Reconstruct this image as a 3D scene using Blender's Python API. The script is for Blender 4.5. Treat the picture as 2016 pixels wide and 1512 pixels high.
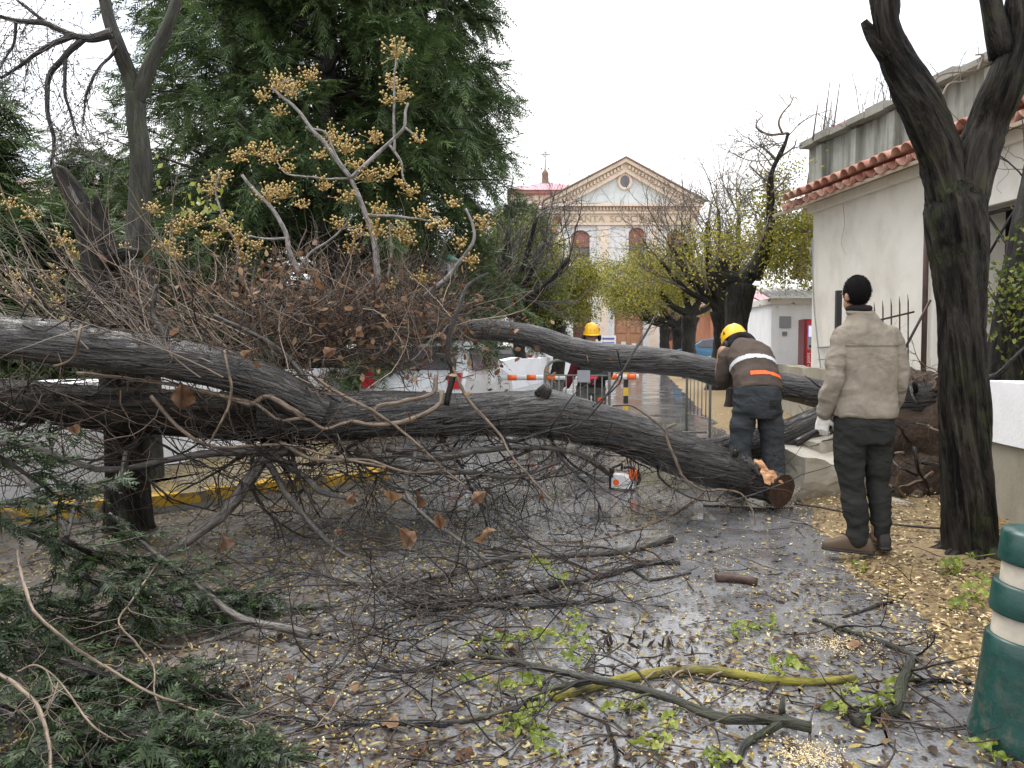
import bpy, math, random
import numpy as np
from mathutils import Vector, Matrix

for _o in list(bpy.data.objects):
    bpy.data.objects.remove(_o, do_unlink=True)
SC = bpy.context.scene
COL = SC.collection
rng = np.random.default_rng(11)
random.seed(11)
R = math.radians

# ------------------------------------------------------------------ camera
CAM_Z, FPX, HORIZON = 1.3, 1500.0, 690.0
PITCH = math.atan((756 - HORIZON) / FPX)
cam_data = bpy.data.cameras.new('camera')
cam_data.sensor_width = 36.0
cam_data.lens = 36.0 * FPX / 2016.0
cam_data.clip_start, cam_data.clip_end = 0.05, 2000.0
cam = bpy.data.objects.new('camera', cam_data)
COL.objects.link(cam)
cam.location = (0, 0, CAM_Z)
cam.rotation_euler = (math.pi / 2 - PITCH, 0, 0)
SC.camera = cam

# ------------------------------------------------------------------ sky: bright broken overcast
SUN_EL, SUN_ROT = R(58), R(325)
world = bpy.data.worlds.new('World')
SC.world = world
world.use_nodes = True
wt = world.node_tree
wt.nodes.clear()
w_out = wt.nodes.new('ShaderNodeOutputWorld')
w_bg = wt.nodes.new('ShaderNodeBackground')
w_sky = wt.nodes.new('ShaderNodeTexSky')
w_sky.sky_type = 'NISHITA'
w_sky.sun_disc = False
w_sky.sun_elevation = SUN_EL
w_sky.sun_rotation = SUN_ROT
w_tc = wt.nodes.new('ShaderNodeTexCoord')
w_map = wt.nodes.new('ShaderNodeMapping')
w_map.inputs['Scale'].default_value = (1.0, 1.0, 2.2)
w_noise = wt.nodes.new('ShaderNodeTexNoise')
w_noise.inputs['Scale'].default_value = 2.3
w_noise.inputs['Detail'].default_value = 5
w_noise.inputs['Roughness'].default_value = 0.55
w_ramp = wt.nodes.new('ShaderNodeValToRGB')
w_ramp.color_ramp.elements[0].position = 0.38
w_ramp.color_ramp.elements[0].color = (0.45, 0.45, 0.45, 1)
w_ramp.color_ramp.elements[1].position = 0.52
w_ramp.color_ramp.elements[1].color = (1, 1, 1, 1)
w_mix = wt.nodes.new('ShaderNodeMix')
w_mix.data_type = 'RGBA'
w_mix.inputs[7].default_value = (9.8, 9.8, 9.95, 1)      # cloud radiance before the 0.1 strength
wt.links.new(w_tc.outputs['Generated'], w_map.inputs['Vector'])
wt.links.new(w_map.outputs['Vector'], w_noise.inputs['Vector'])
wt.links.new(w_noise.outputs['Fac'], w_ramp.inputs['Fac'])
wt.links.new(w_ramp.outputs['Color'], w_mix.inputs[0])
wt.links.new(w_sky.outputs['Color'], w_mix.inputs[6])
w_sep = wt.nodes.new('ShaderNodeSeparateXYZ')                 # overcast sky: zenith brighter than horizon
wt.links.new(w_tc.outputs['Generated'], w_sep.inputs[0])
w_cie = wt.nodes.new('ShaderNodeMapRange')
w_cie.inputs['From Min'].default_value, w_cie.inputs['From Max'].default_value = 0.0, 1.0
w_cie.inputs['To Min'].default_value, w_cie.inputs['To Max'].default_value = 0.72, 1.5
wt.links.new(w_sep.outputs[2], w_cie.inputs['Value'])
w_mul = wt.nodes.new('ShaderNodeMix')
w_mul.data_type = 'RGBA'
w_mul.blend_type = 'MULTIPLY'
w_mul.inputs[0].default_value = 1.0
wt.links.new(w_mix.outputs[2], w_mul.inputs[6])
wt.links.new(w_cie.outputs[0], w_mul.inputs[7])
wt.links.new(w_mul.outputs[2], w_bg.inputs['Color'])
w_bg.inputs['Strength'].default_value = 0.1
wt.links.new(w_bg.outputs['Background'], w_out.inputs['Surface'])

sun_data = bpy.data.lights.new('sun', 'SUN')
sun_data.energy = 1.5
sun_data.angle = R(30)
sun_data.color = (1.0, 0.96, 0.9)
sun = bpy.data.objects.new('sun', sun_data)
COL.objects.link(sun)
_az = SUN_ROT
sun.rotation_euler = Vector((math.sin(_az) * math.cos(SUN_EL), math.cos(_az) * math.cos(SUN_EL), math.sin(SUN_EL))).to_track_quat('Z', 'Y').to_euler()

SC.view_settings.view_transform = 'Standard'
SC.view_settings.look = 'None'
SC.view_settings.gamma = 1.0
SC.view_settings.use_curve_mapping = False
SC.view_settings.exposure = 1.08
SC.render.engine = 'CYCLES'
SC.cycles.use_denoising = True
SC.cycles.max_bounces = 6
SC.cycles.transparent_max_bounces = 8

# ------------------------------------------------------------------ pixel helpers (photo pixels -> metres)
CAM_FWD = np.array((0, math.cos(PITCH), -math.sin(PITCH)))
CAM_UP = np.array((0, math.sin(PITCH), math.cos(PITCH)))
def ray(px, py):
    return np.array((1.0, 0, 0)) * ((px - 1008) / FPX) + CAM_UP * (-(py - 756) / FPX) + CAM_FWD
def P(px, py, d):
    v = ray(px, py)
    return np.array((0, 0, CAM_Z)) + v * (d / v[1])
def G(px, py, z=0.0):
    v = ray(px, py)
    return np.array((0, 0, CAM_Z)) + v * ((z - CAM_Z) / v[2])

# ------------------------------------------------------------------ mesh helpers
def hash3(i, j, k, s):
    h = (i * 374761393 + j * 668265263 + k * 2147483647 + s * 974634777).astype(np.int64) & 0xffffffff
    h = ((h ^ (h >> 13)) * 1274126177) & 0xffffffff
    return ((h ^ (h >> 16)) & 0xffff) / 65535.0
def vnoise(p, seed=0):
    p = np.asarray(p, float)
    i = np.floor(p).astype(np.int64)
    f = p - i
    f = f * f * (3 - 2 * f)
    out = 0
    for dx in (0, 1):
        for dy in (0, 1):
            for dz in (0, 1):
                w = (f[:, 0] if dx else 1 - f[:, 0]) * (f[:, 1] if dy else 1 - f[:, 1]) * (f[:, 2] if dz else 1 - f[:, 2])
                out = out + w * hash3(i[:, 0] + dx, i[:, 1] + dy, i[:, 2] + dz, seed)
    return out * 2 - 1
def fbm(p, seed=0, octaves=3):
    a, s, t = 1.0, 0, 0
    for o in range(octaves):
        s = s + a * vnoise(np.asarray(p) * (2 ** o), seed + o * 17)
        t += a
        a *= 0.5
    return s / t
def norm(v):
    v = np.asarray(v, float)
    return v / np.maximum(np.linalg.norm(v, axis=-1, keepdims=True), 1e-9)
def cr(pts, n):
    """Catmull-Rom resample of rows (any width)"""
    p = np.asarray(pts, float)
    if len(p) == 2:
        t = np.linspace(0, 1, n)[:, None]
        return p[0] * (1 - t) + p[1] * t
    q = np.vstack([2 * p[0] - p[1], p, 2 * p[-1] - p[-2]])
    t = np.linspace(0, len(p) - 1 - 1e-6, n)
    i = t.astype(int)
    u = (t - i)[:, None]
    a, b, c, d = q[i], q[i + 1], q[i + 2], q[i + 3]
    return 0.5 * (2 * b + (c - a) * u + (2 * a - 5 * b + 4 * c - d) * u ** 2 + (3 * b - a - 3 * c + d) * u ** 3)

class MB:
    """collects vertices and faces, builds one mesh object"""
    def __init__(s):
        s.v, s.f3, s.f4, s.m3, s.m4, s.bark, s.tint, s.n = [], [], [], [], [], [], [], 0
    def add(s, v, f3=None, f4=None, mi=0, bark=None, tint=None):
        v = np.asarray(v, float).reshape(-1, 3)
        if f3 is not None and len(f3):
            f3 = np.asarray(f3, int).reshape(-1, 3)
            s.f3.append(f3 + s.n); s.m3.append(np.full(len(f3), mi))
        if f4 is not None and len(f4):
            f4 = np.asarray(f4, int).reshape(-1, 4)
            s.f4.append(f4 + s.n); s.m4.append(np.full(len(f4), mi))
        s.v.append(v)
        s.bark.append(v if bark is None else np.asarray(bark, float).reshape(-1, 3))
        s.tint.append(np.full(len(v), 0.5) if tint is None else np.broadcast_to(np.asarray(tint, float), (len(v),)))
        s.n += len(v)
        return s
    def mesh(s, name, smooth=True):
        me = bpy.data.meshes.new(name)
        v = np.vstack(s.v)
        f3 = np.vstack(s.f3) if s.f3 else np.zeros((0, 3), int)
        f4 = np.vstack(s.f4) if s.f4 else np.zeros((0, 4), int)
        n3, n4 = len(f3), len(f4)
        me.vertices.add(len(v)); me.vertices.foreach_set('co', v.ravel().astype(np.float32))
        me.loops.add(n3 * 3 + n4 * 4)
        me.loops.foreach_set('vertex_index', np.concatenate([f3.ravel(), f4.ravel()]).astype(np.int32))
        me.polygons.add(n3 + n4)
        me.polygons.foreach_set('loop_start', np.concatenate([np.arange(n3) * 3, n3 * 3 + np.arange(n4) * 4]).astype(np.int32))
        mi = np.concatenate((s.m3 or [np.zeros(0)]) + (s.m4 or [np.zeros(0)]))
        me.polygons.foreach_set('material_index', mi.astype(np.int32))
        me.polygons.foreach_set('use_smooth', np.full(n3 + n4, smooth))
        a = me.attributes.new('bark', 'FLOAT_VECTOR', 'POINT'); a.data.foreach_set('vector', np.vstack(s.bark).ravel().astype(np.float32))
        a = me.attributes.new('tint', 'FLOAT', 'POINT'); a.data.foreach_set('value', np.concatenate(s.tint).astype(np.float32))
        me.update(calc_edges=True)
        me.validate()
        return me
    def build(s, name, mats, parent=None, smooth=True, kind=None):
        return link(name, s.mesh(name, smooth), mats, parent, kind)
    # shapes ---------------------------------------------------------------
    def box(s, lo, hi, mi=0, M=None, tint=None):
        x0, y0, z0 = lo; x1, y1, z1 = hi
        v = np.array([(x0,y0,z0),(x1,y0,z0),(x1,y1,z0),(x0,y1,z0),(x0,y0,z1),(x1,y0,z1),(x1,y1,z1),(x0,y1,z1)], float)
        if M is not None:
            v = v @ np.array(M)[:3, :3].T + np.array(M)[:3, 3]
        return s.add(v, f4=[(0,3,2,1),(4,5,6,7),(0,1,5,4),(1,2,6,5),(2,3,7,6),(3,0,4,7)], mi=mi, tint=tint)
    def tube(s, pts, rad, segs=8, cap=True, mi=0, disp=None, tint=None, flat=1.0):
        p = np.asarray(pts, float); n = len(p)
        r = np.broadcast_to(np.asarray(rad, float), (n,))
        t = norm(np.gradient(p, axis=0))
        a = np.array((0, 0, 1.0)) if abs(t[0][2]) < 0.8 else np.array((0, 1.0, 0))
        u = norm(np.cross(t[0], a)); U = np.zeros((n, 3))
        for i in range(n):
            u = u - t[i] * np.dot(u, t[i]); u = u / max(np.linalg.norm(u), 1e-9); U[i] = u
        W = np.cross(t, U)
        L = np.concatenate([[0], np.cumsum(np.linalg.norm(np.diff(p, axis=0), axis=1))])
        th = np.linspace(0, 2 * math.pi, segs, endpoint=False)
        c, sn = np.cos(th), np.sin(th)
        rr = np.repeat(r[:, None], segs, 1)
        tw = (L * .55)[:, None] if disp is not None else 0.0
        bark = np.stack([rr * np.cos(th + tw), rr * np.sin(th + tw), np.repeat(L[:, None], segs, 1)], -1)
        if disp is not None:
            rr = rr + disp(bark.reshape(-1, 3), rr.ravel()).reshape(n, segs)
        v = p[:, None] + U[:, None] * (rr * c)[..., None] + W[:, None] * (rr * sn * flat)[..., None]
        i = np.arange(n - 1)[:, None] * segs; j = np.arange(segs)[None]; k = (j + 1) % segs
        f4 = np.stack([i + j, i + k, i + segs + k, i + segs + j], -1).reshape(-1, 4)
        v = v.reshape(-1, 3); bark = bark.reshape(-1, 3); f3 = []
        if cap:
            v = np.vstack([v, p[0], p[-1]]); bark = np.vstack([bark, (0, 0, 0), (0, 0, L[-1])])
            a0, a1 = n * segs, n * segs + 1; b = (n - 1) * segs
            f3 = [(a0, (q + 1) % segs, q) for q in range(segs)] + [(a1, b + q, b + (q + 1) % segs) for q in range(segs)]
        return s.add(v, f3=f3, f4=f4, mi=mi, bark=bark, tint=tint)
    def tubes(s, Pn, Rn, sides=3, mi=0, tint=None):
        """many thin tubes at once: Pn (n,k,3), Rn (n,k)"""
        n, k, _ = Pn.shape
        if n == 0: return s
        t = norm(np.gradient(Pn, axis=1))
        ref = norm(rng.normal(size=(n, 1, 3)))
        u = norm(np.cross(t, np.broadcast_to(ref, t.shape))); w = np.cross(t, u)
        th = np.linspace(0, 2 * math.pi, sides, endpoint=False)
        c, sn = np.cos(th), np.sin(th)
        r = Rn[..., None]
        v = Pn[:, :, None] + u[:, :, None] * (r * c)[..., None] + w[:, :, None] * (r * sn)[..., None]
        L = np.concatenate([np.zeros((n, 1)), np.cumsum(np.linalg.norm(np.diff(Pn, axis=1), axis=2), 1)], 1)
        bark = np.stack([r * c, r * sn, np.repeat((L + rng.random((n, 1)) * 9)[..., None], sides, 2)], -1)
        b = (np.arange(n) * k * sides)[:, None, None]
        i = (np.arange(k - 1) * sides)[None, :, None]; j = np.arange(sides)[None, None]; q = (j + 1) % sides
        f4 = np.stack([b + i + j, b + i + q, b + i + sides + q, b + i + sides + j], -1).reshape(-1, 4)
        tt = np.repeat(rng.random(n) if tint is None else np.broadcast_to(tint, (n,)), k * sides)
        return s.add(v.reshape(-1, 3), f4=f4, mi=mi, bark=bark.reshape(-1, 3), tint=tt)
    def oval_leaves(s, C, D, L, W, fold=0.2, tint=None, mi=0, nrm=None):
        """six-cornered leaves, asymmetrical"""
        n = len(C)
        if n == 0: return s
        D = norm(D); L = np.broadcast_to(L, (n,))[:, None]; W = np.broadcast_to(W, (n,))[:, None]
        sd = norm(np.cross(D, rng.normal(size=(n, 3)) if nrm is None else nrm)); up = np.cross(sd, D)
        q = lambda t, w: C + D * L * t * (.9 + .2 * rng.random((n, 1))) + sd * W * w * (.75 + .5 * rng.random((n, 1))) + up * W * abs(w) * fold * (rng.random((n, 1)) * 2)
        v = np.stack([C, q(.25, .42), q(.65, .46), C + D * L, q(.7, -.4), q(.3, -.48)], 1)
        b = np.arange(n)[:, None] * 6
        f3 = np.concatenate([b + np.array([t_]) for t_ in ((0, 1, 2), (0, 2, 3), (0, 3, 4), (0, 4, 5))])
        return s.add(v.reshape(-1, 3), f3=f3, mi=mi, tint=np.repeat(rng.random(n) if tint is None else np.broadcast_to(tint, (n,)), 6))
    def leaves(s, C, D, L, W, fold=0.25, tint=None, mi=0, nrm=None):
        """diamond leaves from base points C along D"""
        n = len(C)
        if n == 0: return s
        D = norm(D); L = np.broadcast_to(L, (n,))[:, None]; W = np.broadcast_to(W, (n,))[:, None]
        a = rng.normal(size=(n, 3)) if nrm is None else nrm
        sd = norm(np.cross(D, a)); up = np.cross(sd, D)
        v = np.stack([C, C + D * L * 0.45 + sd * W * .5 + up * W * fold, C + D * L, C + D * L * 0.45 - sd * W * .5 + up * W * fold], 1)
        b = np.arange(n)[:, None] * 4
        f3 = np.concatenate([b + np.array([[0, 1, 2]]), b + np.array([[0, 2, 3]])])
        return s.add(v.reshape(-1, 3), f3=f3, mi=mi, tint=np.repeat(rng.random(n) if tint is None else np.broadcast_to(tint, (n,)), 4))
    def sprays(s, C, D, L, k=7, w=0.06, droop=0.25, tint=None, mi=0):
        """conifer sprays: k pairs of thin triangular leaflets along a drooping axis"""
        n = len(C)
        if n == 0: return s
        D = norm(D); L = np.broadcast_to(L, (n,))
        sd = norm(np.cross(D, rng.normal(size=(n, 3)) * .35 + np.array((0, 0, 1.0))))
        up = np.cross(sd, D)
        tt = rng.random(n) if tint is None else np.broadcast_to(tint, (n,))
        V, T = [], []
        for q in range(k):
            f = (q + .3) / k
            base = C + D * (L * f)[:, None] + np.array((0, 0, -1.0)) * (droop * L * f * f)[:, None]
            for sg in (-1, 1):
                ll = (L * (0.5 - 0.36 * f))[:, None] * (0.8 + .4 * rng.random((n, 1)))
                dd = norm(D * 0.8 + sd * sg * (0.75 - .3 * f) + up * (rng.random((n, 1)) - .5) * .7 + np.array((0, 0, -droop)))
                wv = norm(np.cross(dd, up + .3 * rng.normal(size=(n, 3)))) * (w * L)[:, None]
                V.append(np.stack([base + wv, base + dd * ll, base - wv], 1)); T.append(tt + .25 * f - .12)
        V = np.stack(V, 1).reshape(-1, 3)
        T = np.repeat(np.stack(T, 1).reshape(-1), 3)
        return s.add(V, f3=np.arange(len(V)).reshape(-1, 3), mi=mi, tint=np.clip(T, 0, 1))
    def balls(s, C, r, tint=None, mi=0):
        """octahedron berries"""
        n = len(C)
        if n == 0: return s
        o = np.array([(1,0,0),(0,1,0),(-1,0,0),(0,-1,0),(0,0,1),(0,0,-1)], float)
        v = C[:, None] + o[None] * np.broadcast_to(r, (n,))[:, None, None]
        f = np.array([(0,1,4),(1,2,4),(2,3,4),(3,0,4),(1,0,5),(2,1,5),(3,2,5),(0,3,5)])
        return s.add(v.reshape(-1, 3), f3=(np.arange(n)[:, None, None] * 6 + f[None]).reshape(-1, 3), mi=mi, tint=np.repeat(rng.random(n) if tint is None else np.broadcast_to(tint, (n,)), 6))
    def lathe(s, prof, segs=24, c=(0, 0, 0), mi=0, sx=1, sy=1, tint=None):
        pr = np.asarray(prof, float); n = len(pr)
        th = np.linspace(0, 2 * math.pi, segs, endpoint=False)
        v = np.stack([pr[:, :1] * np.cos(th) * sx, pr[:, :1] * np.sin(th) * sy, np.repeat(pr[:, 1:2], segs, 1)], -1).reshape(-1, 3) + np.array(c)
        i = np.arange(n - 1)[:, None] * segs; j = np.arange(segs)[None]; k = (j + 1) % segs
        return s.add(v, f4=np.stack([i + j, i + k, i + segs + k, i + segs + j], -1).reshape(-1, 4), mi=mi, tint=tint)
    def rings(s, rings, segs=24, mi=0, power=2.4):
        """closed loft: each ring (centre, u, v, ru, rv)"""
        th = np.linspace(0, 2 * math.pi, segs, endpoint=False)
        c = np.sign(np.cos(th)) * np.abs(np.cos(th)) ** (2 / power); sn = np.sign(np.sin(th)) * np.abs(np.sin(th)) ** (2 / power)
        V = []
        for (o, u, w, ru, rw) in rings:
            V.append(np.array(o) + np.outer(c * ru, np.array(u)) + np.outer(sn * rw, np.array(w)))
        n = len(V); v = np.vstack(V + [np.array([rings[0][0]]), np.array([rings[-1][0]])])
        i = np.arange(n - 1)[:, None] * segs; j = np.arange(segs)[None]; k = (j + 1) % segs
        f4 = np.stack([i + j, i + k, i + segs + k, i + segs + j], -1).reshape(-1, 4)
        b = (n - 1) * segs
        f3 = [(n * segs, (q + 1) % segs, q) for q in range(segs)] + [(n * segs + 1, b + q, b + (q + 1) % segs) for q in range(segs)]
        return s.add(v, f3=f3, f4=f4, mi=mi)
    def ellipsoid(s, c, r, segs=16, nr=10, mi=0, M=None):
        a = np.linspace(0, math.pi, nr + 1)
        prof = np.stack([np.sin(a), -np.cos(a)], 1)
        b = MB().lathe(prof, segs); v = b.v[0] * np.array(r)
        if M is not None: v = v @ np.array(M)[:3, :3].T
        return s.add(v + np.array(c), f4=b.f4[0], mi=mi)
    def prism(s, poly, axis_vec, mi=0):
        """extrude a planar polygon (n,3) along axis_vec (fan caps: convex polygons)"""
        p = np.asarray(poly, float); n = len(p)
        v = np.vstack([p, p + np.array(axis_vec)])
        f4 = [(i, (i + 1) % n, n + (i + 1) % n, n + i) for i in range(n)]
        f3 = [(0, i + 1, i) for i in range(1, n - 1)] + [(n, n + i, n + i + 1) for i in range(1, n - 1)]
        return s.add(v, f3=f3, f4=f4, mi=mi)

def link(name, me, mats=None, parent=None, kind=None):
    o = bpy.data.objects.new(name, me)
    COL.objects.link(o)
    if mats is not None:
        for m in (mats if isinstance(mats, (list, tuple)) else [mats]):
            me.materials.append(m)
    if parent is not None: o.parent = parent
    if kind: o['kind'] = kind
    return o
def tag(o, label, cat, group=None):
    o['label'] = label; o['category'] = cat
    if group: o['group'] = group
    return o
def empty(name, loc=(0, 0, 0), rz=0.0):
    o = bpy.data.objects.new(name, None)
    o.empty_display_size = 0.2
    COL.objects.link(o); o.location = tuple(loc); o.rotation_euler = (0, 0, rz)
    return o
def thing(name, label, cat, loc=(0, 0, 0), rz=0.0, group=None):
    return tag(empty(name, loc, rz), label, cat, group)
def copy_child(o, parent, loc=None, rot=None, scale=None):
    c = o.copy(); COL.objects.link(c); c.parent = parent
    if loc is not None: c.location = tuple(loc)
    if rot is not None: c.rotation_euler = rot
    if scale is not None: c.scale = scale
    return c
def copy_thing(root, label, loc, rz=0, scale=1.0):
    r = root.copy(); COL.objects.link(r); r.location = tuple(loc); r.rotation_euler = (0, 0, rz); r.scale = (scale,) * 3
    r['label'] = label
    for ch in list(root.children):
        c = ch.copy(); COL.objects.link(c); c.parent = r
        for g in ch.children:
            d = g.copy(); COL.objects.link(d); d.parent = c
    return r
def remesh(mb, voxel, smooth_iter=2):
    o = link('tmp', mb.mesh('tmp'))
    m = o.modifiers.new('r', 'REMESH'); m.mode = 'VOXEL'; m.voxel_size = voxel
    if smooth_iter:
        q = o.modifiers.new('s', 'SMOOTH'); q.factor = 0.5; q.iterations = smooth_iter
    dg = bpy.context.evaluated_depsgraph_get()
    me = bpy.data.meshes.new_from_object(o.evaluated_get(dg))
    bpy.data.objects.remove(o, do_unlink=True)
    me.polygons.foreach_set('use_smooth', np.full(len(me.polygons), True))
    return me
def mesh_np(me):
    v = np.zeros(len(me.vertices) * 3, np.float32); me.vertices.foreach_get('co', v)
    nn = np.zeros(len(me.vertices) * 3, np.float32); me.vertices.foreach_get('normal', nn)
    return v.reshape(-1, 3).astype(float), nn.reshape(-1, 3).astype(float)
def set_v(me, v):
    me.vertices.foreach_set('co', v.ravel().astype(np.float32)); me.update()
def extract(me, mask_fn, offset, name, mat, parent):
    """a patch of a mesh lifted off along its normals, as its own part"""
    v, n = mesh_np(me)
    ps = [p.vertices[:] for p in me.polygons if mask_fn(v[list(p.vertices)].mean(0), n[list(p.vertices)].mean(0))]
    idx = sorted({i for f in ps for i in f}); mp = {a: b for b, a in enumerate(idx)}
    if not idx: return None
    mb = MB(); vv = v[idx] + n[idx] * offset
    mb.add(vv, f4=[[mp[i] for i in f] for f in ps if len(f) == 4] or None, f3=[[mp[i] for i in f] for f in ps if len(f) == 3] or None)
    return mb.build(name, mat, parent)

# ------------------------------------------------------------------ material helpers
class NT:
    def __init__(s, name, rough=0.6, spec=0.4, metal=0.0, color=(.5, .5, .5)):
        s.m = bpy.data.materials.new(name); s.m.use_nodes = True
        s.t = s.m.node_tree; s.b = s.t.nodes['Principled BSDF']; s.out = s.t.nodes['Material Output']
        s.b.inputs['Roughness'].default_value = rough
        s.b.inputs['Specular IOR Level'].default_value = spec
        s.b.inputs['Metallic'].default_value = metal
        s.b.inputs['Base Color'].default_value = (*color, 1)
    def n(s, typ, **kw):
        nd = s.t.nodes.new(typ)
        for k, v in kw.items():
            if isinstance(k, str) and k in nd.inputs:
                s.set(nd.inputs[k], v)
            else:
                setattr(nd, k, v)
        return nd
    def set(s, sock, v):
        if isinstance(v, bpy.types.NodeSocket): s.t.links.new(v, sock)
        else: sock.default_value = v
    def attr(s, name): return s.n('ShaderNodeAttribute', attribute_name=name)
    def vec(s, src='Object', scale=(1, 1, 1)):
        a = s.attr('bark').outputs['Vector'] if src == 'bark' else s.n('ShaderNodeTexCoord').outputs[src]
        return s.n('ShaderNodeMapping', Vector=a, Scale=scale).outputs[0]
    def noise(s, vec, scale, detail=4, rough=.55, dist=0.0):
        return s.n('ShaderNodeTexNoise', Vector=vec, Scale=scale, Detail=detail, Roughness=rough, Distortion=dist).outputs['Fac']
    def ramp(s, fac, stops):
        nd = s.n('ShaderNodeValToRGB', Fac=fac); e = nd.color_ramp.elements
        while len(e) < len(stops): e.new(0.5)
        for i, (p, c) in enumerate(stops):
            e[i].position = p; e[i].color = (*c, 1) if isinstance(c, (tuple, list)) else (c, c, c, 1)
        return nd.outputs['Color']
    def mix(s, fac, a, b, mode='MIX'):
        nd = s.n('ShaderNodeMix', data_type='RGBA', blend_type=mode)
        for i, v in ((0, fac), (6, a), (7, b)):
            if isinstance(v, tuple): v = (*v, 1)
            s.set(nd.inputs[i], v)
        return nd.outputs[2]
    def math(s, op, a, b=0.5):
        nd = s.n('ShaderNodeMath', operation=op); s.set(nd.inputs[0], a); s.set(nd.inputs[1], b)
        return nd.outputs[0]
    def bump(s, h, strength=0.5, dist=0.01):
        s.t.links.new(s.n('ShaderNodeBump', Height=h, Strength=strength, Distance=dist).outputs[0], s.b.inputs['Normal'])
    def color(s, c): s.set(s.b.inputs['Base Color'], c)
    def rough(s, r): s.set(s.b.inputs['Roughness'], r)
    def translucent(s, col, fac=0.35):
        tr = s.n('ShaderNodeBsdfTranslucent'); s.set(tr.inputs['Color'], col)
        mx = s.n('ShaderNodeMixShader'); mx.inputs[0].default_value = fac
        s.t.links.new(s.b.outputs[0], mx.inputs[1]); s.t.links.new(tr.outputs[0], mx.inputs[2])
        s.t.links.new(mx.outputs[0], s.out.inputs['Surface'])

def bark_mat(name, dark, light, moss=None, rough=(.3, .6), freq=(26, 26, 3.2), bump=.9, dist=.014, spec=.5):
    k = NT(name, spec=spec)
    a = k.noise(k.vec('bark', freq), 1.0, 5, .6, .6)
    b = k.noise(k.vec('bark', tuple(f * 2.6 for f in freq)), 1.0, 4, .6)
    big = k.noise(k.vec('Object', (2.2, 2.2, 2.2)), 1.0, 3)
    h = k.math('ADD', k.math('MULTIPLY', k.ramp(a, [(.38, 0.0), (.58, 1.0)]), .8), k.math('MULTIPLY', b, .35))
    crack = k.ramp(a, [(.4, 0.0), (.5, .75), (.62, 1.0)])
    c = k.mix(crack, tuple(x * .5 for x in dark), k.ramp(b, [(.3, dark), (.68, light)]))
    c = k.mix(k.ramp(big, [(.35, 0.0), (.7, .45)]), c, tuple(x * .55 for x in dark))
    if moss is not None:
        mcol, lo, hi = moss
        mn = k.noise(k.vec('Object', (5, 5, 5)), 1.0, 5, .65)
        c = k.mix(k.ramp(mn, [(lo, 0.0), (hi, .85)]), c, mcol)
    k.color(c)
    k.rough(k.n('ShaderNodeMapRange', **{'Value': b, 'To Min': rough[0], 'To Max': rough[1]}).outputs[0])
    k.bump(h, bump, dist)
    return k.m
def flat_mat(name, col, rough=.6, spec=.4, metal=0, var=.12, scale=6, bump=0.15, dist=.004):
    k = NT(name, rough, spec, metal)
    n = k.noise(k.vec('Object'), scale, 5, .6)
    k.color(k.mix(k.ramp(n, [(.3, 0.0), (.7, 1.0)]), tuple(c * (1 - var) for c in col), tuple(min(1, c * (1 + var)) for c in col)))
    k.rough(k.n('ShaderNodeMapRange', **{'Value': n, 'To Min': max(0, rough - .08), 'To Max': min(1, rough + .08)}).outputs[0])
    if bump: k.bump(k.noise(k.vec('Object'), scale * 8, 4), bump, dist)
    return k.m
def leaf_mat(name, stops, rough=.45, trans=.3, spec=.35):
    k = NT(name, rough, spec)
    c = k.ramp(k.attr('tint').outputs['Fac'], stops)
    n_ = k.noise(k.vec('Object'), 45, 3, .6)
    c = k.mix(k.ramp(n_, [(.35, 0.0), (.65, .55)]), c, k.mix(1.0, c, (.42, .38, .34), 'MULTIPLY'))
    k.color(c)
    if trans: k.translucent(c, trans)
    return k.m

# ------------------------------------------------------------------ materials
def asphalt():
    k = NT('wet_asphalt', .3, .85)
    v = k.vec('Object')
    fine = k.noise(v, 90, 3, .6); mid = k.noise(v, 7, 5, .6); big = k.noise(v, .8, 5, .6, .4)
    c = k.ramp(fine, [(.3, (.1, .1, .104)), (.72, (.25, .25, .256))])
    c = k.mix(k.ramp(mid, [(.42, 0.0), (.75, .7)]), c, (.07, .065, .062))
    sx = k.n('ShaderNodeSeparateXYZ', Vector=k.n('ShaderNodeTexCoord').outputs['Object'])
    side = k.n('ShaderNodeMapRange', **{'Value': sx.outputs[0], 'From Min': 1.2, 'From Max': -2.2, 'To Min': -.2, 'To Max': .11}).outputs[0]
    dirt = k.ramp(k.math('ADD', k.math('ADD', k.math('MULTIPLY', big, .6), k.math('MULTIPLY', mid, .45)), side), [(.5, 0.0), (.66, .9)])
    c = k.mix(dirt, c, k.ramp(k.noise(v, 30, 4), [(.3, (.04, .03, .022)), (.7, (.115, .085, .055))]))
    c = k.mix(k.ramp(k.noise(v, 2.3, 5, .6, .5), [(.45, 0.0), (.65, .7)]), c, k.mix(1.0, c, (.5, .49, .48), 'MULTIPLY'))
    k.color(c)
    pud = k.ramp(k.noise(v, 1.3, 4, .5, .3), [(.43, .03), (.5, .1), (.7, .24)])
    k.rough(k.mix(dirt, pud, (.55, .55, .55)))
    wet = k.ramp(k.noise(v, 1.3, 4, .5, .3), [(.42, .02), (.52, 1.0)])
    k.bump(k.math('MULTIPLY', k.math('ADD', fine, k.math('MULTIPLY', mid, .6)), wet), .24, .006)
    return k.m
def soil(name, a, b, c3):
    k = NT(name, .8, .25)
    v = k.vec('Object')
    n1 = k.noise(v, 40, 5, .65); n2 = k.noise(v, 2.2, 5, .6, .3)
    c = k.ramp(n1, [(.28, a), (.72, b)])
    c = k.mix(k.ramp(n2, [(.45, 0.0), (.66, .85)]), c, c3)
    k.color(c); k.bump(n1, .8, .015)
    return k.m
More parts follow.
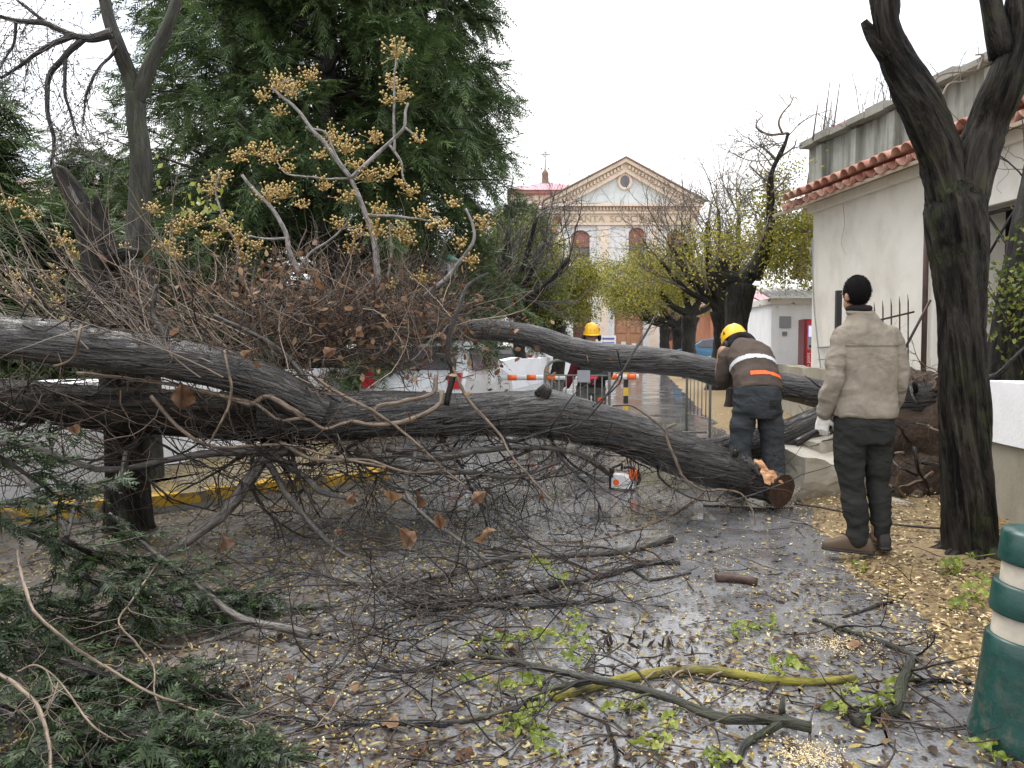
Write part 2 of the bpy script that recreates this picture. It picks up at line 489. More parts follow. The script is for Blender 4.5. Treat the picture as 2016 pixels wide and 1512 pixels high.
def plaster(name, col, stain, amt=.5, brick=None, streak=False):
    k = NT(name, .85, .2)
    v = k.vec('Object')
    n1 = k.noise(v, 1.1, 6, .62, .3); n2 = k.noise(k.vec('Object', (5, 5, .5) if streak else (3, 3, 2)), 1.0, 5, .6); n3 = k.noise(v, 35, 3)
    c = k.mix(k.ramp(n1, [(.35, 0.0), (.72, amt)]), col, stain)
    c = k.mix(k.ramp(n2, [(.45, 0.0), (.8, amt * (1.6 if streak else .7))]), c, tuple(x * .55 for x in stain))
    if brick is not None:
        c = k.mix(k.ramp(k.noise(v, .7, 6, .65, .5), [(.62, 0.0), (.645, 1.0)]), c, brick)
    k.color(c); k.bump(k.math('ADD', n3, k.math('MULTIPLY', n1, 2.0)), .25, .012)
    return k.m
def worn_paint(name, col, under):
    k = NT(name, .7, .3)
    v = k.vec('Object')
    m = k.ramp(k.noise(v, 5, 6, .65, .3), [(.47, 0.0), (.53, 1.0)])
    k.color(k.mix(m, k.mix(k.noise(v, 20, 4), col, tuple(c * .7 for c in col)), under)); k.bump(k.noise(v, 60, 3), .3, .005)
    return k.m
M = {}
M['asphalt'] = asphalt()
M['earth'] = soil('damp_earth', (.05, .04, .028), (.13, .1, .06), (.1, .09, .05))
M['verge'] = soil('sawdust_strewn_soil', (.13, .088, .048), (.33, .245, .13), (.2, .15, .085))
M['pavement'] = soil('leaf_stained_paving', (.12, .1, .07), (.27, .235, .17), (.3, .23, .09))
M['terrace'] = soil('pale_gravel', (.25, .23, .18), (.42, .39, .32), (.3, .26, .18))
M['whitewash'] = plaster('whitewash', (.9, .91, .93), (.74, .76, .78), .4)
M['white_plaster'] = plaster('off_white_plaster', (.76, .735, .68), (.6, .55, .46), .5)
M['old_plaster'] = plaster('old_lichen_plaster', (.4, .4, .36), (.13, .13, .11), .75, streak=True)
M['concrete'] = plaster('rough_concrete', (.36, .34, .28), (.17, .15, .11), .6)
M['kerb_yellow'] = worn_paint('worn_yellow_kerb_paint', (.7, .42, .04), (.2, .17, .11))
M['kerb_grey'] = plaster('kerb_concrete', (.33, .32, .28), (.2, .18, .14), .5)
M['cream'] = plaster('cream_render', (.76, .66, .55), (.66, .5, .4), .45)
M['church_blue'] = plaster('pale_blue_render', (.62, .67, .68), (.52, .53, .5), .45)
M['church_white'] = plaster('white_render', (.72, .73, .74), (.6, .56, .5), .4)
M['brick'] = plaster('exposed_brick', (.45, .2, .12), (.3, .13, .08), .6)
M['trim'] = plaster('ochre_moulding', (.66, .56, .45), (.5, .38, .29), .5)
M['wood_door'] = flat_mat('varnished_door_wood', (.4, .21, .12), .5, var=.2, scale=3)
M['trim_text'] = flat_mat('faded_brown_lettering', (.38, .29, .2), .8)
M['wood_dark'] = flat_mat('dark_shutter_wood', (.12, .055, .04), .5, var=.2)
M['glass_dark'] = flat_mat('dark_glass', (.12, .115, .13), .15, .6, bump=0)
M['shutter_pink'] = flat_mat('faded_red_panel', (.3, .13, .11), .6)
M['roof_red'] = plaster('faded_red_sheet_roof', (.5, .24, .27), (.56, .4, .42), .6)
M['roof_brown'] = flat_mat('brown_roof_edge', (.2, .14, .1), .7)
M['stone_grey'] = plaster('grey_stone', (.3, .29, .26), (.16, .15, .12), .6)
M['iron'] = flat_mat('black_iron', (.02, .02, .022), .45, .5)
M['iron_rust'] = flat_mat('brown_iron', (.06, .035, .03), .6, .4, var=.3)
M['steel'] = flat_mat('galvanised_steel', (.3, .31, .3), .4, .5, .7)
M['barrier_grey'] = flat_mat('grey_painted_steel', (.17, .17, .15), .5, .5)
M['white_paint'] = flat_mat('white_paint', (.8, .8, .8), .4, .5, var=.06)
M['red_paint'] = flat_mat('red_paint', (.55, .01, .025), .3, .5)
M['dark_red'] = flat_mat('dark_red_paint', (.16, .01, .015), .35, .5)
M['orange_band'] = flat_mat('orange_reflector', (.9, .16, .03), .4, .5)
M['yellow_paint'] = flat_mat('yellow_paint', (.75, .5, .05), .45, .5)
M['black'] = flat_mat('black_rubber', (.015, .015, .016), .55, .4)
M['plastic_grey'] = flat_mat('grey_plastic', (.3, .31, .33), .4, .5)
M['dark_room'] = flat_mat('unlit_room_shade', (.05, .048, .045), .9, .2)  # near-black colour paints in the darkness of the unlit room
k = NT('lit_screen', .2); k.color((.35, .35, .8, 1))
k.b.inputs['Emission Color'].default_value = (.4, .4, .95, 1); k.b.inputs['Emission Strength'].default_value = .7
M['screen'] = k.m
def tile_mat():
    k = NT('clay_roof_tile', .75, .3)
    oi = k.n('ShaderNodeObjectInfo').outputs['Random']
    n = k.noise(k.vec('Object'), 9, 5, .65)
    c = k.ramp(oi, [(0, (.36, .15, .11)), (.4, (.47, .23, .17)), (.75, (.55, .31, .24)), (1, (.4, .27, .19))])
    c = k.mix(k.ramp(n, [(.5, 0.0), (.75, .7)]), c, (.16, .12, .09))
    k.color(c); k.bump(n, .3, .01)
    return k.m
M['tile'] = tile_mat()
M['bark_wet'] = bark_mat('wet_dark_bark', (.007, .006, .005), (.055, .044, .036), rough=(.16, .4), freq=(34, 34, 3.0), bump=1.0, dist=.016)
M['bark_log'] = bark_mat('wet_grey_bark', (.005, .0042, .0036), (.07, .056, .045), ((.05, .047, .03), .62, .82), rough=(.1, .3), freq=(36, 36, 4.5), bump=.75, dist=.018, spec=.75)
M['bark_tree'] = bark_mat('furrowed_black_bark', (.006, .005, .004), (.06, .049, .039), ((.04, .048, .018), .52, .74), rough=(.5, .8), spec=.2, freq=(16, 16, 1.9), bump=1.0, dist=.03)
M['bark_moss'] = bark_mat('mossy_bark', (.012, .011, .009), (.075, .068, .056), ((.034, .042, .014), .42, .66), rough=(.5, .8), freq=(30, 30, 4))
M['bark_street'] = bark_mat('street_tree_bark', (.008, .007, .006), (.05, .043, .034), ((.04, .045, .018), .55, .8), rough=(.5, .8), spec=.25)
M['bark_pale'] = bark_mat('pale_grey_bark', (.2, .18, .17), (.4, .37, .36), rough=(.35, .6), freq=(40, 40, 12), bump=.4)
M['branch_grey'] = bark_mat('grey_brown_bark', (.035, .03, .026), (.2, .175, .15), rough=(.3, .6), freq=(60, 60, 9), bump=.6, dist=.006)
M['branch_moss'] = bark_mat('yellow_moss_bark', (.04, .035, .02), (.16, .14, .07), ((.24, .21, .02), .36, .56), rough=(.6, .85), freq=(60, 60, 9), bump=.8, dist=.006)
M['vine'] = bark_mat('tan_vine_bark', (.11, .075, .048), (.36, .27, .19), rough=(.4, .7), freq=(80, 80, 10), bump=.5, dist=.004)
def twig_mat(name, stops):
    k = NT(name, .5, .4); k.color(k.ramp(k.attr('tint').outputs['Fac'], stops)); return k.m
M['twig_brown'] = twig_mat('brown_twigs', [(0, (.012, .008, .006)), (.5, (.042, .025, .018)), (.85, (.1, .062, .045)), (1, (.22, .165, .125))])
M['twig_dark'] = twig_mat('dark_twigs', [(0, (.006, .005, .004)), (.7, (.022, .016, .013)), (1, (.06, .045, .034))])
M['twig_pale'] = twig_mat('pale_twigs', [(0, (.03, .021, .016)), (.5, (.12, .088, .065)), (1, (.34, .27, .2))])
M['twig_grey'] = twig_mat('grey_twigs', [(0, (.035, .03, .03)), (1, (.1, .085, .075))])
M['twig_far'] = twig_mat('grey_brown_twigs', [(0, (.07, .058, .048)), (1, (.19, .155, .12))])
M['leaf_dead'] = leaf_mat('dead_leaf', [(0, (.06, .028, .016)), (.4, (.19, .098, .05)), (.75, (.34, .21, .115)), (1, (.45, .31, .2))], .6, .25)
M['leaf_green'] = leaf_mat('fresh_leaflet', [(0, (.14, .2, .025)), (.5, (.27, .33, .055)), (.8, (.42, .42, .1)), (1, (.5, .5, .22))], .35, .35)
M['leaf_litter'] = leaf_mat('leaf_litter', [(0, (.03, .018, .012)), (.35, (.11, .065, .03)), (.6, (.27, .2, .065)), (.85, (.42, .34, .12)), (1, (.45, .42, .26))], .45, .2)
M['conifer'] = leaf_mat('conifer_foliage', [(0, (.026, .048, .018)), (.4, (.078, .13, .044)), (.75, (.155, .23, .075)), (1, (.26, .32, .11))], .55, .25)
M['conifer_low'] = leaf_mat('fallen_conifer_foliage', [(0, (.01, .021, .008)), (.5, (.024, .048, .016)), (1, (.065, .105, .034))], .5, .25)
M['street_leaf'] = leaf_mat('yellowing_street_leaf', [(0, (.08, .1, .02)), (.4, (.23, .25, .035)), (.75, (.44, .4, .06)), (1, (.54, .42, .09))], .5, .5)
M['street_leaf_green'] = leaf_mat('green_street_leaf', [(0, (.05, .08, .016)), (.5, (.14, .19, .035)), (1, (.34, .33, .07))], .5, .4)
M['berry'] = leaf_mat('yellow_berry', [(0, (.42, .27, .07)), (.5, (.62, .44, .14)), (1, (.74, .58, .25))], .35, 0, .5)
M['berry_ground'] = leaf_mat('fallen_yellow_berry', [(0, (.5, .34, .08)), (.5, (.68, .54, .2)), (1, (.78, .7, .42))], .35, 0, .5)
M['chips'] = leaf_mat('wood_chips', [(0, (.12, .075, .035)), (.25, (.4, .29, .14)), (.6, (.68, .52, .28)), (1, (.82, .7, .46))], .8, 0, .2)
M['root_soil'] = soil('root_ball_soil', (.02, .014, .01), (.095, .064, .044), (.05, .034, .024))
M['rock'] = plaster('broken_stone', (.15, .115, .085), (.07, .048, .034), .7)
M['rubble'] = plaster('broken_wall_plaster', (.5, .47, .4), (.27, .23, .16), .6)

# ------------------------------------------------------------------ the setting
def sheet(name, poly, z, mat, kind='structure', n=1):
    p = np.array([(x, y, z) for x, y in poly], float)
    mb = MB(); c = p.mean(0)
    mb.add(np.vstack([p, c]), f3=[(i, (i + 1) % len(p), len(p)) for i in range(len(p))])
    return mb.build(name, mat, None, False, kind)
sheet('ground', [(-400, -60), (400, -60), (400, 900), (-400, 900)], -.03, M['earth'])
EDGE = lambda y: 1.93 + .172 * (y - 3.95)                 # right edge of the asphalt
LWALL = lambda y: -3.95 + .2 * (y - 5.5)                  # low white wall on the left
RWALL = lambda y: 3.6 + .19 * (y - 5.5)                   # low wall on the right
sheet('road', [(LWALL(-6) - 2, -6), (EDGE(-6) + 1.5, -6), (EDGE(62) + 2, 62), (LWALL(62), 62)], 0.0, M['asphalt'])
# verge: a shallow uneven bank of soil and sawdust between asphalt and wall
ny, nx = 150, 26
ys = np.concatenate([np.linspace(-2, 14, 110), np.linspace(14.4, 62, 40)])
V = []
for y in ys:
    x0, x1 = EDGE(y) + .06 * math.sin(y * 2.3) + .05 * math.sin(y * 5.1 + 1), RWALL(y) + .05
    V.append([(x0 + (x1 - x0) * t, y, 0) for t in np.linspace(0, 1, nx)])
V = np.array(V).reshape(-1, 3)
tt = np.tile(np.linspace(0, 1, nx), ny)
V[:, 2] = -.01 + .05 * np.minimum(1, tt * 5) + .03 * tt + .018 * fbm(V * 4, 3) * np.minimum(1, tt * 4) + .03 * np.exp(-((V[:, 0] - 2.78) ** 2 + (V[:, 1] - 4.6) ** 2) / .12)
i = np.arange(ny - 1)[:, None] * nx; j = np.arange(nx - 1)[None]
MB().add(V, f4=np.stack([i + j, i + j + 1, i + nx + j + 1, i + nx + j], -1).reshape(-1, 4)).build('verge', M['verge'], None, True, 'structure')
def verge_z(x, y):
    t = np.clip((x - EDGE(y)) / np.maximum(RWALL(y) - EDGE(y), .1), 0, 1)
    return np.where(x > EDGE(y), .05 * np.minimum(1, t * 5) + .03 * t, 0.0)

# left pavement behind the yellow kerb
K0, K1 = np.array((-4.35, 5.05)), np.array((-1.38, 7.44))
pave = [tuple(K0), tuple(K1), (-1.5, 7.75), (-2.6, 10.4), (LWALL(10.8), 10.8), (LWALL(4.0), 4.0)]
sheet('pavement', pave, .125, M['pavement'])
kerb = tag(empty('kerb'), 'yellow painted kerb edging the left pavement under the fallen trunk', 'kerb')
kd = norm(K1 - K0); kn = np.array((kd[1], -kd[0]))
nk = 5; kl = np.linalg.norm(K1 - K0) / nk
for a in range(nk):
    p0 = K0 + kd * kl * a; mb = MB()
    Mx = Matrix.Translation((p0[0], p0[1], 0)) @ Matrix.Rotation(math.atan2(kd[1], kd[0]), 4, 'Z')
    mb.box((.006, -.16, -.02), (kl - .006, .02, .105 + .012 * (a % 2)), M=Mx)
    ks = mb.build('kerb_stone', M['kerb_grey'], kerb, False)
    MB().box((.006, -.164, .045), (kl - .006, .023, .135 + .012 * (a % 2)), M=Mx).build('paint_cap', M['kerb_yellow'], ks, False)
mb = MB(); ps = cr([(*K1, 0), (K1[0] + .06, K1[1] + .2, 0), (K1[0] - .15, K1[1] + .55, 0)], 8)
for q in range(7):
    a_, b_ = ps[q], ps[q + 1]; d_ = norm(b_ - a_); s_ = np.array((d_[1], -d_[0], 0)) * .08
    mb.add([a_ - s_, a_ + s_, b_ + s_, b_ - s_, a_ - s_ + (0, 0, .14), a_ + s_ + (0, 0, .14), b_ + s_ + (0, 0, .14), b_ - s_ + (0, 0, .14)], f4=[(4, 5, 6, 7), (0, 1, 5, 4), (1, 2, 6, 5), (2, 3, 7, 6), (3, 0, 4, 7)])
mb.build('kerb_stone', M['kerb_yellow'], kerb, False)

def low_wall(name, fx, y0, y1, h, th, mats, label, base=.0, side=1, wob=.03, seed=1, cap=None):
    """wall running along x=fx(y); uneven hand-plastered faces"""
    n = max(4, int((y1 - y0) / .25)); rows = [0, .25, .5, .75, 1.0]
    yy = np.linspace(y0, y1, n); V = []
    for y in yy:
        x = fx(y)
        ring = [(x, y, base + h * r) for r in rows] + [(x + side * th, y, base + h * r) for r in rows[::-1]]
        V.append(ring)
    V = np.array(V, float); m = V.shape[1]; V = V.reshape(-1, 3)
    V[:, 0] += wob * fbm(V * 1.3, seed); V[:, 2] += np.where(V[:, 2] > base + h * .9, wob * 1.6 * fbm(V * .9, seed + 5), 0)
    i = np.arange(n - 1)[:, None] * m; j = np.arange(m)[None]; k_ = (j + 1) % m
    f4 = np.stack([i + j, i + m + j, i + m + k_, i + k_], -1).reshape(-1, 4)
    mb = MB().add(V, f4=f4)
    e = list(range(m)); b = (n - 1) * m
    mb.add(V[:m], f3=[(0, q, q + 1) for q in range(1, m - 1)]); mb.add(V[b:], f3=[(0, q + 1, q) for q in range(1, m - 1)])
    o = mb.build(name, mats, None, True)
    o.data.polygons.foreach_set('use_smooth', np.full(len(o.data.polygons), False))
    return tag(o, label, 'wall')
low_wall('low_wall', LWALL, 2.0, 48, 1.02, -.3, M['whitewash'], 'low whitewashed wall along the left side of the street', seed=4, wob=.04)
sheet('park_ground', [(LWALL(1) - .3, 1), (LWALL(60) - .3, 60), (-80, 60), (-80, 1)], .35, M['earth'])
w1 = low_wall('retaining_wall', RWALL, 1.2, 6.0, 1.04, .35, M['concrete'], 'low retaining wall, white above grey, beside the near tree trunk', seed=9, wob=.035)
mb = MB()
yy = np.linspace(1.2, 5.85, 14); V = []
for y in yy:
    x = RWALL(y)
    V += [(x - .035, y, .62), (x - .045, y, 1.06), (x + .38, y, 1.075), (x + .38, y, .62)]
V = np.array(V); V[:, 2] += .03 * fbm(V * 1.7, 2); V[:, 0] += .015 * fbm(V * 2.5, 8)
f4 = [(4 * a + b, 4 * a + 4 + b, 4 * a + 4 + (b + 1) % 4, 4 * a + (b + 1) % 4) for a in range(13) for b in range(4)] + [(52, 53, 54, 55), (3, 2, 1, 0)]
mb.add(V, f4=f4).build('painted_band', M['whitewash'], w1, False)
low_wall('retaining_wall', RWALL, 8.4, 52, 1.0, .35, M['concrete'], 'low grey concrete wall behind the row of street trees', seed=12)
sheet('terrace', [(RWALL(-3) + .3, -3), (70, -3), (70, 62), (RWALL(62) + .3, 62)], .6, M['terrace'])

# ------------------------------------------------------------------ buildings
def wall_grid(mb, w, h, holes, th, mi=0, T=None):
    """wall in the xz plane (front at y=0, thickness to +y) with rectangular holes (x0,x1,z0,z1)"""
    xs = sorted({0, w} | {a for o in holes for a in o[:2]}); zs = sorted({0, h} | {a for o in holes for a in o[2:]})
    for a in range(len(xs) - 1):
        for b in range(len(zs) - 1):
            cx, cz = (xs[a] + xs[a + 1]) / 2, (zs[b] + zs[b + 1]) / 2
            if any(o[0] < cx < o[1] and o[2] < cz < o[3] for o in holes): continue
            x0, x1, z0, z1 = xs[a], xs[a + 1], zs[b], zs[b + 1]
            v = [(x0, 0, z0), (x1, 0, z0), (x1, 0, z1), (x0, 0, z1), (x0, th, z0), (x1, th, z0), (x1, th, z1), (x0, th, z1)]
            f = [(0, 1, 2, 3), (5, 4, 7, 6)]
            def solid(qx, qz): return 0 < qx < w and 0 < qz < h and not any(o[0] < qx < o[1] and o[2] < qz < o[3] for o in holes)
            if not solid(x0 - 1e-4, cz): f.append((4, 0, 3, 7))
            if not solid(x1 + 1e-4, cz): f.append((1, 5, 6, 2))
            if not solid(cx, z0 - 1e-4): f.append((4, 5, 1, 0))
            if not solid(cx, z1 + 1e-4): f.append((3, 2, 6, 7))
            v = np.array(v, float)
            if T is not None: v = v @ np.array(T)[:3, :3].T + np.array(T)[:3, 3]
            mb.add(v, f4=f, mi=mi)
    return mb
def frame_T(p0, p1):
    """maps local x to the direction p0->p1 on the ground, y to its left"""
    d = norm(np.array(p1[:2]) - np.array(p0[:2]))
    m = Matrix.Identity(4); m[0][0], m[1][0] = d[0], d[1]; m[0][1], m[1][1] = -d[1], d[0]
    m[0][3], m[1][3], m[2][3] = p0[0], p0[1], p0[2]
    return m
# white plastered house on the right: front runs from its far left corner towards the camera
HA = np.array((5.1, 13.0, .6)); HB = np.array((6.15, 4.6, .6))
T = frame_T(HA, HB)
house = thing('plastered_house', 'off white plastered house with clay tile eaves and barred dark opening on the right', 'house')
LEN = float(np.linalg.norm(HB - HA)); HH = 3.2
gate_hole = (3.85, 7.2, .15, 2.4)
mb = MB(); wall_grid(mb, LEN, HH, [gate_hole], .35, T=T)
Tr = frame_T(np.array((9.0, 13.6, .6)), HA + np.array((0.0, 0, 0)))
wall_grid(mb, float(np.linalg.norm(np.array((9.0, 13.6)) - HA[:2])) - .002, HH - .003, [], .3, T=Tr)
mb.build('wall', M['white_plaster'], house, False)
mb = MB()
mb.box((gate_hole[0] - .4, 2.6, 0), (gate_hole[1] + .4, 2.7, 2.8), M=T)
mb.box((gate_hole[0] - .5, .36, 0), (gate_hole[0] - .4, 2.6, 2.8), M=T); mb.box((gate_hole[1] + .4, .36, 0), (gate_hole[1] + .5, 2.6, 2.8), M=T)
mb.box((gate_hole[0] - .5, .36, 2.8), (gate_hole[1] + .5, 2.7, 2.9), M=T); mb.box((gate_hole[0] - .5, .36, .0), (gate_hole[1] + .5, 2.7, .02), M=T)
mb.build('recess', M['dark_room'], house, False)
mb = MB(); gw = gate_hole[1] - gate_hole[0]
def Tp(x, y, z): return np.array(T @ Vector((x, y, z)))
gate = empty('iron_gate'); gate.parent = house
g1 = MB(); g1.tube([Tp(gate_hole[0], .1, 2.33), Tp(gate_hole[1], .1, 2.33)], .025, 6); g1.tube([Tp(gate_hole[0], .1, 1.12), Tp(gate_hole[1], .1, 1.12)], .018, 6); g1.tube([Tp(gate_hole[0], .1, .3), Tp(gate_hole[1], .1, .3)], .018, 6)
g1.build('rail', M['iron'], gate)
for a in range(int(gw / .45)):
    x0 = gate_hole[0] + .45 * a
    for (xa, za, xb, zb) in ((x0, 2.33, x0 + .45, 1.78), (x0 + .45, 2.33, x0, 1.78)):
        MB().tube([Tp(xa, .1, za), Tp(xb, .1, zb)], .016, 5).build('lattice_bar', M['iron'], gate)
    MB().tube([Tp(x0, .11, .1), Tp(x0, .11, 1.8)], .012, 5).build('bar', M['iron'], gate)
# eaves: barrel tiles, each its own piece
def barrel(r, L, segs=8, th=.018, flip=False):
    mb = MB(); th_ = np.linspace(0, math.pi, segs + 1); V = []
    for (yy_, rs) in ((0, 1.0), (L, .86)):
        for rr in (r * rs, (r - th) * rs):
            V.append(np.stack([np.cos(th_) * rr, np.full(segs + 1, yy_), np.sin(th_) * rr * (-1 if flip else 1)], 1))
    n = segs + 1; v = np.vstack(V); f = []
    for q in range(segs):
        f += [(q, q + 1, 2 * n + q + 1, 2 * n + q), (n + q + 1, n + q, 3 * n + q, 3 * n + q + 1), (q + 1, q, n + q, n + q + 1), (2 * n + q, 2 * n + q + 1, 3 * n + q + 1, 3 * n + q)]
    f += [(0, 2 * n, 3 * n, n), (segs, n + segs, 3 * n + segs, 2 * n + segs)]
    return mb.add(v, f4=f).mesh('tile', True)
roof = empty('tile_roof'); roof.parent = house
pit = R(17)
Mroof = T @ Matrix.Translation((-.42, -.38, HH + .02)) @ Matrix.Rotation(pit, 4, 'X')
pan, cov = barrel(.115, .5, 6, flip=True), barrel(.115, .5, 8)
pan.materials.append(M['tile']); cov.materials.append(M['tile'])
ncol = int((LEN + .4) / .25)
for rrow in range(3):
    for cidx in range(ncol):
        for me, dx, dz in ((pan, 0, .0), (cov, .125, .05)):
            o = bpy.data.objects.new('tile', me); COL.objects.link(o); o.parent = roof
            jit = Matrix.Rotation(random.uniform(-.05, .05), 4, 'Z') @ Matrix.Rotation(random.uniform(-.03, .03), 4, 'X')
            o.matrix_local = Mroof @ Matrix.Translation((.12 + cidx * .25 + dx + random.uniform(-.012, .012), rrow * .42 + random.uniform(-.035, .02), dz + rrow * .012)) @ jit
mb = MB(); mb.box((-.42, 0.02, -.14), (LEN + .5, 4.8, -.10), M=Mroof); mb.build('roof_deck', M['trim'], roof, False)
mb = MB(); mb.box((-.05, -.09, HH - .18), (LEN, -.004, HH - .05), M=T); mb.build('eaves_cornice', M['white_plaster'], house, False)
# cables and pipe on the corner
mb = MB()
a0 = Tp(.06, -.04, 3.1)
mb.tube(cr([Tp(.05, -.04, 2.6), Tp(.12, -.04, 1.6), Tp(.28, -.05, .9), Tp(.5, -.05, .05)], 10), .012, 5)
mb.tube([Tp(.3, -.04, .75), Tp(1.6, -.04, .8)], .02, 5); mb.tube([Tp(.3, -.04, .55), Tp(1.6, -.04, .6)], .012, 5)
mb.build('cable', M['plastic_grey'], house)
MB().tube([Tp(3.02, -.08, .1), Tp(3.02, -.08, 2.7)], .035, 7).build('downpipe', M['iron_rust'], house)

for pl in ([(4.3, 3.0), (4.22, 2.85), (4.3, 2.72), (4.12, 2.6), (4.2, 2.5)], [(.9, 3.0), (.95, 2.7), (.88, 2.4), (1.0, 2.2)], [(5.2, 2.95), (5.1, 2.8), (5.25, 2.62)]):
    MB().tube(cr([Tp(a, -.0005, b) for a, b in pl], 14), np.linspace(.0035, .0015, 14), 4).build('crack', M['iron'], house)
# old lichen-stained building behind, above the house roof
OA, OB = np.array((7.7, 20.0, .5)), np.array((9.6, 9.5, .5))
T2 = frame_T(OA, OB); L2 = float(np.linalg.norm(OB - OA))
old = thing('old_building', 'old lichen stained building rising behind the tiled white house', 'building')
mb = MB(); wall_grid(mb, L2, 6.0, [], .5, T=T2); mb.build('wall', M['old_plaster'], old, False)
mb = MB()
for a in range(16):
    x0 = a * L2 / 16
    mb.box((x0, -.28, 6.0 + .02 * (a % 2)), (x0 + L2 / 16 - .03, .6, 6.16 + .05 * math.sin(a * 2.1)), M=T2)
mb.build('coping', M['stone_grey'], old, False)
for a in range(7):
    x0 = .5 + a * 1.35
    MB().box((x0, -.12, 3.2), (x0 + .28, -.004, 5.95), M=T2).build('pilaster', M['old_plaster'], old, False)
mb = MB(); mb.prism([Tuple for Tuple in [np.array(T2 @ Vector((-.2, .2, 6.0))), np.array(T2 @ Vector((-1.9, .2, 0))), np.array(T2 @ Vector((.2, .2, 0))), np.array(T2 @ Vector((.2, .2, 6.0)))]], np.array(T2 @ Vector((0, 1.2, 0))) - np.array(T2 @ Vector((0, 0, 0))))
mb.build('buttress', M['rock'], old, False)
mb = MB(); mb.box((-.3, .3, 6.1), (1.6, 3.0, 6.45), M=T2); mb.build('red_tile_ridge', M['roof_red'], old, False)

# kiosk with a ribbed white canopy, and the red machine beside it
KX, KY = P(1518, 700, 17.0)[0], 17.0
kiosk = thing('kiosk', 'small white kiosk with ribbed white canopy next to the tiled house', 'kiosk', (KX, KY, .6))
mb = MB(); mb.box((0, 0, 0), (1.6, 2.0, 1.75)); mb.build('wall', M['whitewash'], kiosk, False)
mb = MB()
mb.box((-.05, -.12, 1.73), (1.65, 2.1, 1.86)); mb.build('fascia', M['white_plaster'], kiosk, False)
for a in range(12):
    MB().tube([(-.12 + a * .16, -.25, 1.9), (-.02 + a * .16, 1.9, 2.42)], .05, 6).build('canopy_rib', M['white_paint'], kiosk)
mb = MB(); mb.add([(-.15, -.3, 1.88), (1.75, -.3, 1.88), (1.85, 2.0, 2.4), (-.05, 2.0, 2.4), (-.15, -.3, 1.84), (1.75, -.3, 1.84), (1.85, 2.0, 2.36), (-.05, 2.0, 2.36)], f4=[(0, 1, 2, 3), (7, 6, 5, 4), (0, 4, 5, 1), (1, 5, 6, 2), (2, 6, 7, 3), (3, 7, 4, 0)])
mb.build('canopy', M['white_paint'], kiosk, False)
MB().box((.17, -.02, 1.2), (.43, -.004, 1.46)).build('notice', M['plastic_grey'], kiosk, False)
MB().box((.24, -.03, 1.03), (.34, -.004, 1.12)).build('switch_box', M['stone_grey'], kiosk, False)
MX = P(1582, 700, 15.6)[0]
mach = thing('vending_machine', 'tall red vending machine with lit screen beside the white kiosk', 'vending machine', (MX, 15.6, .6), R(-8))
MB().box((.12, .1, 0), (.42, .45, .12)).build('stand', M['black'], mach, False)
mb = MB(); prof = [(0, 0, .12), (0, 0, 1.3), (.0, .55, 1.3), (0, .55, .12)]
mb.prism([(0, .0, .12), (0, .0, 1.34), (0, .5, 1.34), (0, .5, .12)], (.5, 0, 0)); mb.build('body', M['dark_red'], mach, False)
MB().prism([(.05, -.012, .14), (.05, -.012, 1.31), (.05, -.002, 1.31), (.05, -.002, .14)], (.44, 0, 0)).build('front_panel', M['red_paint'], mach, False)
MB().box((.1, -.09, .14), (.46, -.014, .42)).build('dispensing_tray', M['red_paint'], mach, False)
MB().box((.07, -.02, .72), (.4, -.0135, 1.22)).build('control_panel', M['plastic_grey'], mach, False)
MB().box((.09, -.026, .98), (.38, -.021, 1.2)).build('screen', M['screen'], mach, False)
MB().box((.1, -.026, .76), (.22, -.021, .81)).build('coin_slot', M['black'], mach, False)
def text_(name, body, loc, rot, size, mat, parent=None, ext=.004, align='LEFT', sx=1.0):
    c = bpy.data.curves.new(name, 'FONT'); c.body = body; c.size = size; c.extrude = ext; c.align_x = align
    c.materials.append(mat)
    tmp = bpy.data.objects.new(name, c); COL.objects.link(tmp)
    me = bpy.data.meshes.new_from_object(tmp.evaluated_get(bpy.context.evaluated_depsgraph_get())); bpy.data.objects.remove(tmp, do_unlink=True)
    o = bpy.data.objects.new(name, me); COL.objects.link(o); o.location = loc; o.rotation_euler = rot; o.scale = (sx, 1, 1); o['kind'] = 'stuff'
    if parent: o.parent = parent
    return o
text_('lettering', 'coffee point', (.12, -.018, .17), (R(90), R(-90), 0), .1, M['white_paint'], mach, .002)

# iron fence piece behind the standing man
fx0 = P(1650, 640, 9.2)
fence = thing('iron_fence', 'rusty spiked iron fence with black post, behind the man in beige', 'fence', (fx0[0], 9.2, .6))
MB().box((-.03, -.03, 0), (.03, .03, 1.42)).build('post', M['iron'], fence, False)
MB().box((.031, -.02, .93), (.09, .02, 1.0)).build('hinge', M['iron'], fence, False)
MB().tube([(.09, 0, .97), (.86, -.1, 1.16)], .013, 6).build('top_rail', M['iron_rust'], fence)
MB().tube([(.03, 0, .25), (.86, -.1, .4)], .013, 6).build('bottom_rail', M['iron_rust'], fence)
for a in range(8):
    x0 = .14 + a * .094; zt = .97 + .215 * x0 / .86
    mb = MB(); mb.tube([(x0 + .01, -.1 * x0 / .8, .2 + zt * .05), (x0 - .012, -.1 * x0 / .8, zt + .11), (x0 - .02, -.1 * x0 / .8, zt + .2)], [.009, .009, .002], 6); mb.build('spike', M['iron_rust'], fence)
b0, b1 = P(1798, 655, 8.6), P(1832, 590, 8.5)
brace = MB().tube([b0 + (b0 - b1) * 1.3, b1], .016, 6).build('leaning_rod', M['iron_rust'])
tag(brace, 'thin iron rod leaning against the white house beside the near tree', 'rod')

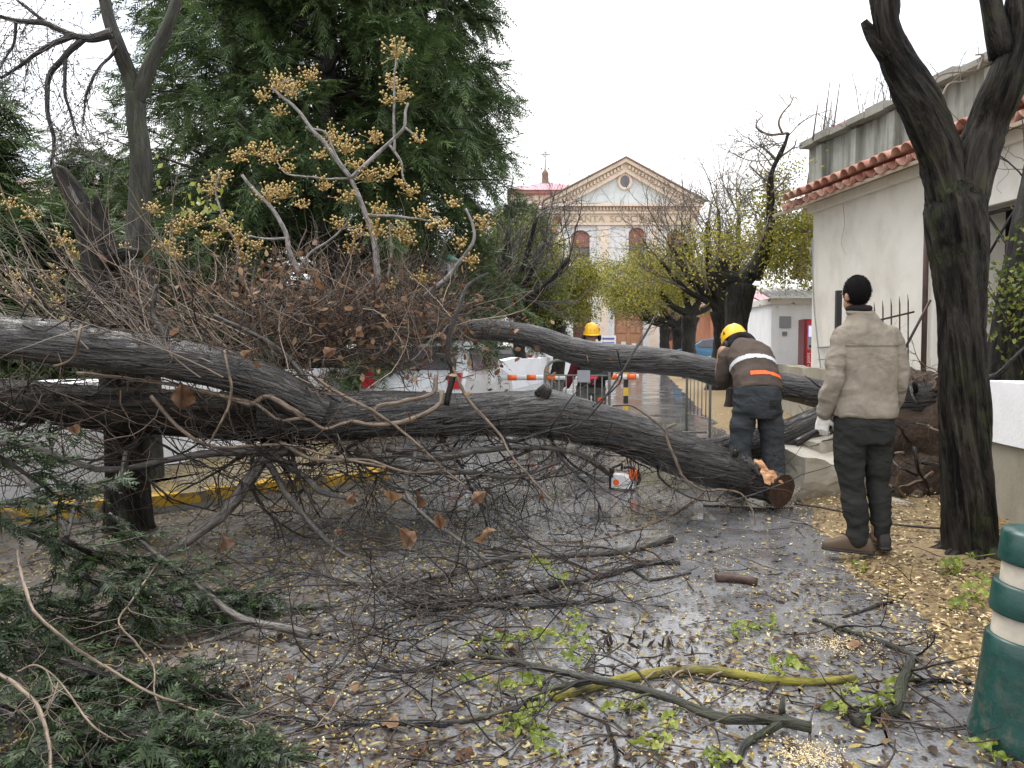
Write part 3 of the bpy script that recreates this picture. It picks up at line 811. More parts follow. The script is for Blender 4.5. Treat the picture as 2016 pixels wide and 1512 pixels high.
# far houses beyond the street trees
def far_house(name, label, x0, x1, y, h, depth, wallm, roofm, wins):
    t = thing(name, label, 'house', (x0, y, 0)); w = x1 - x0
    holes = [(a, a + .9, z, z + 1.3) for a, z in wins]
    mb = MB(); wall_grid(mb, w, h, holes, .3); mb.box((0, .3, 0), (.3, depth, h - .01)); mb.box((w - .3, .3, 0), (w, depth, h - .01)); mb.box((.3, depth - .3, 0), (w - .3, depth - .002, h - .02)); mb.build('wall', wallm, t, False)
    mb = MB(); mb.add([(-.3, -.3, h), (w + .3, -.3, h), (w + .3, depth + .3, h), (-.3, depth + .3, h), (w * .2, depth / 2, h + 1.8), (w * .8, depth / 2, h + 1.8)], f4=[(0, 1, 5, 4), (2, 3, 4, 5), (3, 2, 1, 0)], f3=[(1, 2, 5), (3, 0, 4)]); mb.build('roof', roofm, t, False)
    for a, z in wins:
        wn = MB().box((a, .15, z), (a + .9, .19, z + 1.3)).build('window', M['glass_dark'], t, False)
        MB().box((a + .42, .13, z), (a + .48, .148, z + 1.3)).build('mullion', M['white_paint'], wn, False)
    return t
far_house('brick_house', 'reddish brick house seen between the street tree trunks', 13.5, 24, 52, 4.4, 8, M['brick'], M['roof_red'], [(1.5, 1.8), (4.5, 1.8), (7.5, 1.8)])
far_house('pale_house', 'pale beige house behind the broken stump and park trees', -27, -11.5, 30, 7.2, 9, M['cream'], M['roof_brown'], [(2, 1.5), (5.5, 1.5), (9, 1.5), (12.5, 1.5), (2, 4.6), (5.5, 4.6), (9, 4.6), (12.5, 4.6)])

# ------------------------------------------------------------------ church at the end of the street
CY = 65.0
def cx(px): return (px - 1008) / FPX * CY
def cz(py): return CAM_Z + (HORIZON - py) / FPX * CY
church = thing('church', 'cream and white church facade with triangular pediment closing the street', 'church')
x0, x1 = cx(1085), cx(1366); W = x1 - x0; zt = cz(408)
T3 = Matrix.Translation((x0, CY, 0))
holes_px = {'win_l': (1123, 1160, 455, 527), 'win_c': (1236, 1268, 450, 520), 'win_r': (1310, 1345, 455, 527), 'door_l': (1128, 1164, 592, 700), 'door_c': (1209, 1266, 582, 700), 'door_r': (1308, 1344, 592, 700)}
holes = {}
for nme, (a, b, c_, d) in holes_px.items():
    holes[nme] = (cx(a) - x0, cx(b) - x0, 0.12 if 'door' in nme else cz(d), cz(c_))
mb = MB(); wall_grid(mb, W, zt, list(holes.values()), .6, T=T3)
mb.box((x0, CY + .6, 0), (x0 + .6, CY + 24, zt - .02)); mb.box((x1 - .6, CY + .6, 0), (x1, CY + 24, zt - .02))
mb.build('wall', M['church_white'], church, False)
def arch_fill(hole, name, parent):
    """spandrels that turn a rectangular opening into an arch"""
    a, b, z0_, z1_ = hole; r = (b - a) / 2; rise = r * .75; zc = z1_ - rise; mb = MB(); c0 = (a + b) / 2
    for sg in (-1, 1):
        th_ = np.linspace(0, math.pi / 2, 8); q = [(c0 + sg * r * math.cos(t_), zc + rise * math.sin(t_)) for t_ in th_]
        corner = (c0 + sg * r, z1_)
        for u_ in range(7):
            tri = [corner, q[u_], q[u_ + 1]]
            mb.prism([(x0 + p_[0], CY - .003, p_[1]) for p_ in tri], (0, .5, 0))
    return mb.build(name, M['church_white'], parent, False)
for nme, h_ in holes.items():
    arch_fill(h_, 'arch_spandrel', church)
    a, b, z0_, z1_ = h_
    if 'door' in nme:
        d_ = MB().box((x0 + a + .02, CY + .35, .12), (x0 + b - .02, CY + .45, z1_), ).build('door', M['wood_door' if nme == 'door_c' else 'wood_dark'], church, False)
        nl = 2; w_ = (b - a) / nl; zd = z1_ - (1.15 if nme == 'door_c' else .2)
        for l_ in range(nl):
            for pz0, pz1 in ((.5, 1.5), (1.7, 2.6), (2.8, zd - .25)):
                MB().box((x0 + a + w_ * l_ + .2, CY + .29, pz0), (x0 + a + w_ * (l_ + 1) - .2, CY + .348, pz1)).build('panel', M['wood_door' if nme == 'door_c' else 'wood_dark'], d_, False)
        if nme == 'door_c':
            MB().box((x0 + a + .03, CY + .24, zd - .1), (x0 + b - .03, CY + .34, zd + .08)).build('transom', M['trim'], d_, False)
            MB().box((x0 + a + .06, CY + .3, zd + .1), (x0 + b - .06, CY + .347, z1_ - .1)).build('fanlight', M['glass_dark'], d_, False)
            MB().box((x0 + a + w_ - .62, CY + .26, 1.45), (x0 + a + w_ - .2, CY + .285, 2.05)).build('paper_notice', M['church_white'], d_, False)
            MB().box((x0 + a + w_ + .3, CY + .26, 1.3), (x0 + a + w_ + .66, CY + .285, 1.9)).build('paper_notice', M['white_paint'], d_, False)
    else:
        w_ = MB().box((x0 + a, CY + .3, z0_), (x0 + b, CY + .35, z1_)).build('window', M['glass_dark'], church, False)
        zz = z0_ + (z1_ - z0_) * .56
        MB().box((x0 + a, CY + .24, zz), (x0 + b, CY + .29, z1_)).build('blind_panel', M['shutter_pink'], w_, False)
        for f_ in (0, .5, 1):
            xx = x0 + a + (b - a) * f_; MB().box((xx - .05, CY + .22, z0_), (xx + .05, CY + .295, zz)).build('mullion', M['wood_dark'], w_, False)
        for f_ in (.02, .33, .66, .98):
            z_ = z0_ + (zz - z0_) * f_; MB().box((x0 + a, CY + .215, z_ - .05), (x0 + b, CY + .298, z_ + .05)).build('glazing_bar', M['wood_dark'], w_, False)
        MB().box((x0 + a - .2, CY - .15, z0_ - .2), (x0 + b + .2, CY - .004, z0_ - .03)).build('sill', M['trim'], w_, False)
for px0, px1 in ((1087, 1108), (1174, 1200), (1273, 1298), (1346, 1365)):
    p_ = MB().box((cx(px0), CY - .14, .1), (cx(px1), CY - .005, cz(444))).build('pilaster', M['church_white'], church, False)
    MB().box((cx(px0 + 4), CY - .2, .6), (cx(px1 - 4), CY - .141, cz(452))).build('pilaster_panel', M['cream'], p_, False)
    MB().box((cx(px0) - .12, CY - .26, .1), (cx(px1) + .12, CY - .205, 1.1)).build('plinth', M['cream'], p_, False)
mb = MB(); mb.box((cx(1080), CY - .16, cz(443)), (cx(1370), CY - .01, cz(424))); mb.build('frieze', M['trim'], church, False)
for z_a, z_b, dep in ((443.5, 446, .3), (421, 424, .3), (411, 421, .22), (405, 411, .62)):
    MB().box((cx(1080) - dep * .6, CY - dep, cz(z_b)), (cx(1370) + dep * .6, CY - .011, cz(z_a) - .004)).build('cornice', M['cream'], church, False)
for a in range(46):
    xx = cx(1082) + a * .278
    MB().box((xx, CY - .42, cz(418)), (xx + .15, CY - .221, cz(411.6))).build('dentil', M['trim'], church, False)
text_('frieze_lettering', 'CSANTA', (cx(1112), CY - .17, cz(440)), (R(90), 0, 0), .78, M['trim_text'], church, .02, sx=1.1)
text_('frieze_lettering', 'SOGORNRE', (cx(1198), CY - .17, cz(440)), (R(90), 0, 0), .78, M['trim_text'], church, .02, sx=1.1)
apx = cx(1228); apz = cz(322); pz = cz(405)
xl, xr = cx(1078), cx(1372)
mb = MB(); mb.prism([(xl + .6, CY + .1, pz - .1), (xr - .6, CY + .1, pz - .1), (apx, CY + .1, apz - .35)], (0, .5, 0)); mb.build('tympanum', M['church_blue'], church, False)
def rake(xa, za, xb, zb, th, y0_, y1_, name, mat):
    mb = MB(); mb.prism([(xa, y0_, za), (xb, y0_, zb), (xb, y0_, zb - th), (xa, y0_, za - th)], (0, y1_ - y0_, 0)); mb.build(name, mat, church, False)
for sx_, xe in ((-1, xl), (1, xr)):
    rake(xe - sx_ * 0.0, pz + .02, apx, apz - .02, .95, CY - .28, CY + .09, 'raking_band', M['cream'])
    rake(xe + sx_ * .35, pz + .12, apx, apz + .12, .32, CY - .62, CY + .62, 'raking_cornice', M['trim'])
    rake(xe + sx_ * .45, pz + .27, apx, apz + .27, .14, CY - .7, CY + 24, 'roof_slope', M['roof_brown'])
    for a in range(22):
        f_ = (a + .8) / 23; xx = xe + (apx - xe) * f_; zz = pz + (apz - pz) * f_
        MB().box((xx - .09, CY - .5, zz - .56), (xx + .09, CY - .281, zz - .3)).build('dentil', M['trim'], church, False)
oc = (cx(1228), CY + .09, cz(361))
th_ = np.linspace(0, 2 * math.pi, 24, endpoint=False)
MB().prism([(oc[0] + .42 * math.cos(a), CY + .03, oc[2] + .52 * math.sin(a)) for a in th_], (0, .06, 0)).build('oculus', M['glass_dark'], church, False)
mb = MB(); mb.tube([(oc[0] + .52 * math.cos(a), CY + .05, oc[2] + .62 * math.sin(a)) for a in np.append(th_, [0, .01])], .14, 8, cap=False); mb.build('oculus_moulding', M['cream'], church)
# patches where the render has fallen off the brick
patch = MB()
pp = [(cx(1300), 1.0), (cx(1306), .3), (cx(1345), .2), (cx(1348), 1.7), (cx(1338), 2.4), (cx(1318), 2.1), (cx(1304), 2.6)]
cc = np.mean(np.array(pp), 0)
patch.add([(a, CY - .012, b) for a, b in pp] + [(cc[0], CY - .012, cc[1])], f3=[(i_, (i_ + 1) % 7, 7) for i_ in range(7)]); patch.build('bare_brick_patch', M['brick'], church, False)
patch = MB(); pp = [(cx(1087), cz(428)), (cx(1087), cz(470)), (cx(1093), cz(465)), (cx(1094), cz(446)), (cx(1103), cz(436)), (cx(1104), cz(428))]; cc = np.mean(np.array(pp), 0)
patch.add([(a, CY - .212, b) for a, b in pp] + [(cc[0], CY - .212, cc[1])], f3=[(i_, (i_ + 1) % 6, 6) for i_ in range(6)]); patch.build('bare_brick_patch', M['brick'], church, False)
# hipped wing with lantern and cross
by = 74.0
def bx_(px): return (px - 1008) / FPX * by
def bz_(py): return CAM_Z + (HORIZON - py) / FPX * by
wing = MB(); wing.box((bx_(1003), by, 0), (bx_(1190), by + 9, bz_(384))); wing.build('side_wing', M['cream'], church, False)
MB().box((bx_(1000), by - .4, bz_(386)), (bx_(1193), by + 9.4, bz_(379))).build('wing_eaves', M['shutter_pink'], church, False)
mb = MB(); ez = bz_(379); ridge = bz_(346)
mb.add([(bx_(999), by - .5, ez), (bx_(1194), by - .5, ez), (bx_(1194), by + 9.5, ez), (bx_(999), by + 9.5, ez), (bx_(1066), by + 4, ridge), (bx_(1086), by + 4, ridge)], f4=[(0, 1, 5, 4), (2, 3, 4, 5), (3, 2, 1, 0)], f3=[(1, 2, 5), (3, 0, 4)]); mb.build('hipped_roof', M['roof_red'], church, False)
mb = MB(); mb.add([(bx_(1028), by - 5, bz_(432)), (bx_(1100), by - 5, bz_(432)), (bx_(1100), by, bz_(405)), (bx_(1028), by, bz_(405))], f4=[(0, 1, 2, 3)]); mb.build('lower_roof', M['roof_red'], church, False)
MB().box((bx_(1028), by - 4.8, 0), (bx_(1100), by - .1, bz_(433))).build('lower_wing', M['church_white'], church, False)
lan = MB(); lc = (bx_(1076), by + 4, ridge - .2); lan.lathe([(.45, 0), (.36, .35), (.3, .9), (.36, 1.0), (.3, 1.25), (.12, 1.5), (.0, 1.6)], 10, lc); lan.build('lantern', M['roof_brown'], church)
cr_ = MB(); z0_ = ridge + 1.3
cr_.tube([(lc[0], lc[1], z0_), (lc[0], lc[1], z0_ + 2.0)], .07, 6); cr_.tube([(lc[0] - .5, lc[1], z0_ + 1.55), (lc[0] + .5, lc[1], z0_ + 1.55)], .06, 6)
cr_.tube([(lc[0] + .22 * math.cos(a), lc[1], z0_ + 1.55 + .22 * math.sin(a)) for a in np.linspace(0, 2 * math.pi, 13)], .045, 5, cap=False); cr_.build('cross', M['steel'], church)
for dx in (-.35, .35):
    MB().ellipsoid((lc[0] + dx, lc[1], z0_ + .1), (.1, .1, .1), 8, 6).build('finial', M['roof_brown'], church)
# board with blue direction lines in front of the church
sgn = thing('notice_board', 'white notice board with blue arrows beside the church door', 'sign', (cx(1179), CY - 1.5, 0))
MB().box((0, 0, .5), (1.25, .06, 2.55)).build('panel', M['white_paint'], sgn, False)
for q in (.1, 1.1): MB().box((q, .061, 0), (q + .06, .11, 2.5)).build('leg', M['steel'], sgn, False)
k = NT('blue_print', .6); k.color((.12, .14, .4, 1)); M['blue_print'] = k.m
for (z_, dirn, hh_) in ((2.2, -1, .16), (1.9, -1, .09), (1.65, 1, .09)):
    b_ = MB(); b_.box((.2, -.012, z_), (1.1, -.004, z_ + hh_)); xe = .2 if dirn < 0 else 1.1
    b_.prism([(xe, -.012, z_ - .07), (xe + dirn * .14, -.012, z_ + hh_ / 2), (xe, -.012, z_ + hh_ + .07)], (0, .006, 0)); b_.build('printed_arrow', M['blue_print'], sgn, False)
for z_ in (1.3, 1.1, .9): MB().box((.2, -.01, z_), (1.05, -.004, z_ + .06)).build('printed_line', M['plastic_grey'], sgn, False)

# ------------------------------------------------------------------ trees
def ridge_disp(amp, lump, fx=14, fz=1.6, seed=0):
    def d(b, r):
        rr = np.maximum(np.linalg.norm(b[:, :2], axis=1), 1e-4)
        q = np.stack([b[:, 0] / rr * r * fx, b[:, 1] / rr * r * fx, b[:, 2] * fz], 1)
        w = np.stack([b[:, 0] * 3, b[:, 1] * 3, b[:, 2] * 2.0], 1)
        q[:, :2] += .6 * vnoise(w, seed + 3)[:, None]
        ridge = 1 - np.abs(vnoise(q, seed)) * 2
        return amp * ridge + lump * fbm(w, seed + 7)
    return d
def path(pts, n):
    """pts rows (px, py, depth, radius m) -> positions and radii"""
    a = np.array([(*P(p[0], p[1], p[2]), p[3]) for p in pts])
    c = cr(a, n)
    return c[:, :3], np.maximum(c[:, 3], .0015)
def trunk(name, pts, n, segs, mat, parent, amp, lump, seed=0, fx=14, fz=1.6, cap=True):
    p, r = path(pts, n)
    mb = MB(); mb.tube(p, r, segs, cap, disp=ridge_disp(amp, lump, fx, fz, seed))
    return mb.build(name, mat, parent), p, r
def walk(S, D, L, k, curv, grav=0.0, up=0.0, seed=None):
    """n random-walk polylines (n,k,3)"""
    n = len(S); out = np.zeros((n, k, 3)); out[:, 0] = S; d = norm(D)
    st = (np.broadcast_to(L, (n,)) / (k - 1))[:, None]
    bend = rng.normal(size=(n, 3)) * curv * .5
    for i_ in range(1, k):
        d = norm(d + bend + rng.normal(size=(n, 3)) * curv + np.array((0, 0, up - grav)))
        out[:, i_] = out[:, i_ - 1] + d * st
    return out
def spawn(Pn, m, ang, L, t0=.25, t1=1.0):
    """m child starts per polyline"""
    n, k, _ = Pn.shape
    t = t0 + (t1 - t0) * rng.random((n, m)); f = t * (k - 1) * .999; i_ = f.astype(int); u = (f - i_)[..., None]
    ar = np.arange(n)[:, None]
    S = Pn[ar, i_] * (1 - u) + Pn[ar, np.minimum(i_ + 1, k - 1)] * u
    tg = norm(Pn[ar, np.minimum(i_ + 1, k - 1)] - Pn[ar, i_])
    pr = norm(np.cross(tg, rng.normal(size=tg.shape)))
    a = ang * (.6 + .8 * rng.random((n, m)))[..., None]
    return S.reshape(-1, 3), norm(tg * np.cos(a) + pr * np.sin(a)).reshape(-1, 3), t.reshape(-1)
def brush(mb, S, D, L, r, levels, sides=4, k=7, curv=.12, up=.03, grav=0.0, mi=0, tint=None):
    """hierarchical twigs. levels: list of (children, length ratio, angle). returns tip polylines"""
    S, D = np.atleast_2d(S), np.atleast_2d(D); L = np.broadcast_to(L, (len(S),)); r = np.broadcast_to(r, (len(S),))
    allp = []
    for lv in range(len(levels) + 1):
        Pn = walk(S, D, L, k, curv, grav, up)
        Rn = r[:, None] * np.linspace(1, .45 if lv < len(levels) else .25, k)[None]
        mb.tubes(Pn, Rn, max(3, sides - lv), mi, tint)
        allp.append(Pn)
        if lv < len(levels):
            m, ratio, ang = levels[lv]
            S, D, t = spawn(Pn, m, ang, L)
            L = np.repeat(L, m) * ratio * (.6 + .7 * rng.random(len(S))); r = np.maximum(np.repeat(r, m) * (.62 - .2 * t), .0016)
    return allp
def on_lines(Pn, m, t0=0.3):
    S, D, t = spawn(Pn, m, .9, 1, t0)
    return S, D

# --- foreground forked tree on the right
tree = thing('street_tree', 'thick forked black trunk of the near street tree at the right edge', 'tree')
d = 4.6
fork = P(1868, 330, d)
_t, tp, tr = trunk('trunk', [(1914, 1130, d, .18), (1910, 1090, d, .15), (1905, 980, d, .134), (1898, 800, d, .127), (1893, 650, d, .125), (1889, 540, d, .132), (1882, 450, d, .15), (1878, 400, d, .148), (1874, 360, d, .1)], 230, 110, M['bark_tree'], tree, .016, .02, 1, 44, 3.0)
l1, p1, r1 = trunk('limb', [(1884, 520, d, .1), (1872, 420, d, .112), (1850, 310, d, .112), (1815, 210, d - .05, .106), (1772, 130, d - .05, .096), (1745, 60, d - .1, .084), (1742, 0, d - .1, .085), (1735, -90, d - .1, .072), (1728, -220, d - .1, .06)], 150, 72, M['bark_tree'], tree, .014, .034, 5, 46, 3.4)
l2, p2, r2 = trunk('limb', [(1892, 520, d, .1), (1896, 420, d, .11), (1915, 330, d, .112), (1945, 240, d, .106), (1980, 160, d - .1, .102), (2005, 80, d - .1, .098), (2012, 0, d - .1, .085), (2040, -120, d - .1, .076)], 150, 72, M['bark_tree'], tree, .014, .03, 9, 46, 3.4)
mb = MB()
for a in range(9):
    f_ = a / 9; mb.tube(cr([P(1922, 1065 + 6 * math.sin(a), d), P(1922, 1085, d) + np.array((.17 * math.cos(f_ * 6.28), .17 * math.sin(f_ * 6.28), -.02)), P(1922, 1100, d) + np.array((.42 * math.cos(f_ * 6.28), .42 * math.sin(f_ * 6.28), -.06))], 8), np.linspace(.09, .03, 8), 8)
mb.build('root_flare', M['bark_tree'], tree)
MB().tube(cr([P(1750, 105, d - .08), P(1722, 75, d - .08), P(1700, 42, d - .08)], 6), np.array([.06, .05, .042, .036, .03, .022]), 10, disp=ridge_disp(.006, .01)).build('broken_stub', M['bark_tree'], tree)
MB().tube(cr([P(1975, 110, d - .1), P(1958, 40, d - .1), P(1945, -20, d - .1)], 10), np.linspace(.06, .045, 10), 14, disp=ridge_disp(.01, .015)).build('branch', M['bark_tree'], tree)
mb = MB()
S0 = np.array([p1[-12], p2[-8]]); brush(mb, np.repeat(S0, 3, 0), rng.normal(size=(6, 3)) * .5 + np.array((0, 0, 1)), 1.2, .015, [(5, .6, .6)], 4)
mb.build('twigs', M['twig_dark'], tree, True, 'stuff')

# --- pollarded street trees and their brushes of branches
def leaves_on(Pn, m, size, mat, name, parent, spread=.12, tlo=0.0, thi=1.0, droop=.3):
    S, D = on_lines(Pn, m, .15)
    S = S + rng.normal(size=S.shape) * spread
    mb = MB(); D = D + np.array((0, 0, -droop)) + rng.normal(size=D.shape) * .5
    mb.leaves(S, D, size * (.6 + .8 * rng.random(len(S))), size * .45, .2, tint=tlo + (thi - tlo) * rng.random(len(S)))
    return mb.build(name, mat, parent)
def pollard(label, px, d, rad, zfork, limbs, twig_levels, twig_L, leaf=None, group='pollarded street trees along the right wall', base_z=0.0, seed=0, twig_mat='twig_far'):
    base = P(px, 700, d); base[2] = base_z
    t = thing('street_tree', label, 'tree', (base[0], base[1], 0), 0, group)
    mb = MB(); nn = 26
    zz = np.linspace(base_z - .05, zfork, nn); pts = np.stack([.08 * np.sin(zz * 1.7 + seed), .06 * np.cos(zz * 1.3 + seed), zz], 1)
    pts[:, :2] -= pts[0, :2]
    rr = rad * (1 + .35 * np.exp(-(zz - base_z) * 4) + .25 * np.exp(-((zz - zfork) / .35) ** 2) - .12 * zz / zfork)
    mb.tube(pts, rr, 24, disp=ridge_disp(.03, .05, 12, 1.5, seed)); mb.build('trunk', M['bark_street'], t)
    top = pts[-1]; ends = []
    for (dx, dy, dz, r0, r1_) in limbs:
        mb = MB(); e = top + np.array((dx, dy, dz)); mid = top + np.array((dx * .6, dy * .6, dz * .38)) + rng.normal(size=3) * .08
        q = cr([top - (0, 0, .25), top + np.array((dx, dy, dz)) * .12, mid, e], 16)
        mb.tube(q, np.linspace(r0, r1_, 16), 10, disp=ridge_disp(.012, .02, 14, 2, seed + 3)); mb.build('limb', M['bark_street'], t)
        ends.append(q)
    mb = MB(); tips = []
    for q in ends:
        for f_ in (7, 9, 11, 13, 15):
            dr = norm(q[f_] - q[f_ - 2])
            tips += brush(mb, np.repeat(q[f_][None], 2, 0), dr + rng.normal(size=(2, 3)) * .45 + np.array((0, 0, .25)), twig_L * (.7 + .5 * rng.random(2)), .02 * twig_L / 1.6, twig_levels, 4, 7, .14, .05)[1:]
    mb.build('branches', M[twig_mat], t, True, 'stuff')
    if leaf:
        m_, size, mat, lo, hi = leaf
        mbs = np.concatenate([x for x in tips if x.shape[1] == 7])
        sel = mbs[rng.random(len(mbs)) < .8]
        sel = sel[(sel[:, -1, 2] < zfork + hi) & (sel[:, -1, 2] > zfork + (.9 if d > 40 else -.2))]
        leaves_on(sel, m_, size, M[mat], 'foliage', t, .22, lo, 1.0)
    return t, ends
LV = [(5, .55, .75), (5, .6, .7)]
# nearest of the row: a dark knobbly fork, one long snaking limb
t1, _ = pollard('dark knobbly street tree with one long snaking limb, behind the bending worker', 1462, 17.0, .27, 2.75, [(-.42, .1, .55, .2, .17), (.5, -.1, .75, .22, .16)], [(4, .5, .8), (3, .6, .8)], .8, (5, .09, 'street_leaf', .15, 2.2), seed=2)
tpos = np.array(t1.location)
def loc(px, py, d_): return P(px, py, d_) - tpos
q = cr([loc(1480, 545, 17), loc(1500, 505, 17), loc(1515, 455, 16.9), loc(1517, 400, 16.9), loc(1517, 350, 16.8), loc(1530, 315, 16.8), loc(1545, 285, 16.8), loc(1552, 262, 16.8)], 60)
MB().tube(q, np.concatenate([np.linspace(.2, .085, 24), np.linspace(.085, .035, 36)]), 12, disp=ridge_disp(.012, .03, 14, 2)).build('limb', M['bark_street'], t1)
mb = MB()
for pl in ([(1552, 262), (1515, 265), (1490, 252), (1492, 238), (1502, 228)], [(1540, 262), (1533, 242), (1541, 222), (1556, 205), (1562, 190)], [(1535, 310), (1562, 290), (1568, 275)], [(1532, 318), (1512, 298), (1495, 285)], [(1517, 360), (1495, 345), (1475, 325)], [(1517, 380), (1540, 360), (1552, 340)]):
    qq = cr([loc(a, b, 16.8) for a, b in pl], 14); mb.tube(qq, np.linspace(.03, .012, 14), 6)
    brush(mb, qq[5::2], rng.normal(size=(5, 3)) * .7 + np.array((0, 0, .5)), .45, .01, [(4, .6, .8), (3, .6, .8)], 3, 6, .25)
tips = []
for f_ in range(8, 58, 3):
    tips += brush(mb, q[f_][None], rng.normal(size=(1, 3)) * np.array((1, .8, .5)) + np.array((0, 0, .2)), 1.15, .016, [(6, .5, .8), (5, .6, .8)], 4, 7, .16)[1:]
mb.build('branches', M['twig_far'], t1, True, 'stuff')
tips = np.concatenate([x for x in tips]); tips = tips[tips[:, 0, 2] < 4.6]
leaves_on(tips, 3, .09, M['street_leaf'], 'foliage', t1, .2, .1, .9)
# low hanging yellow-green crown in front of the old building
mb = MB(); S0 = np.array([loc(1560, 440, 17.5), loc(1580, 470, 17.3), loc(1540, 500, 17), loc(1550, 400, 17.8), loc(1490, 450, 17.5), loc(1580, 510, 17), loc(1525, 540, 17.2), loc(1560, 530, 17), loc(1585, 430, 17.6), loc(1545, 465, 17), loc(1500, 500, 17.4)])
tp_ = brush(mb, S0, rng.normal(size=(11, 3)), .75, .012, [(6, .6, .9), (5, .6, .9)], 3, 6, .2); mb.build('branches', M['twig_far'], t1, True, 'stuff')
leaves_on(np.concatenate(tp_[1:]), 18, .085, M['street_leaf'], 'foliage', t1, .16, .05, .95, .7)

pollard('street tree with straight trunk and wide bare brush right of the church door', 1410, 24.0, .25, 2.55, [(-1.5, .2, 2.0, .17, .08), (-.5, -.4, 2.7, .16, .07), (.4, .4, 2.6, .15, .07), (1.2, -.2, 1.9, .15, .07), (-1.0, .8, 2.4, .12, .06), (.6, .1, 3.0, .13, .06), (-1.9, -.2, 1.5, .12, .06), (.0, .3, 3.2, .11, .05)], [(6, .55, .75), (6, .6, .7)], 1.9, (4, .1, 'street_leaf', .2, 2.4), seed=5)
pollard('third street tree along the right wall, yellow green crown before the church', 1362, 34.0, .32, 2.8, [(-1.4, .2, 1.2, .2, .1), (-.4, .3, 1.8, .2, .1), (.5, -.3, 1.7, .2, .1), (1.3, .3, 1.1, .17, .1)], LV, 1.6, (13, .12, 'street_leaf', .05, 2.6), seed=8)
pollard('fourth street tree along the right wall, leafy crown over the church door', 1330, 43.0, .33, 2.6, [(-2.2, -.2, 1.3, .22, .1), (-1.2, .3, 2.0, .2, .1), (.5, -.3, 1.9, .2, .1), (-3.0, .3, 2.0, .17, .1)], LV, 1.9, (16, .14, 'street_leaf', .0, 4.2), seed=11)
pollard('farthest street tree along the right wall, green crown hiding the facade', 1312, 52.0, .34, 2.8, [(-2.2, .2, 1.6, .2, .1), (-.6, .3, 2.6, .2, .1), (.8, -.3, 2.2, .2, .1), (-3.0, .2, 2.6, .2, .1), (-1.6, -.4, 3.2, .2, .1)], LV, 2.1, (16, .16, 'street_leaf_green', .2, 5.5), seed=14)
GL = 'trees along the left side of the street'
pollard('bare dark street tree with spreading branches in front of the red roof', 976, 21.0, .17, 2.3, [(.5, .2, 1.5, .12, .06), (1.4, .3, 1.9, .11, .05), (-.3, -.2, 1.9, .12, .06), (-.9, .2, 1.4, .11, .06), (2.1, -.2, 1.5, .1, .05), (.4, .3, 2.3, .1, .05), (1.2, -.2, 2.6, .09, .05)], LV, 1.7, None, group=GL, seed=21, twig_mat='twig_grey')
pollard('leafy yellow green street tree left of the church arch', 1096, 33.0, .25, 2.5, [(-1.3, .2, 1.2, .15, .08), (-.4, .3, 2.0, .15, .08), (.5, -.3, 1.7, .15, .08), (.7, .3, .9, .12, .07), (-1.6, .1, 1.6, .12, .07), (-1.0, -.2, 2.2, .12, .07)], LV, 1.2, (22, .12, 'street_leaf', .0, 6.5), group=GL, seed=24)
pollard('dark green street tree beside the white wall, behind the second log', 1030, 29.0, .22, 2.4, [(-.9, .2, 1.2, .15, .08), (-.2, .3, 1.9, .15, .08), (.6, -.3, 1.3, .15, .08), (-1.6, .1, 1.8, .12, .07), (.2, .2, 2.6, .12, .06)], LV, 1.3, (20, .12, 'street_leaf_green', .0, 5.0), group=GL, seed=27)

# --- mossy forked tree and the snapped stump on the left
bt = thing('mossy_tree', 'slim mossy tree forking high, in front of the big conifer at left', 'tree')
d = 7.0
trunk('trunk', [(296, 975, d, .13), (288, 800, d, .125), (283, 650, d, .12), (272, 540, d, .115), (274, 430, d, .1), (278, 320, d, .095), (270, 250, d, .09), (266, 185, d, .09)], 90, 32, M['bark_moss'], bt, .01, .025, 31)
trunk('limb', [(270, 205, d, .07), (255, 150, d, .065), (235, 95, d - .1, .06), (213, 30, d - .1, .055), (200, -40, d - .1, .05)], 40, 20, M['bark_moss'], bt, .006, .01, 33)
trunk('limb', [(266, 205, d, .07), (290, 140, d, .06), (320, 75, d, .055), (342, 20, d, .05), (360, -50, d, .045)], 40, 20, M['bark_moss'], bt, .006, .01, 35)
mb = MB(); pls = []
for pl, r0 in (([(222, 66), (180, 70), (140, 66), (90, 45), (40, 40), (-30, 25)], .045), ([(160, 72), (125, 110), (95, 160), (92, 220), (105, 280), (100, 330)], .03), ([(140, 68), (90, 90), (50, 120), (0, 150)], .028), ([(100, 50), (60, 20), (20, -10)], .02), ([(125, 112), (128, 180), (140, 240), (150, 270)], .018), ([(235, 95), (200, 130), (170, 190), (160, 250)], .016), ([(30, 40), (20, 90), (0, 130)], .015)):
    qq = cr([P(a, b, 6.7) for a, b in pl], 24); qq += .03 * np.stack([fbm(qq * 3, s_) for s_ in (1, 2, 3)], 1); mb.tube(qq, np.linspace(r0, r0 * .4, 24), 7); pls.append(qq[::1][:24])
mb.build('bare_limbs', M['bark_wet'], bt)
mb = MB(); PL = np.stack(pls)
S, D, _ = spawn(PL, 20, .9, 1, .15); tw = brush(mb, S, D + np.array((0, 0, -.2)), .45, .0042, [(4, .55, .8)], 3, 6, .22, 0, .06); mb.build('twigs', M['twig_grey'], bt, True, 'stuff')
sel = np.concatenate(tw[1:]); leaves_on(sel, 3, .028, M['twig_grey'], 'seed_heads', bt, .03)
st = thing('broken_stump', 'snapped dark trunk leaning left with a splintered top, beside the kerb', 'stump')
d = 5.5
trunk('trunk', [(258, 1065, d, .21), (256, 1030, d, .175), (253, 960, d, .15), (250, 850, d, .142), (243, 740, d, .15), (235, 640, d, .165), (222, 570, d, .16), (203, 510, d, .135), (180, 450, d, .1), (160, 410, d, .08)], 110, 44, M['bark_tree'], st, .012, .03, 41)
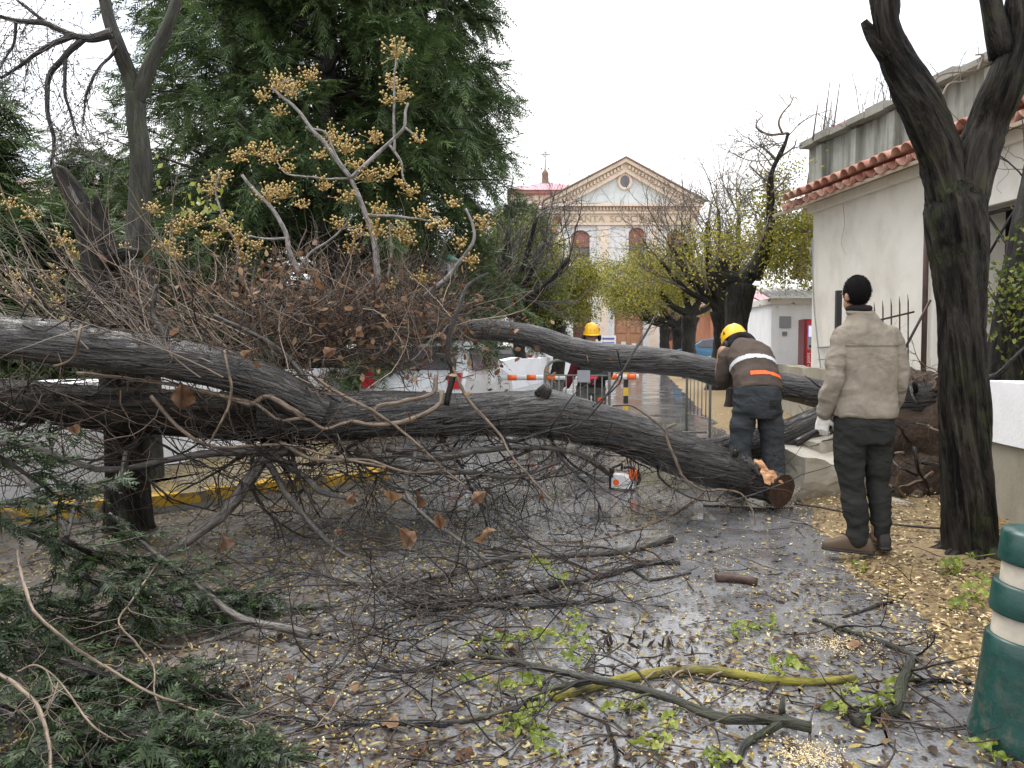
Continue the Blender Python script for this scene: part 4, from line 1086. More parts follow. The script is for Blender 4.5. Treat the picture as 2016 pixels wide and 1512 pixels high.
trunk('splinter', [(185, 470, d, .075), (160, 405, d, .06), (140, 370, d, .05), (122, 345, d, .045), (112, 332, d, .03)], 30, 16, M['bark_tree'], st, .014, .012, 43)
trunk('splinter', [(210, 480, d, .05), (200, 420, d, .03), (188, 385, d, .012)], 16, 10, M['bark_tree'], st, .008, .01, 45)
MB().prism([P(131, 362, d - .05), P(137, 360, d - .05), P(158, 402, d - .075), (P(151, 404, d - .075))], (0, .02, 0)).build('pale_splinter', M['branch_grey'], st, False)
MB().tube(cr([P(215, 520, d - .1), P(245, 498, d - .15), P(275, 500, d - .2)], 8), np.linspace(.05, .03, 8), 10, disp=ridge_disp(.006, .01)).build('branch_stub', M['bark_tree'], st)

# --- conifers of the park
def conifer(name, label, px, d, H, Rmax, n_br, z0=.6, seed=0, sp_len=.42, dens=1.0, droop=.5, lo=.55, slope=3.0):
    base = P(px, 700, d); base[2] = .3
    t = thing(name, label, 'tree', tuple(base), 0, 'tall conifers in the park')
    mb = MB(); zz = np.linspace(-.2, H, 40); mb.tube(np.stack([.05 * np.sin(zz), .05 * np.cos(zz * .8), zz], 1), np.linspace(.26, .02, 40), 14, disp=ridge_disp(.015, .02)); mb.build('trunk', M['bark_wet'], t)
    h = np.sort(rng.random(n_br)) * (H - z0) + z0; az = rng.random(n_br) * 2 * math.pi
    f_ = (h - z0) / (H - z0)
    Lb = Rmax * (np.clip(1 - f_, 0, 1) ** .75) * np.minimum(1, lo + f_ * slope) * (.72 + .5 * rng.random(n_br)) + .25
    S = np.stack([np.zeros(n_br), np.zeros(n_br), h], 1); D = np.stack([np.cos(az), np.sin(az), .12 + .25 * rng.random(n_br)], 1)
    Pn = walk(S, D, Lb, 9, .06, .09 * droop)
    mb = MB(); mb.tubes(Pn, (.028 * Lb / Rmax + .008)[:, None] * np.linspace(1, .25, 9)[None], 4)
    S2, D2, t2 = spawn(Pn, 9, .75, 1, .3); P2 = walk(S2, D2, .5 + .35 * rng.random(len(S2)), 5, .1, .14 * droop)
    mb.tubes(P2, np.full((len(P2), 1), .006) * np.linspace(1, .4, 5)[None], 3); mb.build('branches', M['twig_dark'], t, True, 'stuff')
    Pl = np.concatenate([P2])
    S3, D3, t3 = spawn(Pl, int(7 * dens), .7, 1, .05)
    D3 = D3 + np.array((0, 0, -.35 * droop)) + norm(S3 * np.array((1, 1, 0))) * .25
    rad = np.linalg.norm(S3[:, :2], axis=1)
    if True:
        loc_b = np.array((-base[0], -base[1]))                # thin the side turned away from the street
        ang = (S3[:, 0] * loc_b[0] + S3[:, 1] * loc_b[1]) / np.maximum(rad * np.linalg.norm(loc_b), 1e-6)
        keep = (ang > -.25) | (rng.random(len(S3)) < .3)
        S3, D3, rad = S3[keep], D3[keep], rad[keep]
    patch_ = .5 + .5 * fbm(S3 * .9, seed)
    tint = np.clip(.2 + .5 * patch_ * rng.random(len(S3)) + .3 * rng.random(len(S3)) ** 3, 0, 1)
    mb = MB(); mb.sprays(S3, D3, sp_len * (.6 + .7 * rng.random(len(S3))), 9, .026, .5 * droop, tint); mb.build('foliage', M['conifer'], t)
    return t
conifer('conifer', 'tall dense conifer in the middle of the park, dark green', 650, 13.0, 14.5, 3.1, 430, .4, 1)
conifer('conifer', 'tall conifer whose feathery right side meets the white sky', 825, 15.5, 16, 1.95, 340, .6, 2, lo=.3, slope=2.0)
conifer('conifer', 'conifer behind the slim mossy tree, darker and farther left', 475, 16.0, 15, 2.3, 320, .5, 3)
conifer('conifer', 'conifer cut by the left edge of the picture', -130, 9.5, 4.3, 1.1, 160, .3, 4)
conifer('conifer', 'low dark conifer behind the low limb at the left edge', 0, 8.5, 2.3, .75, 100, .2, 7)
conifer('conifer', 'low young conifer below the slim bare limbs at left', 215, 17.0, 5.4, .75, 110, .3, 5)
conifer('conifer', 'small bright green conifer below the church roof, left of the street', 1020, 38.0, 8.0, 2.6, 170, 1.5, 6, .55)
# shrub and dark trunk behind the retaining wall at the far right
sh = thing('shrub', 'bright green clipped shrub by the barred opening at the right edge', 'shrub')
c0 = P(2025, 590, 6.6); S = c0 + rng.normal(size=(900, 3)) * np.array((.16, .2, .26)); mb = MB()
mb.leaves(S, rng.normal(size=S.shape), .06, .035, .2); mb.build('foliage', M['street_leaf_green'], sh)
mb = MB(); brush(mb, np.repeat((c0 - (0, 0, .8))[None], 6, 0), rng.normal(size=(6, 3)) * .25 + np.array((0, 0, 1)), .9, .012, [(5, .5, .7)]); mb.build('stem', M['twig_dark'], sh)
lt = thing('leaning_tree', 'dark leaning trunk behind the white topped wall at the right edge', 'tree')
trunk('trunk', [(1985, 790, 6.8, .24), (1992, 700, 6.8, .19), (2008, 560, 6.9, .15), (2025, 440, 7.0, .13), (2050, 300, 7.2, .1)], 50, 30, M['bark_tree'], lt, .015, .02, 51)
mb = MB(); S = P(2040, 380, 7.1)[None].repeat(10, 0); tw = brush(mb, S, rng.normal(size=(10, 3)) + np.array((.8, 0, .8)), .8, .012, [(5, .6, .8)]); mb.build('crown', M['twig_dark'], lt, True, 'stuff')
# wispy shrubs on the old building's roof line
rp = thing('roof_plants', 'leggy bare plants sprouting along the old roof edge', 'plant')
mb = MB(); S = []; D = []
for a in range(26):
    x_ = rng.random() * 4.0; S.append(np.array(T2 @ Vector((x_ - .2, .3, 6.1)))); D.append((.12 * rng.normal(), .1 * rng.normal(), 1))
brush(mb, np.array(S), np.array(D), 1.0 * rng.random(26) + .25, .014, [(3, .45, .5)], 4, 7, .06); 
for (a, b, h_) in ((1620, 262, 1.9), (1640, 258, 1.7), (1600, 275, 1.2)):
    mb.tube(cr([P(a, b, 19), P(a + 8, b - 55, 19), P(a + 4 + h_ * 6, b - 60 * h_, 19)], 9), np.linspace(.025, .008, 9), 5)
for pl in ([(1845, 200), (1838, 165), (1860, 145), (1925, 140)], [(1855, 190), (1870, 165), (1905, 160)], [(1925, 140), (1935, 110), (1920, 108)]):
    qq = cr([P(a, b, 14.0) for a, b in pl], 12); mb.tube(qq, np.linspace(.03, .012, 12), 5); brush(mb, qq[3::3], rng.normal(size=(3, 3)) * .5 + np.array((0, 0, .6)), .4, .008, [(3, .5, .6)], 3)
mb.build('stems', M['twig_far'], rp, True, 'stuff')

# ------------------------------------------------------------------ the sawn fallen tree across the street
ft = thing('fallen_tree', 'big wet fallen trunk across the street, sawn off at its right end', 'tree')
MAIN = [(1538, 966, 6.02, 0.1307), (1514, 956, 6.12, 0.1255), (1475, 945, 6.15, 0.1343), (1440, 930, 6.12, 0.1547), (1390, 912, 6.1, 0.1732), (1300, 880, 6.05, 0.1767), (1200, 843, 5.95, 0.1679), (1100, 820, 5.85, 0.1767), (1060, 815, 5.8, 0.1767), (960, 815, 5.7, 0.1572), (860, 816, 5.6, 0.1572), (760, 815, 5.5, 0.1635), (660, 818, 5.4, 0.1767), (590, 815, 5.3, 0.1723), (520, 812, 5.3, 0.1590)]
_tr, mp_, mr_ = trunk('trunk', MAIN, 330, 84, M['bark_log'], ft, .008, .022, 61, 42, 2.2)
UP = [(640, 812, 5.25, 0.1161), (590, 792, 5.2, 0.1295), (530, 758, 5.12, 0.1321), (450, 730, 5.0, 0.1303), (370, 712, 4.9, 0.1268), (280, 697, 4.8, 0.1250), (180, 683, 4.7, 0.1250), (80, 670, 4.6, 0.1232), (0, 662, 4.55, 0.1214), (-120, 648, 4.5, 0.1161), (-300, 630, 4.4, 0.1072)]
_l, up_, ur_ = trunk('limb', UP, 220, 48, M['bark_log'], ft, .007, .013, 63, 42, 2.2)
LO = [(600, 824, 5.45, .175), (500, 824, 5.45, .165), (400, 816, 5.4, .158), (300, 808, 5.35, .152), (200, 803, 5.3, .148), (100, 795, 5.3, .145), (0, 787, 5.3, .142), (-150, 776, 5.3, .135), (-320, 766, 5.3, .13)]
_l2, lo_, lr_ = trunk('limb', LO, 200, 44, M['bark_tree'], ft, .008, .02, 65, 40, 2.4)  # black bark puts the shade on this lower limb into its colour
def end_cap(pt, dirv, r, name, mat, parent, seed=0):
    dv = norm(np.array(dirv)); a = norm(np.cross(dv, (0, 0, 1.0))); b = np.cross(dv, a); mb = MB(); V = []; nr, ns = 7, 30
    for i_ in range(nr):
        for j_ in range(ns):
            rr = r * i_ / (nr - 1); th_ = 2 * math.pi * j_ / ns
            V.append(pt + a * rr * math.cos(th_) + b * rr * math.sin(th_))
    V = np.array(V); V += dv * (.012 + .012 * fbm(V * 18, seed))[:, None]
    i_ = np.arange(nr - 1)[:, None] * ns; j_ = np.arange(ns)[None]; k_ = (j_ + 1) % ns
    mb.add(V, f4=np.stack([i_ + j_, i_ + k_, i_ + ns + k_, i_ + ns + j_], -1).reshape(-1, 4)); return mb.build(name, mat, parent)
k = NT('wet_cut_wood', .5, .4); nn_ = k.noise(k.vec('Object'), 25, 5, .6); k.color(k.ramp(nn_, [(.3, (.02, .01, .008)), (.7, (.085, .042, .027))])); k.bump(nn_, .7, .01); M['cut_wet'] = k.m
k = NT('fresh_torn_wood', .55, .35); nn_ = k.noise(k.vec('Object', (14, 14, 60)), 1, 5, .6); k.color(k.ramp(nn_, [(.25, (.2, .07, .035)), (.55, (.5, .26, .12)), (.75, (.66, .45, .26))])); k.bump(nn_, .9, .012); M['torn'] = k.m
end_cap(mp_[0], mp_[0] - mp_[3], .14, 'cut_face', M['cut_wet'], _tr, 3)
def scar(c, u, v, ru, rv, name, mat, parent, n_, seed):
    """torn patch hugging the log"""
    V = []; nr, ns = 6, 20
    for i_ in range(nr):
        for j_ in range(ns):
            rr = i_ / (nr - 1); th_ = 2 * math.pi * j_ / ns; q_ = rr * (1 + .35 * math.sin(3 * th_ + seed) + .2 * math.sin(7 * th_))
            V.append(c + u * ru * q_ * math.cos(th_) + v * rv * q_ * math.sin(th_) + n_ * (.018 * (1 - rr * rr)))
    V = np.array(V); V += n_ * (.012 * fbm(V * 30, seed))[:, None]
    i_ = np.arange(nr - 1)[:, None] * ns; j_ = np.arange(ns)[None]; k_ = (j_ + 1) % ns
    return MB().add(V, f4=np.stack([i_ + j_, i_ + k_, i_ + ns + k_, i_ + ns + j_], -1).reshape(-1, 4)).build(name, mat, parent, False)
ax = norm(mp_[20] - mp_[4])
nn_ = norm(np.array((.12, -.75, .65))); uu = norm(ax - nn_ * np.dot(ax, nn_)); vv = np.cross(nn_, uu)
scar(P(1500, 948, 6.1) + nn_ * .125, uu, vv, .12, .06, 'torn_wood_patch', M['torn'], _tr, nn_, 2)
scar(P(1468, 936, 6.12) + norm(nn_ + np.array((0, 0, .5))) * .135, uu, vv, .09, .035, 'bark_flap', M['bark_log'], _tr, norm(nn_ + np.array((0, 0, .5))), 5)
def knot(px, py, d_, r_, seed, mat='bark_wet', parent=None):
    p_ = P(px, py, d_); q_ = cr([p_ + (0, .05, -.06), p_, p_ + np.array((rng.normal() * .03, -.02, r_ * 1.3))], 8)
    return MB().tube(q_, np.linspace(r_ * 1.3, r_ * .8, 8), 14, disp=ridge_disp(.012, .02, 20, 6, seed)).build('knot', M[mat], parent)
knot(1068, 778, 5.72, .05, 3, parent=_tr); knot(1445, 895, 6.05, .04, 5, parent=_tr)

def vine_parts(name, lists, mat, parent, seg=7, n=26, wob=.012):
    for pl in lists:
        r0 = pl[0]; pts = [P(a, b, c) for a, b, c in pl[1:]]
        q_ = cr(pts, n); q_ = q_ + wob * np.stack([fbm(q_ * 7, s_ + len(pl)) for s_ in (1, 2, 3)], 1)
        MB().tube(q_, np.linspace(r0, r0 * .55, n), seg, disp=ridge_disp(r0 * .12, r0 * .25, 30, 8)).build(name, mat, parent)
vine_parts('vine', [
    (.016, (870, 770, 5.25), (860, 800, 5.2), (800, 830, 5.15), (730, 835, 5.1), (690, 830, 5.1), (640, 845, 5.05), (600, 825, 5.0), (550, 828, 5.0), (500, 795, 5.0), (440, 780, 4.95)),
    (.018, (600, 823, 5.0), (545, 790, 5.0), (520, 782, 5.0), (490, 797, 5.0), (420, 775, 4.95), (340, 758, 4.9), (250, 745, 4.9), (150, 735, 4.9)),
    (.015, (860, 740, 5.3), (850, 775, 5.25), (790, 790, 5.2), (745, 800, 5.15), (740, 820, 5.15), (750, 830, 5.15)),
    (.009, (440, 690, 4.7), (455, 750, 4.65), (450, 800, 4.65), (425, 850, 4.65), (410, 880, 4.7)),
    (.01, (160, 640, 4.5), (155, 670, 4.45), (150, 700, 4.5), (125, 715, 4.5), (105, 718, 4.5)),
    (.011, (1330, 835, 5.8), (1310, 850, 5.78), (1330, 905, 5.75), (1345, 940, 5.75), (1385, 965, 5.75), (1420, 965, 5.75), (1458, 972, 5.75), (1478, 1000, 5.7), (1487, 1040, 5.6), (1470, 1080, 5.5), (1420, 1083, 5.4)),
    (.012, (620, 740, 5.2), (660, 770, 5.2), (720, 800, 5.15), (780, 840, 5.1), (850, 900, 5.0), (920, 965, 4.9)),
    (.013, (550, 870, 5.1), (620, 905, 5.0), (720, 905, 5.0), (800, 930, 5.0), (870, 925, 5.1)),
    (.012, (300, 780, 5.0), (360, 850, 4.95), (430, 880, 4.9), (560, 875, 4.9), (640, 895, 4.95), (760, 920, 4.9)),
    (.012, (880, 700, 5.4), (925, 790, 5.35), (980, 850, 5.3), (1010, 900, 5.2), (1090, 990, 5.0)),
    (.009, (1205, 800, 5.6), (1245, 800, 5.6), (1290, 830, 5.65), (1310, 850, 5.65)),
], M['vine'], ft)
vine_parts('branch', [
    (.045, (560, 880, 5.3), (520, 905, 5.2), (490, 945, 5.05), (440, 1010, 4.8), (360, 1070, 4.4), (270, 1110, 4.0), (150, 1180, 3.6)),
    (.03, (600, 890, 5.3), (530, 890, 5.2), (440, 890, 5.2), (330, 905, 5.1), (200, 925, 5.0), (60, 880, 4.9), (-60, 870, 4.8)),
    (.024, (540, 900, 5.2), (600, 940, 5.1), (640, 970, 5.0), (700, 985, 4.9)),
    (.03, (760, 880, 5.4), (850, 900, 5.4), (950, 885, 5.5), (1060, 880, 5.6), (1150, 900, 5.8), (1200, 935, 6.1)),
    (.026, (700, 890, 5.4), (820, 925, 5.3), (930, 930, 5.4), (1010, 940, 5.5), (1100, 910, 5.6)),
    (.022, (520, 900, 5.2), (570, 980, 5.0), (650, 1070, 4.8), (740, 1130, 4.6)),
    (.02, (250, 890, 5.1), (230, 950, 4.9), (160, 980, 4.7), (135, 1040, 4.5), (140, 1150, 4.2)),
    (.018, (0, 900, 4.5), (60, 950, 4.4), (110, 1010, 4.3), (130, 1060, 4.2)),
    (.016, (820, 890, 5.2), (800, 960, 5.0), (830, 1010, 4.8), (900, 1060, 4.6), (960, 1100, 4.4)),
    (.02, (620, 770, 5.3), (560, 700, 5.2), (500, 660, 5.1), (420, 620, 5.0)),
    (.02, (320, 690, 4.8), (325, 655, 4.8), (300, 620, 4.8), (310, 560, 4.8)),
], M['branch_grey'], ft)

vine_parts('branch', [
    (.021, (880, 800, 5.4), (890, 740, 5.4), (880, 690, 5.4), (905, 600, 5.5), (925, 560, 5.6), (960, 540, 5.7)),
    (.009, (1290, 625, 5.8), (1250, 690, 5.7), (1200, 770, 5.6), (1160, 820, 5.6), (1120, 850, 5.6)),
    (.008, (1215, 690, 5.7), (1225, 740, 5.7), (1205, 770, 5.7), (1165, 800, 5.7)),
    (.012, (1000, 905, 5.5), (1080, 880, 5.7), (1140, 925, 5.9), (1190, 950, 6.2)),
], M['bark_wet'], ft)

# dense twigs hanging under and over the sawn trunk
mb = MB()
NA = 85
idx = rng.integers(60, 329, NA); S = mp_[idx] + np.array((0, 0, -.12)) + rng.normal(size=(NA, 3)) * .06
brush(mb, S, rng.normal(size=S.shape) * np.array((1.0, .6, .35)) + np.array((-.1, -.2, -.55)), .45 + .5 * rng.random(NA), .0045, [(3, .55, .7)], 3, 8, .24, 0, .02)
NA = 65
idx = rng.integers(0, 199, NA); S = lo_[idx] + np.array((0, -.05, -.1)) + rng.normal(size=(NA, 3)) * .08
brush(mb, S, rng.normal(size=S.shape) * np.array((1.0, .6, .4)) + np.array((-.1, -.3, -.5)), .5 + .5 * rng.random(NA), .0048, [(3, .55, .7)], 3, 8, .2, 0, .02)
mb.build('twig_tangle', M['twig_brown'], ft, True, 'stuff')
mb = MB()
C = np.array([P(a, b, c) for a, b, c in ((520, 900, 5.2), (560, 890, 5.2), (700, 900, 5.3), (850, 920, 5.4), (930, 940, 5.4), (1000, 940, 5.5), (300, 900, 5.1), (780, 930, 5.2), (1080, 930, 5.7), (640, 920, 5.2))])
S = np.repeat(C, 10, 0) + rng.normal(size=(100, 3)) * np.array((.2, .15, .06))
brush(mb, S, rng.normal(size=S.shape) * np.array((1.1, .7, .45)) + np.array((0, -.25, -.25)), .55 + .4 * rng.random(100), .006, [(4, .55, .7)], 3, 8, .22)
mb.build('twig_tangle', M['twig_dark'], ft, True, 'stuff')
for a in range(34):
    src = (mp_, lo_, lo_)[a % 3]; i0 = int(rng.integers(90, 320)) if a % 3 == 0 else int(rng.integers(5, 195)); s0 = src[i0] + np.array((0, -.02, -.1))
    d0 = np.array((rng.normal() * .9, -.25 + .35 * rng.normal(), -.55 + .2 * rng.normal())); r0 = .007 + .011 * rng.random()
    q_ = walk(s0[None], d0[None], .7 + .7 * rng.random(), 14, .13, -.02)[0]; q_[:, 2] = np.maximum(q_[:, 2], .02)
    br_ = MB().tube(q_, np.linspace(r0, r0 * .35, 14), 7, disp=ridge_disp(r0 * .1, r0 * .2, 40, 9)).build('branch', M['bark_wet'], ft)
    S, D, _ = spawn(q_[None], 5, .75, 1, .2); W_ = walk(S, D, .25 + .35 * rng.random(5), 8, .18); W_[..., 2] = np.maximum(W_[..., 2], .01)
    for w_ in W_: MB().tube(w_, np.linspace(r0 * .45, .0015, 8), 5).build('twig', M['twig_dark'], br_)
mb = MB(); NA = 150
idx = rng.integers(0, 199, NA); S = lo_[idx] + np.array((0, -.14, .02)) + rng.normal(size=(NA, 3)) * np.array((.1, .04, .09))
brush(mb, S, rng.normal(size=S.shape) * np.array((1.0, .25, .5)) + np.array((-.1, -.1, -.1)), .35 + .45 * rng.random(NA), .005, [(3, .55, .7)], 4, 9, .24); mb.build('twig_tangle', M['twig_brown'], ft, True, 'stuff')
# long pale shoots slanting up to the left over the upper limb
mb = MB(); n_ = 110
idx = rng.integers(40, 200, n_); S = up_[idx] + np.array((.1, .15, .05)) + rng.normal(size=(n_, 3)) * np.array((.15, .25, .06))
brush(mb, S, np.array((-.75, .15, .62)) + rng.normal(size=(n_, 3)) * np.array((.25, .3, .22)), .6 + .75 * rng.random(n_), .0046, [(3, .5, .45)], 4, 9, .08, .01, .02)
mb.build('long_shoots', M['twig_pale'], ft, True, 'stuff')
mb = MB(); n_ = 80
idx = rng.integers(0, 219, n_); S = up_[idx] + np.array((0, 0, .12)) + rng.normal(size=(n_, 3)) * .06
brush(mb, S, rng.normal(size=(n_, 3)) * np.array((1, .5, .5)) + np.array((0, 0, .2)), .5, .006, [(3, .55, .8)], 3, 8, .3); mb.build('twig_tangle', M['twig_brown'], ft, True, 'stuff')

def leaf_shape(L=.1, W=.075, curl=.35, lobes=0, seed=0, fold=.5):
    """broad leaf folded along its midrib, margin wavy, tip drawn out"""
    n = 18; mb = MB(); r_ = np.random.default_rng(seed)
    t = np.linspace(0, 1, n); w = W * (np.sin(np.pi * t ** .72) ** .85) * (1 - .35 * t ** 3); w *= 1 + .05 * np.sin(t * 19 + seed) + .04 * r_.normal(size=n); w[0] = w[-1] = .0015
    fl, fr = fold * (.6 + .8 * r_.random()), fold * (.6 + .8 * r_.random()); bend = curl * (r_.random() + .4); tw = r_.normal() * .5
    V, T = [], []
    for i_ in range(n):
        y_ = L * t[i_]; zc = -bend * L * t[i_] ** 2 * .8; rip = .006 * math.sin(t[i_] * 14 + seed)
        for q_ in (-1, -.66, -.33, 0, .33, .66, 1):
            an = fl if q_ < 0 else fr; x_ = q_ * w[i_] * math.cos(an); z_ = abs(q_) * w[i_] * math.sin(an) + zc + rip * abs(q_) + tw * q_ * w[i_] * t[i_]
            V.append((x_, y_, z_)); T.append(.35 + .3 * abs(q_) * r_.random() + .25 * math.sin(seed * 2.1) - .25 * (abs(q_) < .1))
    f4 = [(7 * i_ + j_, 7 * i_ + j_ + 1, 7 * i_ + j_ + 8, 7 * i_ + j_ + 7) for i_ in range(n - 1) for j_ in range(6)]
    mb.add(V, f4=f4, tint=np.clip(T, 0, 1))
    mb.tube([(0, -L * .45, .01), (0, -L * .1, .002), (0, 0, 0)], .0016, 4, tint=.2)
    return mb.mesh('leaf')
LEAF = [leaf_shape(.1, .05, .5, seed=s_, fold=.75) for s_ in range(5)]
for me in LEAF: me.materials.append(M['leaf_dead'])
def put_leaf(name, me, p_, rot, sc, parent=None):
    o = bpy.data.objects.new(name, me); COL.objects.link(o); o.location = tuple(p_); o.rotation_euler = rot; o.scale = (sc,) * 3
    if parent: o.parent = parent
    return o
for (a, b, c, s_) in ((355, 805, 4.6, 1.7), (680, 988, 4.6, 1.1), (770, 990, 4.5, 1.3), (930, 985, 4.6, 1.0), (868, 1042, 4.4, 1.1), (815, 1068, 4.3, 1.2), (950, 1070, 4.2, 1.3), (447, 1083, 4.3, 1.1), (662, 1055, 4.4, .5), (1062, 985, 4.6, .4), (820, 1000, 4.6, 1.2), (150, 855, 4.5, .9), (700, 660, 5.3, .9), (640, 700, 5.2, .9), (480, 705, 4.9, .8), (145, 1010, 4.2, .8)):
    put_leaf('dried_leaf', LEAF[random.randrange(5)], P(a, b, c), (R(100) + random.uniform(-.8, .8), random.uniform(-1.0, 1.0), R(180) + random.uniform(-1.2, 1.2)), s_, ft)

# ------------------------------------------------------------------ the uprooted tree behind, with its berry-laden crown
ut = thing('uprooted_tree', 'uprooted tree behind the sawn trunk, twin stems leading left to a berry laden crown', 'tree')
LOG2 = [(1830, 835, 7.1, 0.1581), (1740, 805, 7.2, 0.1488), (1640, 783, 7.25, 0.1395), (1560, 764, 7.3, 0.1302), (1440, 740, 7.35, 0.1209), (1340, 717, 7.4, 0.1209), (1250, 708, 7.4, 0.1256), (1180, 702, 7.4, 0.1283), (1120, 688, 7.4, 0.1256), (1050, 663, 7.4, 0.1116), (980, 651, 7.4, 0.1023), (900, 645, 7.3, 0.0930), (820, 636, 7.2, 0.0837), (740, 615, 7.0, 0.0744), (640, 590, 6.8, 0.0558)]
_u, q2, r2_ = trunk('stem', LOG2, 260, 44, M['bark_log'], ut, .007, .014, 71, 42, 2.2)
LOG3 = [(1830, 790, 7.0, .17), (1720, 795, 6.98, .16), (1640, 822, 6.95, .145), (1560, 852, 6.95, .14), (1480, 876, 6.9, .135), (1400, 893, 6.85, .13), (1330, 900, 6.8, .12)]
_u3, q3, r3_ = trunk('stem', LOG3, 140, 44, M['bark_wet'], ut, .007, .015, 73, 42, 2.2)
end_cap(q3[-1], q3[-1] - q3[-4], .11, 'cut_face', M['cut_wet'], _u3, 6)
MB().tube(cr([P(880, 640, 7.2), P(800, 660, 7.0), P(720, 690, 6.7), P(640, 700, 6.4)], 30), np.linspace(.08, .03, 30), 14, disp=ridge_disp(.006, .012)).build('limb', M['bark_wet'], ut)
# root ball: torn earth, roots, stones
b_ = MB(); b_.ellipsoid(P(1812, 868, 7.25), (.62, .6, .62), 64, 44); me = b_.mesh('root_earth'); v, n_ = mesh_np(me)
v = v + n_ * (.22 * fbm(v * 3.2, 5, 4) + .1 * np.abs(fbm(v * 11, 6, 3)))[:, None]; v[:, 2] = np.maximum(v[:, 2], .0); set_v(me, v); link('root_earth', me, M['root_soil'], ut)
c0 = P(1805, 850, 7.0)
for a in range(26):
    th_ = rng.random() * 6.28; s_ = c0 + np.array((.4 * math.cos(th_), -.2 * rng.random(), .4 * math.sin(th_)))
    q_ = walk(s_[None], np.array([(math.cos(th_) * .8, -.5, math.sin(th_) * .7 + .1)]), .35 + .6 * rng.random(), 12, .22)[0]
    MB().tube(q_, np.linspace(.03 * (.4 + rng.random()), .004, 12), 7).build('root', M['vine' if a % 3 == 0 else 'bark_wet'], ut)
mb = MB(); S = c0 + rng.normal(size=(120, 3)) * np.array((.35, .15, .35)); brush(mb, S, rng.normal(size=S.shape) * np.array((1, .8, .8)), .35, .005, [(4, .5, .8)], 3, 7, .3); mb.build('rootlets', M['twig_brown'], ut, True, 'stuff')
for a in range(22):
    s_ = P(1800, 920, 6.42) + np.array((.28 * rng.normal(), .03, .22 * rng.normal())); q_ = walk(s_[None], np.array([(rng.normal(), -.35, .5 * rng.normal())]), .25 + .45 * rng.random(), 12, .28)[0]; q_[:, 2] = np.maximum(q_[:, 2], .02)
    MB().tube(q_, np.linspace(.016 * (.3 + rng.random()), .002, 12), 6).build('root', M['vine' if a % 4 == 0 else 'bark_wet'], ut)
def rock_mesh(seed, r=(1, .8, .7)):
    b_ = MB(); b_.ellipsoid((0, 0, 0), r, 14, 9); me = b_.mesh('rock', False); v, n_ = mesh_np(me); q_ = np.round(v * 2.2 + .3 * seed) / 2.2 - .3 * seed / 2.2
    v = v * .55 + q_ * .45 + n_ * (.3 * fbm(v * 1.7, seed, 3))[:, None]; set_v(me, v); return me
RK = [rock_mesh(s_) for s_ in range(5)]
for me in RK: me.materials.append(M['rock'])
b_ = MB(); b_.ellipsoid(P(1800, 965, 6.75), (.4, .3, .3), 48, 32); me = b_.mesh('root_earth'); v, n_ = mesh_np(me)
v = v + n_ * (.2 * fbm(v * 5, 15, 4) + .09 * (np.abs(fbm(v * 13, 16, 3))))[:, None]; v[:, 2] = np.maximum(v[:, 2], .0); set_v(me, v); link('root_earth', me, M['root_soil'], ut)
for (a, b, c, s_, tilt) in ((1800, 935, 6.7, .14, .3), (1828, 945, 6.6, .2, .9), (1795, 900, 6.75, .1, .2), (1832, 890, 6.7, .15, .5), (1790, 965, 6.5, .1, 1), (1825, 985, 6.4, .13, .2), (1770, 990, 6.4, .07, .4), (1805, 1000, 6.3, .09, .7)):
    o = put_leaf('stone', RK[random.randrange(5)], P(a, b, c + .12), (tilt, tilt * 2, tilt * 3), s_ * .8, ut); o.location.z = max(o.location.z, s_ * .5)
# slab of the broken wall
def slab(name, label, px, py, d_, size, rot, mat, seed, grp='broken pieces of the retaining wall'):
    b_ = MB(); n_ = 9; g = np.linspace(-1, 1, n_)
    for ax_ in range(3):
        for sg in (-1, 1):
            A, B = np.meshgrid(g, g, indexing='ij'); v = np.zeros((n_ * n_, 3)); o_ = [q for q in range(3) if q != ax_]
            v[:, ax_] = sg; v[:, o_[0]] = A.ravel(); v[:, o_[1]] = B.ravel()
            i_ = np.arange(n_ - 1)[:, None] * n_; j_ = np.arange(n_ - 1)[None]; b_.add(v, f4=np.stack([i_ + j_, i_ + j_ + 1, i_ + n_ + j_ + 1, i_ + n_ + j_], -1).reshape(-1, 4))
    v = np.vstack(b_.v) * np.array(size); dsp = np.stack([fbm(v * 4 + s_ * 9, seed + s_, 4) for s_ in range(3)], 1); v = v + dsp * np.array(size) * .3
    b2 = MB(); b2.add(v, f4=np.vstack(b_.f4)); me = b2.mesh(name, False); o = link(name, me, mat); o.location = tuple(P(px, py, d_)); o.rotation_euler = rot
    return tag(o, label, 'rubble', grp)
slab('wall_chunk', 'big pale slab of broken wall lying behind the worker\'s legs', 1610, 935, 6.75, (.36, .2, .2), (.25, .12, .3), M['rubble'], 3)
slab('wall_chunk', 'pale broken lump of wall above the pale slab, under the lower stem', 1618, 872, 6.95, (.2, .16, .1), (.1, -.25, .5), M['rubble'], 8)
slab('wall_chunk', 'small pale stone between the bending worker\'s boots', 1525, 910, 6.95, (.12, .1, .1), (.1, .2, .1), M['rubble'], 12)
slab('wall_chunk', 'flat chunk of wall at the foot of the root ball', 1788, 1000, 6.2, (.14, .1, .05), (.1, .3, .4), M['rubble'], 15)

